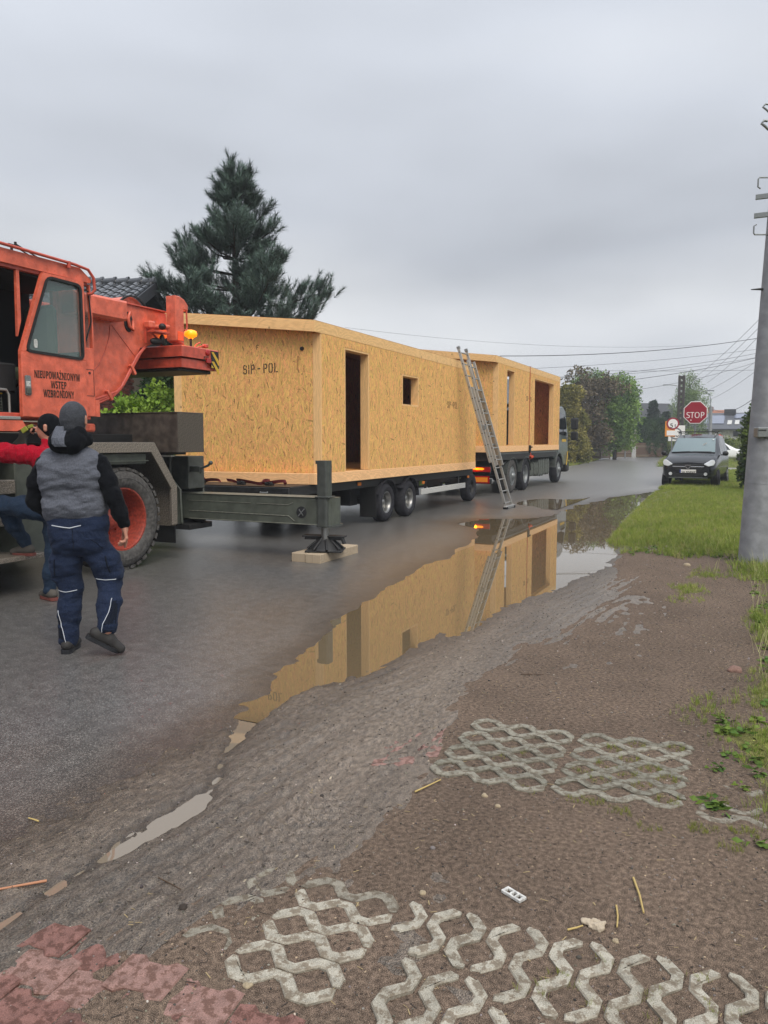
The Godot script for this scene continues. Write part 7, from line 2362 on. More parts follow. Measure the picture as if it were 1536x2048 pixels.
	# --- fences at the end of the street ---
	var wood := [mat("fence_grey", Color("6e645a"), 0.9, 0.0, "wood", {tri = 1.0}), mat("fence_brown", Color("5b4a40"), 0.9, 0.0, "wood", {tri = 1.0})]
	var fl := ["weathered grey board fence left of the street lamp post", "low brown panel fence below the green trees at the street's end"]
	var runs := [[Vector3(-12.6, 0, -60.5), Vector3(-10.95, 0, -70.0), 1.45, 0], [Vector3(-10.9, 0, -73.5), Vector3(-7.2, 0, -79.3), 1.35, 1]]
	for q in runs:
		var f := thing("fence", fl[q[3]], "fence", q[0])
		var dir: Vector3 = (q[1] - q[0]).normalized()
		var L: float = q[0].distance_to(q[1])
		var n3 := dir.cross(Vector3.UP)
		var bays := int(L / 2.0)
		for i in bays + 1:
			b = B.new()
			b.box(Vector3(-0.05, 0, -0.05), Vector3(0.05, q[2] + 0.08, 0.05), 0.005, Basis(dir, Vector3.UP, dir.cross(Vector3.UP)), Vector3.ZERO)
			for j in b.v.size(): b.v[j] += q[0] + dir * (L * i / bays)
			obj("post", b, wood[q[3]], f)
		for i in bays:
			for r in (5 if q[3] == 0 else 6):
				b = B.new()
				var hgt: float = q[2] / (5.0 if q[3] == 0 else 6.0)
				b.box(Vector3(0.06, r * hgt + 0.05, -0.012), Vector3(L / bays - 0.06, (r + 1) * hgt + 0.035, 0.012), 0.004, Basis(dir, Vector3.UP, dir.cross(Vector3.UP)), Vector3.ZERO)
				for j in b.v.size(): b.v[j] += q[0] + dir * (L * i / bays) + n3 * rng.randf_range(-0.006, 0.006)
				obj("board", b, wood[q[3]] if rng.randf() < 0.7 else wood[1 - q[3]], f)

# ---------- cars ----------
func loft(st: Array, b: B):
	# stations [z, x0, y0, x1, y1, ...] half outlines mirrored about x = 0
	var rows := []
	for s in st:
		var r := []
		for i in range(1, s.size(), 2): r.append(Vector3(s[i], s[i + 1], s[0]))
		rows.append(r)
	var m: int = rows[0].size()
	for sd in [1.0, -1.0]:
		var nn := []
		for j in rows.size():
			var line := []
			for i in m:
				var a: Vector3 = rows[j][mini(i + 1, m - 1)] - rows[j][maxi(i - 1, 0)]
				var c: Vector3 = rows[mini(j + 1, rows.size() - 1)][i] - rows[maxi(j - 1, 0)][i]
				var q := c.cross(a).normalized()
				var ctr: Vector3 = rows[j][i] - Vector3(0, 0.8, 0)
				if q.dot(Vector3(ctr.x, ctr.y, 0)) < 0: q = -q
				q.x = absf(q.x) if i > 0 else 0.0
				q.x *= sd
				line.append(q)
			nn.append(line)
		for j in rows.size() - 1:
			for i in m - 1:
				var f := Vector3(sd, 1, 1)
				b.squad(rows[j][i] * f, rows[j][i + 1] * f, rows[j + 1][i + 1] * f, rows[j + 1][i] * f, nn[j][i], nn[j][i + 1], nn[j + 1][i + 1], nn[j + 1][i])
	for e in [0, rows.size() - 1]:
		for i in m - 1:
			for sd in [1.0, -1.0]:
				var f := Vector3(sd, 1, 1)
				var c := Vector3(0, (rows[e][0].y + rows[e][m - 1].y) / 2, rows[e][0].z)
				b.tri(c, rows[e][i] * f, rows[e][i + 1] * f, Vector3(0, 0, 1 if e == 0 else -1))

func build_car():
	rng.seed = 111
	var t := thing("parked_car", "black high-roofed car with roof bars parked on the grass, facing the camera", "car", Vector3.ZERO)
	var paint := mat("car_black", Color("16191e"), 0.25, 0.1, "", {coat = 0.35, cr = 0.05})
	var chrome := mat("chrome", Color("d8dadd"), 0.12, 0.95)
	var lens := mat("lamp_lens", Color("dfe3e6"), 0.08, 0.2, "", {spec = 0.8})
	var b := B.new()
	var P := func(called: String, m: Material):
		var o := obj(called, b, m, t)
		b.reset()
		return o
	loft([
		[2.16, 0, 0.36, 0.56, 0.36, 0.66, 0.44, 0.67, 0.58, 0.62, 0.72, 0.5, 0.80, 0, 0.83],
		[2.10, 0, 0.31, 0.68, 0.31, 0.77, 0.42, 0.785, 0.62, 0.72, 0.80, 0.58, 0.89, 0, 0.92],
		[1.90, 0, 0.27, 0.78, 0.27, 0.85, 0.42, 0.86, 0.68, 0.82, 0.90, 0.66, 0.985, 0, 1.02],
		[1.50, 0, 0.26, 0.82, 0.26, 0.875, 0.44, 0.88, 0.74, 0.85, 0.96, 0.70, 1.06, 0, 1.09],
		[1.12, 0, 0.26, 0.83, 0.26, 0.88, 0.44, 0.885, 0.76, 0.86, 1.00, 0.74, 1.12, 0, 1.15],
		[0.70, 0, 0.26, 0.83, 0.26, 0.88, 0.44, 0.885, 0.78, 0.87, 1.02, 0.71, 1.38, 0, 1.41],
		[0.34, 0, 0.26, 0.83, 0.26, 0.88, 0.44, 0.885, 0.78, 0.87, 1.03, 0.68, 1.615, 0, 1.665],
		[-0.35, 0, 0.26, 0.83, 0.26, 0.88, 0.44, 0.885, 0.78, 0.87, 1.04, 0.665, 1.76, 0, 1.815],
		[-1.60, 0, 0.26, 0.83, 0.26, 0.88, 0.44, 0.885, 0.78, 0.87, 1.04, 0.65, 1.74, 0, 1.795],
		[-2.05, 0, 0.30, 0.80, 0.30, 0.85, 0.44, 0.86, 0.78, 0.84, 1.02, 0.63, 1.66, 0, 1.70],
		[-2.18, 0, 0.36, 0.76, 0.36, 0.80, 0.48, 0.81, 0.78, 0.79, 1.00, 0.58, 1.55, 0, 1.58]], b)
	P.call("car_body", paint)
	# glass
	b.squad(Vector3(-0.715, 1.17, 1.10), Vector3(0.715, 1.17, 1.10), Vector3(0.635, 1.655, 0.36), Vector3(-0.635, 1.655, 0.36), Vector3(-0.25, 0.6, 0.7), Vector3(0.25, 0.6, 0.7), Vector3(0.2, 0.75, 0.6), Vector3(-0.2, 0.75, 0.6))
	P.call("windscreen", mat("windscreen", Color("5f7276"), 0.04, 0.0, "", {spec = 0.8}))
	b.tube([Vector3(-0.71, 1.150, 1.10), Vector3(0, 1.175, 1.12), Vector3(0.71, 1.150, 1.10)], 0.016, 6); P.call("windscreen_seal", M.black)
	b.box(Vector3(0.25, 1.43, 0.735), Vector3(0.40, 1.46, 0.76), 0.0, Basis(Vector3.BACK, 0.6)); P.call("windscreen_card", M.white_paint)
	b.quad(Vector3(0.55, 1.585, 0.50), Vector3(0.60, 1.585, 0.50), Vector3(0.60, 1.62, 0.445), Vector3(0.55, 1.62, 0.445), Vector3(0, 1, 1)); P.call("windscreen_sticker", M.white_paint)
	for sd in [-1.0, 1.0]:
		for q in [[0.60, 0.12, 1.10, 1.10, 1.20, 1.58], [0.05, -0.80, 1.09, 1.09, 1.60, 1.62], [-0.9, -1.75, 1.09, 1.09, 1.62, 1.60]]:
			var X := func(y: float): return sd * (0.875 - (y - 1.03) * 0.312)
			b.quad(Vector3(X.call(q[2]), q[2], q[0]), Vector3(X.call(q[3]), q[3], q[1]), Vector3(X.call(q[5]), q[5], q[1] + 0.02), Vector3(X.call(q[4]), q[4], q[0] - 0.02), Vector3(sd, 0.2, 0))
			P.call("side_window", M.glass_dark)
		# mirrors
		b.ball(Vector3(sd * 1.02, 1.12, 0.80), Vector3(0.10, 0.085, 0.07), 12, 8)
		b.box(Vector3(minf(sd * 0.86, sd * 0.98), 1.05, 0.78), Vector3(maxf(sd * 0.86, sd * 0.98), 1.09, 0.84), 0.01)
		P.call("mirror", M.black)
		# lamps
		var hx := func(a: Array) -> PackedVector2Array:
			var p := PackedVector2Array()
			for i in range(0, a.size(), 2): p.append(Vector2(a[i] * sd, a[i + 1]))
			return p
		b.prism(rounded(hx.call([0.455, 0.735, 0.60, 0.66, 0.765, 0.70, 0.80, 0.80, 0.765, 0.885, 0.68, 0.885]), 0.03, 2), Vector3(0, 0, 2.41), Vector3(1, 0, -sd * 0.30), Vector3(0, 1, -0.28), 0.14, 0.01)
		P.call("headlight", lens)
		b.prism(rounded(hx.call([0.53, 0.735, 0.60, 0.70, 0.72, 0.72, 0.72, 0.78, 0.62, 0.80]), 0.02, 2), Vector3(0, 0, 2.545), Vector3(1, 0, -sd * 0.30), Vector3(0, 1, -0.28), 0.006)
		P.call("headlight_bezel", M.carrier)
		b.cyl(Vector3(sd * 0.56, 0.44, 2.12), Vector3(sd * 0.56, 0.44, 2.185), 0.06, 0.055, 14); P.call("fog_lamp", lens)
		# rails
		b.tube([Vector3(sd * 0.60, 1.74, 0.25), Vector3(sd * 0.61, 1.83, 0.05), Vector3(sd * 0.60, 1.84, -1.5), Vector3(sd * 0.59, 1.75, -1.75)], 0.018, 7); P.call("roof_rail", M.alu)
	b.box(Vector3(-0.72, 1.875, -0.05), Vector3(0.72, 1.90, 0.02), 0.008); P.call("roof_bar", M.black)
	b.box(Vector3(-0.70, 1.875, -1.1), Vector3(0.70, 1.90, -1.03), 0.008); P.call("roof_bar", M.black)
	for sd in [-1.0, 1.0]:
		b.box(Vector3(sd * 0.62 - 0.05, 1.82, -0.08), Vector3(sd * 0.62 + 0.05, 1.88, 0.05), 0.015); P.call("bar_foot", M.black)
	b.tube([Vector3(0.02, 1.75, 0.12), Vector3(0.02, 1.80, 0.10), Vector3(0.02, 1.93, -0.12)], 0.006, 5); P.call("aerial", M.black)
	# grille with two bright bars and an emblem
	b.prism(rounded(pv([-0.53, 0.76, 0.53, 0.76, 0.44, 0.60, 0.36, 0.565, -0.36, 0.565, -0.44, 0.60]), 0.03, 2), Vector3(0, 0, 2.10), Vector3.RIGHT, Vector3.UP, 0.08); P.call("grille", M.black)
	b.box(Vector3(-0.50, 0.67, 2.165), Vector3(-0.09, 0.695, 2.185), 0.004); P.call("grille_bar", chrome)
	b.box(Vector3(0.09, 0.67, 2.165), Vector3(0.50, 0.695, 2.185), 0.004); P.call("grille_bar", chrome)
	b.box(Vector3(-0.50, 0.755, 2.14), Vector3(0.50, 0.765, 2.175), 0.003); P.call("grille_bar", M.carrier)
	var em := rounded(pv([-0.10, 0.745, 0.10, 0.745, 0.09, 0.69, 0.035, 0.61, -0.035, 0.61, -0.09, 0.69]), 0.012, 2)
	b.ring(em, inset(em, 0.026), Vector3(0, 0, 2.18), Vector3.RIGHT, Vector3.UP, 0.014); P.call("emblem", chrome)
	b.prism(rounded(pv([-0.50, 0.47, 0.50, 0.47, 0.44, 0.33, -0.44, 0.33]), 0.03, 2), Vector3(0, 0, 2.11), Vector3.RIGHT, Vector3.UP, 0.06); P.call("lower_intake", M.black)
	b.box(Vector3(-0.62, 0.285, 2.02), Vector3(0.62, 0.325, 2.185), 0.015); P.call("bumper_lip", M.carrier)
	b.box(Vector3(-0.26, 0.475, 2.172), Vector3(0.26, 0.585, 2.184), 0.003); P.call("number_plate", M.sign_white)
	b.box(Vector3(-0.259, 0.476, 2.1845), Vector3(-0.222, 0.584, 2.186)); P.call("plate_band", mat("plate_blue", Color("1b3a8c"), 0.4))
	text(t, "lettering", "SK 958NE", Vector3(0.02, 0.497, 2.185), Vector3.RIGHT, Vector3.UP, 0.068, 0.44, M.ink)
	b.tube([Vector3(-0.65, 1.16, 1.12), Vector3(-0.1, 1.19, 1.12)], 0.01, 5)
	b.tube([Vector3(0.0, 1.185, 1.12), Vector3(0.6, 1.18, 1.10)], 0.01, 5); P.call("wiper", M.black)
	# wheels: the front pair is steered
	var w: Node3D
	for q in [[0.76, 1.42, 1, true], [-0.76, 1.42, -1, true], [0.76, -1.40, 1, false], [-0.76, -1.40, -1, false]]:
		b.cyl(Vector3(q[0] - q[2] * 0.10, 0.33, q[1]), Vector3(q[0] + q[2] * 0.128, 0.36, q[1]), 0.37, -1, 24); P.call("wheel_arch", M.black)
		w = wheel(t, Vector3(q[0] + q[2] * 0.03, 0.31, q[1]), 0.31, 0.2, 0.21, q[2], M.rubber, M.black, 0, 0.4, 5)
		b.lathe(Vector3(q[0] + q[2] * 0.03, 0.31, q[1]), Vector3(q[2], 0, 0), [[0.205, 0.09], [0.20, 0.098], [0.185, 0.098]], 24)
		for i in 7:
			var a := TAU * i / 7
			var d := Vector3(0, cos(a), sin(a))
			b.tube([Vector3(q[0] + q[2] * 0.125, 0.31, q[1]) + d * 0.03, Vector3(q[0] + q[2] * 0.128, 0.31, q[1]) + d * 0.195], 0.03, 5, 0.022)
		b.cyl(Vector3(q[0] + q[2] * 0.1, 0.31, q[1]), Vector3(q[0] + q[2] * 0.145, 0.31, q[1]), 0.05, 0.045, 14)
		obj("wheel_cover", b, M.steel, w)
		b.reset()
		if q[3]: w.rotation.y = 0.3
	t.position = Vector3(-1.63, 0.0, -30.2)
	t.rotation.y = -0.075
	# --- white car on the side road ---
	t = thing("white_car", "white saloon car on the side road, behind the parked black car", "car", Vector3.ZERO)
	P = func(called: String, m: Material):
		var o := obj(called, b, m, t)
		b.reset()
		return o
	loft([
		[2.2, 0, 0.35, 0.6, 0.35, 0.70, 0.45, 0.72, 0.60, 0.62, 0.66, 0, 0.68],
		[1.9, 0, 0.25, 0.78, 0.25, 0.84, 0.42, 0.85, 0.66, 0.74, 0.78, 0, 0.82],
		[1.0, 0, 0.22, 0.83, 0.22, 0.88, 0.42, 0.88, 0.78, 0.80, 0.92, 0, 0.97],
		[0.2, 0, 0.22, 0.83, 0.22, 0.88, 0.42, 0.88, 0.82, 0.62, 1.36, 0, 1.40],
		[-0.9, 0, 0.22, 0.83, 0.22, 0.88, 0.42, 0.88, 0.84, 0.62, 1.38, 0, 1.42],
		[-1.7, 0, 0.22, 0.83, 0.22, 0.88, 0.42, 0.88, 0.86, 0.74, 1.00, 0, 1.04],
		[-2.2, 0, 0.35, 0.74, 0.35, 0.78, 0.45, 0.78, 0.80, 0.66, 0.94, 0, 0.96]], b)
	P.call("car_body", mat("car_white", Color("e2e3e4"), 0.25, 0.0, "", {coat = 0.7}))
	b.quad(Vector3(-0.72, 0.97, 0.97), Vector3(0.72, 0.97, 0.97), Vector3(0.6, 1.37, 0.24), Vector3(-0.6, 1.37, 0.24), Vector3(0, 1, 1)); P.call("windscreen", M.glass_dark)
	for sd in [-1.0, 1.0]:
		b.quad(Vector3(sd * 0.875, 0.90, 0.55), Vector3(sd * 0.875, 0.90, -1.3), Vector3(sd * 0.69, 1.30, -0.9), Vector3(sd * 0.69, 1.30, 0.2), Vector3(sd, 0.3, 0)); P.call("side_window", M.glass_dark)
		for z in [1.35, -1.35]:
			b.cyl(Vector3(sd * 0.7, 0.34, z), Vector3(sd * 0.886, 0.36, z), 0.36, -1, 20); P.call("wheel_arch", M.black)
			wheel(t, Vector3(sd * 0.80, 0.31, z), 0.31, 0.2, 0.21, sd, M.rubber, M.galv, 0, 0.2, 5)
		b.prism(rounded(pv([sd * 0.5, 0.58, sd * 0.74, 0.60, sd * 0.70, 0.68, sd * 0.52, 0.66]), 0.02, 2), Vector3(0, 0, 2.0), Vector3(1, 0, -sd * 0.4), Vector3.UP, 0.16); P.call("headlight", lens)
	t.position = Vector3(-1.75, 0, -64.6)
	t.rotation.y = 1.65

# ---------- posts, signs, wires ----------
func build_street():
	rng.seed = 121
	var base := Vector3(0.155, 0, -10.72)
	var top := base + Vector3(0.285, 9.0, -0.12)
	var up := (top - base).normalized()
	var t := thing("concrete_post", "thick grey concrete utility post at the right edge of the grass", "utility post", base)
	var b := B.new()
	b.cyl(base - up * 0.3, top, 0.212, 0.145, 40); obj("shaft", b, M.concrete, t)
	var R := Vector3(0.905, 0, -0.4258)
	var at := func(h: float) -> Vector3: return base + up * (h / up.y)
	var rad := func(h: float) -> float: return 0.212 - 0.0075 * h
	for h in [1.02, 2.6]:
		b = B.new()
		b.lathe(at.call(h), up, [[rad.call(h) + 0.001, 0.0], [rad.call(h) + 0.002, 0.004], [rad.call(h) + 0.001, 0.008]], 40); obj("mould_line", b, M.concrete, t)
	# number plate bracket with its wire
	var c: Vector3 = at.call(1.65)
	b = B.new()
	b.box(Vector3(-0.21, -0.055, 0.10), Vector3(-0.07, 0.065, 0.22), 0.008, Basis(Vector3.UP, YAW), Vector3.ZERO)
	for i in b.v.size(): b.v[i] += c
	var br := obj("bracket", b, M.galv, t)
	b = B.new()
	b.box(Vector3(-0.205, 0.025, 0.221), Vector3(-0.11, 0.038, 0.225), 0.0, Basis(Vector3.UP, YAW), Vector3.ZERO)
	for i in b.v.size(): b.v[i] += c
	obj("slot", b, M.black, br)
	b = B.new()
	b.box(Vector3(0.02, -0.03, 0.20), Vector3(0.06, 0.035, 0.222), 0.004, Basis(Vector3.UP, YAW), Vector3.ZERO)
	for i in b.v.size(): b.v[i] += c
	obj("label_tag", b, M.white_paint, t)
	b = B.new()
	var F := Vector3(0.4258, 0, 0.905)
	b.tube([c + R * -0.07 + F * 0.215, c + R * -0.02 + F * 0.222 + Vector3(0, -0.03, 0), c + R * 0.02 + F * 0.225 + Vector3(0, 0.01, 0)], 0.006, 5)
	b.tube([c + R * -0.12 + F * 0.18 + Vector3(0, -0.06, 0), c + R * 0.0 + F * 0.225 + Vector3(0, -0.075, 0), c + R * 0.1 + F * 0.21 + Vector3(0, -0.05, 0)], 0.005, 5); obj("tie_wire", b, M.wire, t)
	# bent hooks and iron steps on the street side
	var hooks := [[5.47, 0], [5.28, 1], [4.72, 2], [4.50, 3], [4.28, 4], [4.05, 5]]
	for q in hooks:
		var p: Vector3 = at.call(q[0]) - R * rad.call(q[0])
		b = B.new()
		var e: float = 0.18 if q[1] < 2 else 0.155
		match q[1]:
			0, 1: b.tube([p + R * 0.03, p - R * 0.10 + Vector3(0, 0.0, 0), p - R * (e - 0.05) + Vector3(0, 0.03, 0), p - R * e + Vector3(0, 0.065, 0), p - R * (e - 0.03) + Vector3(0, 0.10, 0), p - R * (e - 0.07) + Vector3(0, 0.095, 0)], 0.012 if q[1] == 0 else 0.016, 7)
			2: b.tube([p + R * 0.03, p - R * e, p - R * (e + 0.012) + Vector3(0, -0.02, 0), p - R * (e + 0.012) + Vector3(0, -0.11, 0), p - R * (e - 0.02) + Vector3(0, -0.13, 0)], 0.009, 6)
			3: b.box(p - R * 0.17 + Vector3(-0.01, -0.03, -0.02), p + Vector3(0.03, 0.03, 0.02), 0.004)
			4: b.box(p - R * 0.17 + Vector3(-0.01, -0.03, -0.02), p + Vector3(0.03, 0.03, 0.02), 0.004)
			5: b.tube([p + R * 0.03, p - R * e, p - R * (e + 0.012) + Vector3(0, 0.02, 0), p - R * (e + 0.012) + Vector3(0, 0.10, 0), p - R * (e - 0.02) + Vector3(0, 0.12, 0)], 0.009, 6)
		obj("hook" if q[1] < 2 else "climbing_step", b, M.galv, t)
	var p2: Vector3 = at.call(3.40) - R * rad.call(3.4)
	b = B.new()
	b.tube([p2 + R * 0.03, p2 - R * 0.05, p2 - R * 0.14 + Vector3(0, -0.004, 0)], 0.02, 7, 0.006); obj("step_bolt", b, M.black, t)

	# STOP sign, facing the camera
	var face := func(q: Node3D, turn: float): q.rotation.y = turn
	t = thing("stop_sign", "red octagonal STOP sign on a grey post behind the parked black car", "road sign", Vector3.ZERO)
	b = B.new()
	b.cyl(Vector3(0, 0, -0.05), Vector3(0, 3.05, -0.05), 0.038, -1, 12); obj("post", b, M.galv, t, true)
	var oct := func(r: float) -> PackedVector2Array:
		var p := PackedVector2Array()
		for i in 8: p.append(Vector2(cos(PI / 8 + i * PI / 4), sin(PI / 8 + i * PI / 4)) * r)
		return p
	b = B.new()
	b.prism(oct.call(0.475), Vector3(0, 2.68, 0), Vector3.RIGHT, Vector3.UP, 0.012, 0.003); obj("plate", b, M.sign_white, t, true)
	b = B.new()
	b.prism(oct.call(0.447), Vector3(0, 2.68, 0.0125), Vector3.RIGHT, Vector3.UP, 0.002); obj("red_field", b, M.sign_red, t, true)
	text(t, "lettering", "STOP", Vector3(0.0, 2.575, 0.016), Vector3.RIGHT, Vector3.UP, 0.235, 0.66, M.sign_white, "Droid Sans", 400)
	b = B.new()
	b.cyl(Vector3(-0.16, 2.38, 0.0146), Vector3(-0.16, 2.38, 0.017), 0.025, -1, 12); obj("rivet", b, M.sign_white, t, true)
	t.position = Vector3(-1.92, 0, -33.2)
	t.rotation.y = 0.07
	# weight limit sign on its backing board
	t = thing("weight_limit_sign", "round 5t weight limit sign on a yellow-orange board left of the stop sign", "road sign", Vector3.ZERO)
	b = B.new()
	b.cyl(Vector3(0.0, 0, -0.06), Vector3(0.0, 2.95, -0.06), 0.035, -1, 10); obj("post", b, M.galv, t, true)
	b = B.new()
	b.box(Vector3(-0.40, 1.82, -0.03), Vector3(0.16, 2.72, -0.005), 0.005); obj("board", b, mat("sign_orange", Color("d88a2c"), 0.5), t, true)
	b = B.new()
	b.cyl(Vector3(0.03, 2.58, -0.004), Vector3(0.03, 2.58, 0.006), 0.36, -1, 32); obj("plate", b, M.sign_red, t, true)
	b = B.new()
	b.cyl(Vector3(0.03, 2.58, 0.0065), Vector3(0.03, 2.58, 0.010), 0.27, -1, 32); obj("white_field", b, M.sign_white, t, true)
	text(t, "lettering", "5", Vector3(-0.04, 2.46, 0.011), Vector3.RIGHT, Vector3.UP, 0.25, 0.15, M.ink)
	text(t, "lettering", "t", Vector3(0.17, 2.46, 0.011), Vector3.RIGHT, Vector3.UP, 0.19, 0.09, M.ink)
	b = B.new()
	b.box(Vector3(-0.30, 1.88, -0.004), Vector3(0.36, 2.17, 0.004), 0.004); obj("info_plate", b, M.sign_white, t, true)
	t.position = Vector3(-4.08, 0, -48.9)
	t.rotation.y = 0.08
	t = thing("speed_limit_sign", "round 30 speed limit sign, low, behind the weight limit sign", "road sign", Vector3.ZERO)
	b = B.new()
	b.cyl(Vector3(0, 0, -0.05), Vector3(0, 2.5, -0.05), 0.035, -1, 10); obj("post", b, M.galv, t, true)
	b = B.new()
	b.box(Vector3(-0.45, 1.55, -0.02), Vector3(0.55, 2.55, -0.002), 0.005); obj("board", b, M.sign_white, t, true)
	b = B.new()
	b.cyl(Vector3(0, 2.03, -0.001), Vector3(0, 2.03, 0.008), 0.38, -1, 32); obj("plate", b, mat("sign_grey", Color("6d6f75"), 0.5), t, true)
	b = B.new()
	b.cyl(Vector3(0, 2.03, 0.0085), Vector3(0, 2.03, 0.011), 0.29, -1, 32); obj("white_field", b, M.sign_white, t, true)
	text(t, "lettering", "30", Vector3(0, 1.92, 0.012), Vector3.RIGHT, Vector3.UP, 0.24, 0.36, M.ink)
	t.position = Vector3(-4.22, 0, -53.3)
	t.rotation.y = 0.08
	# posts farther down
	t = thing("utility_post", "dark lattice utility post in front of the birch", "utility post", Vector3(-5.17, 0, -69.4))
	for s in [-1.0, 1.0]:
		b = B.new()
		b.box(Vector3(-5.17 + s * 0.17 - 0.10, 0, -69.5), Vector3(-5.17 + s * 0.17 + 0.10, 7.0, -69.3), 0.01); obj("leg", b, mat("post_dark", Color("4a4441"), 0.9, 0.0, "fine", {tri = 1.0}), t)
	for i in 15:
		b = B.new()
		b.box(Vector3(-5.25, 0.4 + i * 0.45, -69.46), Vector3(-5.09, 0.66 + i * 0.45, -69.34), 0.01); obj("web", b, M.post_dark, t)
	b = B.new()
	b.tube([Vector3(-5.3, 6.1, -69.4), Vector3(-5.9, 6.22, -69.2), Vector3(-6.2, 6.25, -69.1)], 0.035, 6)
	b.box(Vector3(-6.6, 6.2, -69.2), Vector3(-6.15, 6.28, -69.0), 0.02); obj("lamp_arm", b, M.galv, t)
	t = thing("lamp_post", "slim grey post with a street lamp arm right of the stop sign", "lamp post", Vector3(-3.46, 0, -84.6))
	b = B.new()
	b.cyl(Vector3(-3.46, 0, -84.6), Vector3(-3.46, 5.0, -84.6), 0.19, 0.15, 12); obj("post", b, M.concrete, t)
	b = B.new()
	b.tube([Vector3(-3.46, 4.9, -84.6), Vector3(-3.6, 6.2, -84.4), Vector3(-4.2, 6.55, -84.2), Vector3(-4.7, 6.6, -84.0)], 0.04, 6)
	b.box(Vector3(-4.0, 6.52, -84.3), Vector3(-3.2, 6.60, -84.0), 0.02); obj("lamp_arm", b, M.galv, t)
	t = thing("lamp_bollard", "thin grey post with a small white lantern by the fence", "lamp post", Vector3(-10.0, 0, -72.6))
	b = B.new()
	b.cyl(Vector3(-10.0, 0, -72.6), Vector3(-10.0, 2.1, -72.6), 0.06, 0.05, 10); obj("post", b, M.galv, t)
	b = B.new()
	b.lathe(Vector3(-10.0, 2.1, -72.6), Vector3.UP, [[0.08, 0.0], [0.17, 0.2], [0.15, 0.3], [0.0, 0.34]], 12); obj("lantern", b, M.white_paint, t)
	b = B.new()
	b.box(Vector3(-9.6, 0, -74.1), Vector3(-9.25, 1.05, -73.85), 0.02)
	var bx := obj("utility_cabinet", b, M.white_paint)
	tag(bx, "white utility cabinet in front of the brown fence", "cabinet")
	t = thing("orange_beacon", "round orange-red marker on a thin post right of the parked car", "marker", Vector3(-1.55, 0, -52.3))
	b = B.new()
	b.cyl(Vector3(-1.55, 0, -52.3), Vector3(-1.55, 1.5, -52.3), 0.03, -1, 8); obj("post", b, M.galv, t)
	b = B.new()
	b.ball(Vector3(-1.55, 1.72, -52.3), Vector3(0.17, 0.24, 0.12), 14, 9); obj("head", b, mat("marker_red", Color("d8432a"), 0.5), t)
	# overhead wires
	var line := func(a: Vector3, e: Vector3, sag: float, r: float, label: String, group: String):
		var q := B.new()
		var pts := []
		for i in 17:
			var f := i / 16.0
			pts.append(a.lerp(e, f) - Vector3(0, sag * 4.0 * f * (1.0 - f), 0))
		q.tube(pts, r, 5)
		tag(obj("power_line", q, M.wire), label, "wire", group)
	var W := [
		[Vector3(-13.40, 6.54, -44.53), Vector3(3.05, 10.19, -69.96), 0.5, 0.022, "thickest overhead wire, highest of those starting at the far module's roof"],
		[Vector3(-16.61, 7.25, -60.71), Vector3(3.50, 10.20, -79.01), 0.3, 0.013, "first wire from the top in the thin bundle crossing above the trees"],
		[Vector3(-16.60, 6.51, -60.71), Vector3(3.50, 10.11, -79.01), 0.6, 0.016, "second wire from the top in the thin bundle crossing above the trees"],
		[Vector3(-15.34, 6.51, -61.30), Vector3(3.52, 9.67, -79.02), 0.5, 0.013, "third wire from the top in the thin bundle crossing above the trees"],
		[Vector3(-15.15, 5.80, -61.39), Vector3(3.51, 9.85, -79.02), 0.6, 0.02, "fourth wire from the top in the thin bundle crossing above the trees"],
		[Vector3(-14.41, 5.13, -61.74), Vector3(3.51, 9.85, -79.02), 1.0, 0.014, "fifth wire from the top in the thin bundle crossing above the trees"],
		[Vector3(-12.31, 7.50, -67.15), Vector3(3.60, 7.99, -79.06), 0.1, 0.014, "level overhead wire just above the treetops"],
		[Vector3(-23.54, 8.77, -44.18), Vector3(-4.20, 10.11, -75.39), 0.6, 0.008, "faint overhead wire sloping down from the pine to the right"],
		[Vector3(-5.04, 7.50, -80.52), Vector3(1.42, 9.07, -44.88), 0.3, 0.012, "first from the left of the steep wires climbing from the birch to the right"],
		[Vector3(-4.38, 7.40, -80.83), Vector3(1.44, 8.70, -44.89), 0.3, 0.012, "second from the left of the steep wires climbing from the birch to the right"],
		[Vector3(-3.72, 7.16, -81.14), Vector3(1.46, 8.32, -44.89), 0.3, 0.012, "third from the left of the steep wires climbing from the birch to the right"],
		[Vector3(-4.51, 6.25, -84.08), Vector3(1.72, 7.34, -50.54), 0.3, 0.012, "fourth from the left of the steep wires climbing from the birch to the right"],
		[Vector3(-3.58, 5.86, -86.73), Vector3(1.74, 6.91, -50.55), 0.3, 0.012, "fifth from the left of the steep wires climbing from the birch to the right"],
		[Vector3(-3.76, 5.19, -91.73), Vector3(1.81, 5.56, -45.06), 1.3, 0.02, "sagging wire from the slim lamp post up to the concrete post"]]
	for q in W: line.call(q[0], q[1], q[2], q[3], q[4], "overhead wires")

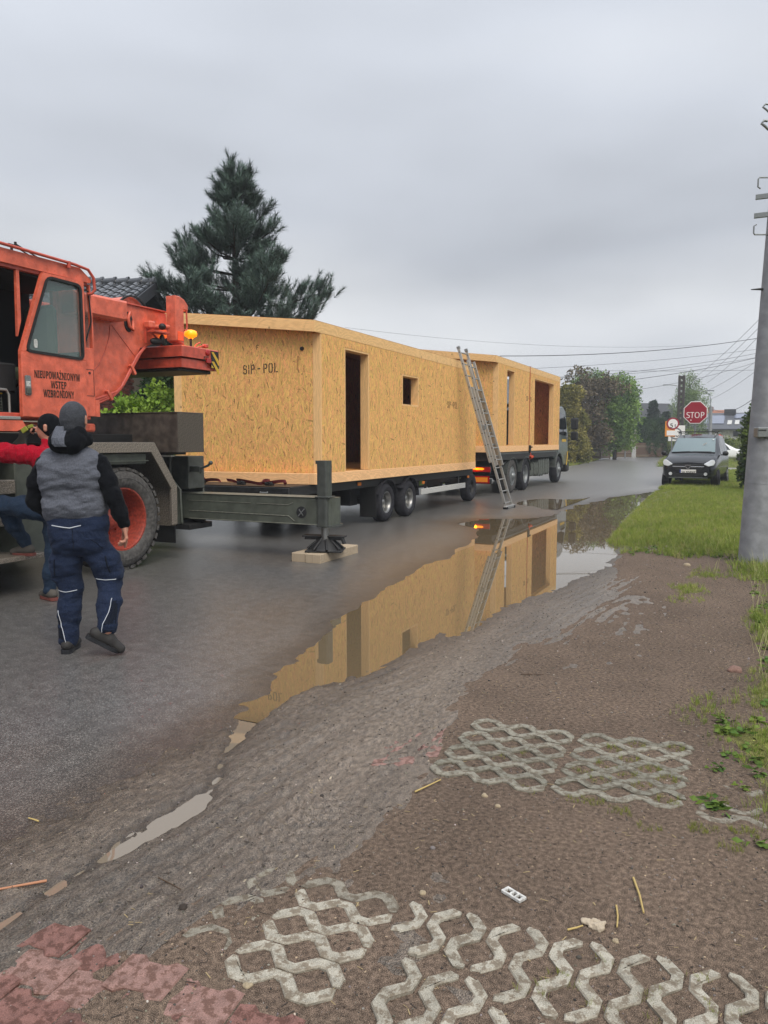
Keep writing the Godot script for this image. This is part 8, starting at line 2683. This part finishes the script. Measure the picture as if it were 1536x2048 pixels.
# ---------- small things lying about ----------
func build_small_things():
	build_ladder()
	rng.seed = 131
	var straw := mat("straw", Color("c9b070"), 0.8, 0.0, "fine", {tri = 9.0})
	var twig := mat("twig", Color("54402e"), 0.9, 0.0, "fine", {tri = 9.0})
	var stick := func(a: Vector2, e: Vector2, r: float, m: Material, label: String, cat: String):
		var b := B.new()
		var ya := maxf(h_soil(a.x, a.y), h_mud(a.x, a.y)) + r + 0.003
		var ye := maxf(h_soil(e.x, e.y), h_mud(e.x, e.y)) + r + 0.006
		var p := Vector3(a.x, ya, a.y)
		var q := Vector3(e.x, ye, e.y)
		b.tube([p, p.lerp(q, 0.5) + Vector3(0.004, 0.003, 0.003), q], r, 6, r * 0.7)
		tag(obj("straw" if cat == "straw" else "twig", b, m), label, cat)
	stick.call(Vector2(-1.27, -3.02), Vector2(-1.21, -3.18), 0.004, straw, "yellow straw stalk on the dirt left of the grid pavers", "straw")
	stick.call(Vector2(-0.305, -2.72), Vector2(-0.247, -2.52), 0.0045, straw, "longest yellow straw stalk on the dirt in the right foreground", "straw")
	stick.call(Vector2(-0.335, -2.53), Vector2(-0.315, -2.41), 0.0035, straw, "shorter straw stalk just below the longest one", "straw")
	stick.call(Vector2(-0.455, -2.33), Vector2(-0.415, -2.37), 0.0035, straw, "bent straw bit lying at the edge of the front grid pavers", "straw")
	stick.call(Vector2(-2.2, -1.85), Vector2(-2.32, -1.70), 0.005, mat("twig_red", Color("a8775a"), 0.8), "reddish stalk in the mud at the left edge", "straw")
	stick.call(Vector2(-2.60, -2.16), Vector2(-2.66, -2.16), 0.004, straw, "pale straw end on the asphalt at the far left edge", "straw")
	stick.call(Vector2(-1.84, -2.02), Vector2(-1.72, -2.0), 0.0025, twig, "thin dark twig on the mud left of the grid pavers", "twig")
	stick.call(Vector2(-1.30, -4.9), Vector2(-1.16, -4.95), 0.003, twig, "dark twig at the edge of the wet mud beyond the grid pavers", "twig")
	# a white plastic spacer with cut-outs
	var t := thing("plastic_spacer", "small white slotted plastic piece lying on the dirt", "plastic piece", Vector3(-0.66, 0.006, -2.44))
	var w: Material = M.white_paint
	for q in [[-0.042, -0.018, 0.042, -0.010], [-0.042, 0.010, 0.042, 0.018], [-0.042, -0.010, -0.032, 0.010], [0.032, -0.010, 0.042, 0.010], [-0.012, -0.010, -0.004, 0.010], [0.010, -0.010, 0.016, 0.010]]:
		var b := B.new()
		b.box(Vector3(q[0], 0, q[1]), Vector3(q[2], 0.012, q[3]), 0.002)
		obj("rib", b, w, t, true)
	t.rotation.y = -0.45
	# a crumpled white scrap
	var f := Flesh.new()
	f.k = 0.006
	for i in 7: f.add(Vector3(rng.randf_range(-0.03, 0.03), 0.006, rng.randf_range(-0.02, 0.02)), Vector3(rng.randf_range(-0.04, 0.04), 0.010, rng.randf_range(-0.02, 0.02)), 0.008, 0.006)
	folds(3, 60.0, 0.006, f)
	var sc := obj("crumpled_scrap", flesh_mesh([f.arrays(0.003)]), mat("scrap", Color("a89b88"), 0.9))
	sc.position = Vector3(-0.385, 0.0, -2.40)
	tag(sc, "crumpled whitish scrap on the dirt in the right foreground", "scrap")
	# single stones that catch the eye
	var st := [[-0.02, -5.6, 0.05, "flat reddish stone in the dirt near the right-hand weeds"], [-0.62, -10.2, 0.05, "pale stone on the dirt in front of the grass verge"], [-0.98, -3.12, 0.016, "pale pebble in front of the nearer corner of the far grid pavers"], [-0.90, -3.05, 0.014, "pale pebble between the straw stalk and the far grid pavers"], [-0.95, -2.33, 0.014, "largest pale pebble beside the plastered grid paver corner"], [-0.31, -2.35, 0.012, "flat pale pebble right of the crumpled scrap"], [-1.23, -1.70, 0.014, "yellowish pebble between the red blocks and the grid pavers"], [-1.64, -1.92, 0.02, "dark clod of mud left of the grid pavers"]]
	for q in st:
		var fl := Flesh.new()
		fl.k = q[2] * 0.5
		for i in 4: fl.add(Vector3(rng.randf_range(-1, 1), 0.1, rng.randf_range(-1, 1)) * q[2] * 0.5, Vector3(rng.randf_range(-1, 1), 0.2, rng.randf_range(-1, 1)) * q[2] * 0.6, q[2] * 0.4)
		folds(int(q[2] * 1000), 0.35 / q[2], q[2] * 0.12, fl)
		var o := obj("stone", flesh_mesh([fl.arrays(q[2] * 0.14)]), mat("stone_" + str(q[2]), Color("8d6f66") if q[2] > 0.04 and q[1] > -8.0 else (Color("3c332d") if q[2] == 0.02 else Color("b5a78f")), 0.9, 0.0, "concrete", {tri = 8.0}))
		o.position = Vector3(q[0], maxf(h_soil(q[0], q[1]), h_mud(q[0], q[1])), q[1])
		tag(o, q[3], "stone")
	# grit: too many to count
	var g := B.new()
	g.ball(Vector3.ZERO, Vector3(1, 0.6, 0.8), 6, 4)
	g.use_col = true
	for i in g.v.size(): g.c.append(Color.WHITE)
	var pl := []
	var cs := PackedColorArray()
	for i in 24000:
		var z := -1.1 - 9.5 * pow(rng.randf(), 1.8)
		var x := rng.randf_range(-2.55, 0.9)
		if x < along(XM, z) + 0.05: continue
		var s := 0.0012 + 0.0035 * pow(rng.randf(), 3.0) * (1.0 + 0.6 * absf(z) / 5.0)
		if rng.randf() < 0.006: s *= 2.2
		var y := maxf(h_soil(x, z), h_mud(x, z))
		pl.append(Transform3D(Basis(rnd_dir(), rng.randf() * TAU).scaled(Vector3.ONE * s), Vector3(x, y + s * 0.15, z)))
		var k := rng.randf_range(0.07, 0.22)
		if rng.randf() < 0.05: k = rng.randf_range(0.32, 0.5)
		if rng.randf() < 0.3: k = rng.randf_range(0.02, 0.06)
		cs.append(Color(k, k * rng.randf_range(0.80, 0.95), k * rng.randf_range(0.66, 0.86)))
	tag(multi("grit", g.mesh(), pl, cs, mat("grit", Color.WHITE, 0.85, 0.0, "", {vc = 1})), "scattered grit and tiny stones over the dirt and mud", "grit")
	# leaf litter and chaff
	var ch := B.new()
	ch.use_col = true
	ch.box(Vector3(-1, 0, -0.12), Vector3(1, 0.1, 0.12))
	pl = []; cs = PackedColorArray()
	for i in 2600:
		var z := -1.2 - 8.5 * pow(rng.randf(), 1.5)
		var x := rng.randf_range(-1.9, 0.9)
		var s := rng.randf_range(0.004, 0.016)
		var y := maxf(h_soil(x, z), h_mud(x, z))
		pl.append(Transform3D(Basis(Vector3.UP, rng.randf() * TAU).scaled(Vector3(s, s * 0.5, s * 0.8)), Vector3(x, y + 0.001, z)))
		cs.append(Color(0.30, 0.23, 0.12) if rng.randf() < 0.3 else Color(0.035, 0.026, 0.02))
	tag(multi("litter", ch.mesh(), pl, cs, M.grit), "bits of chaff and dark debris strewn on the dirt", "litter")
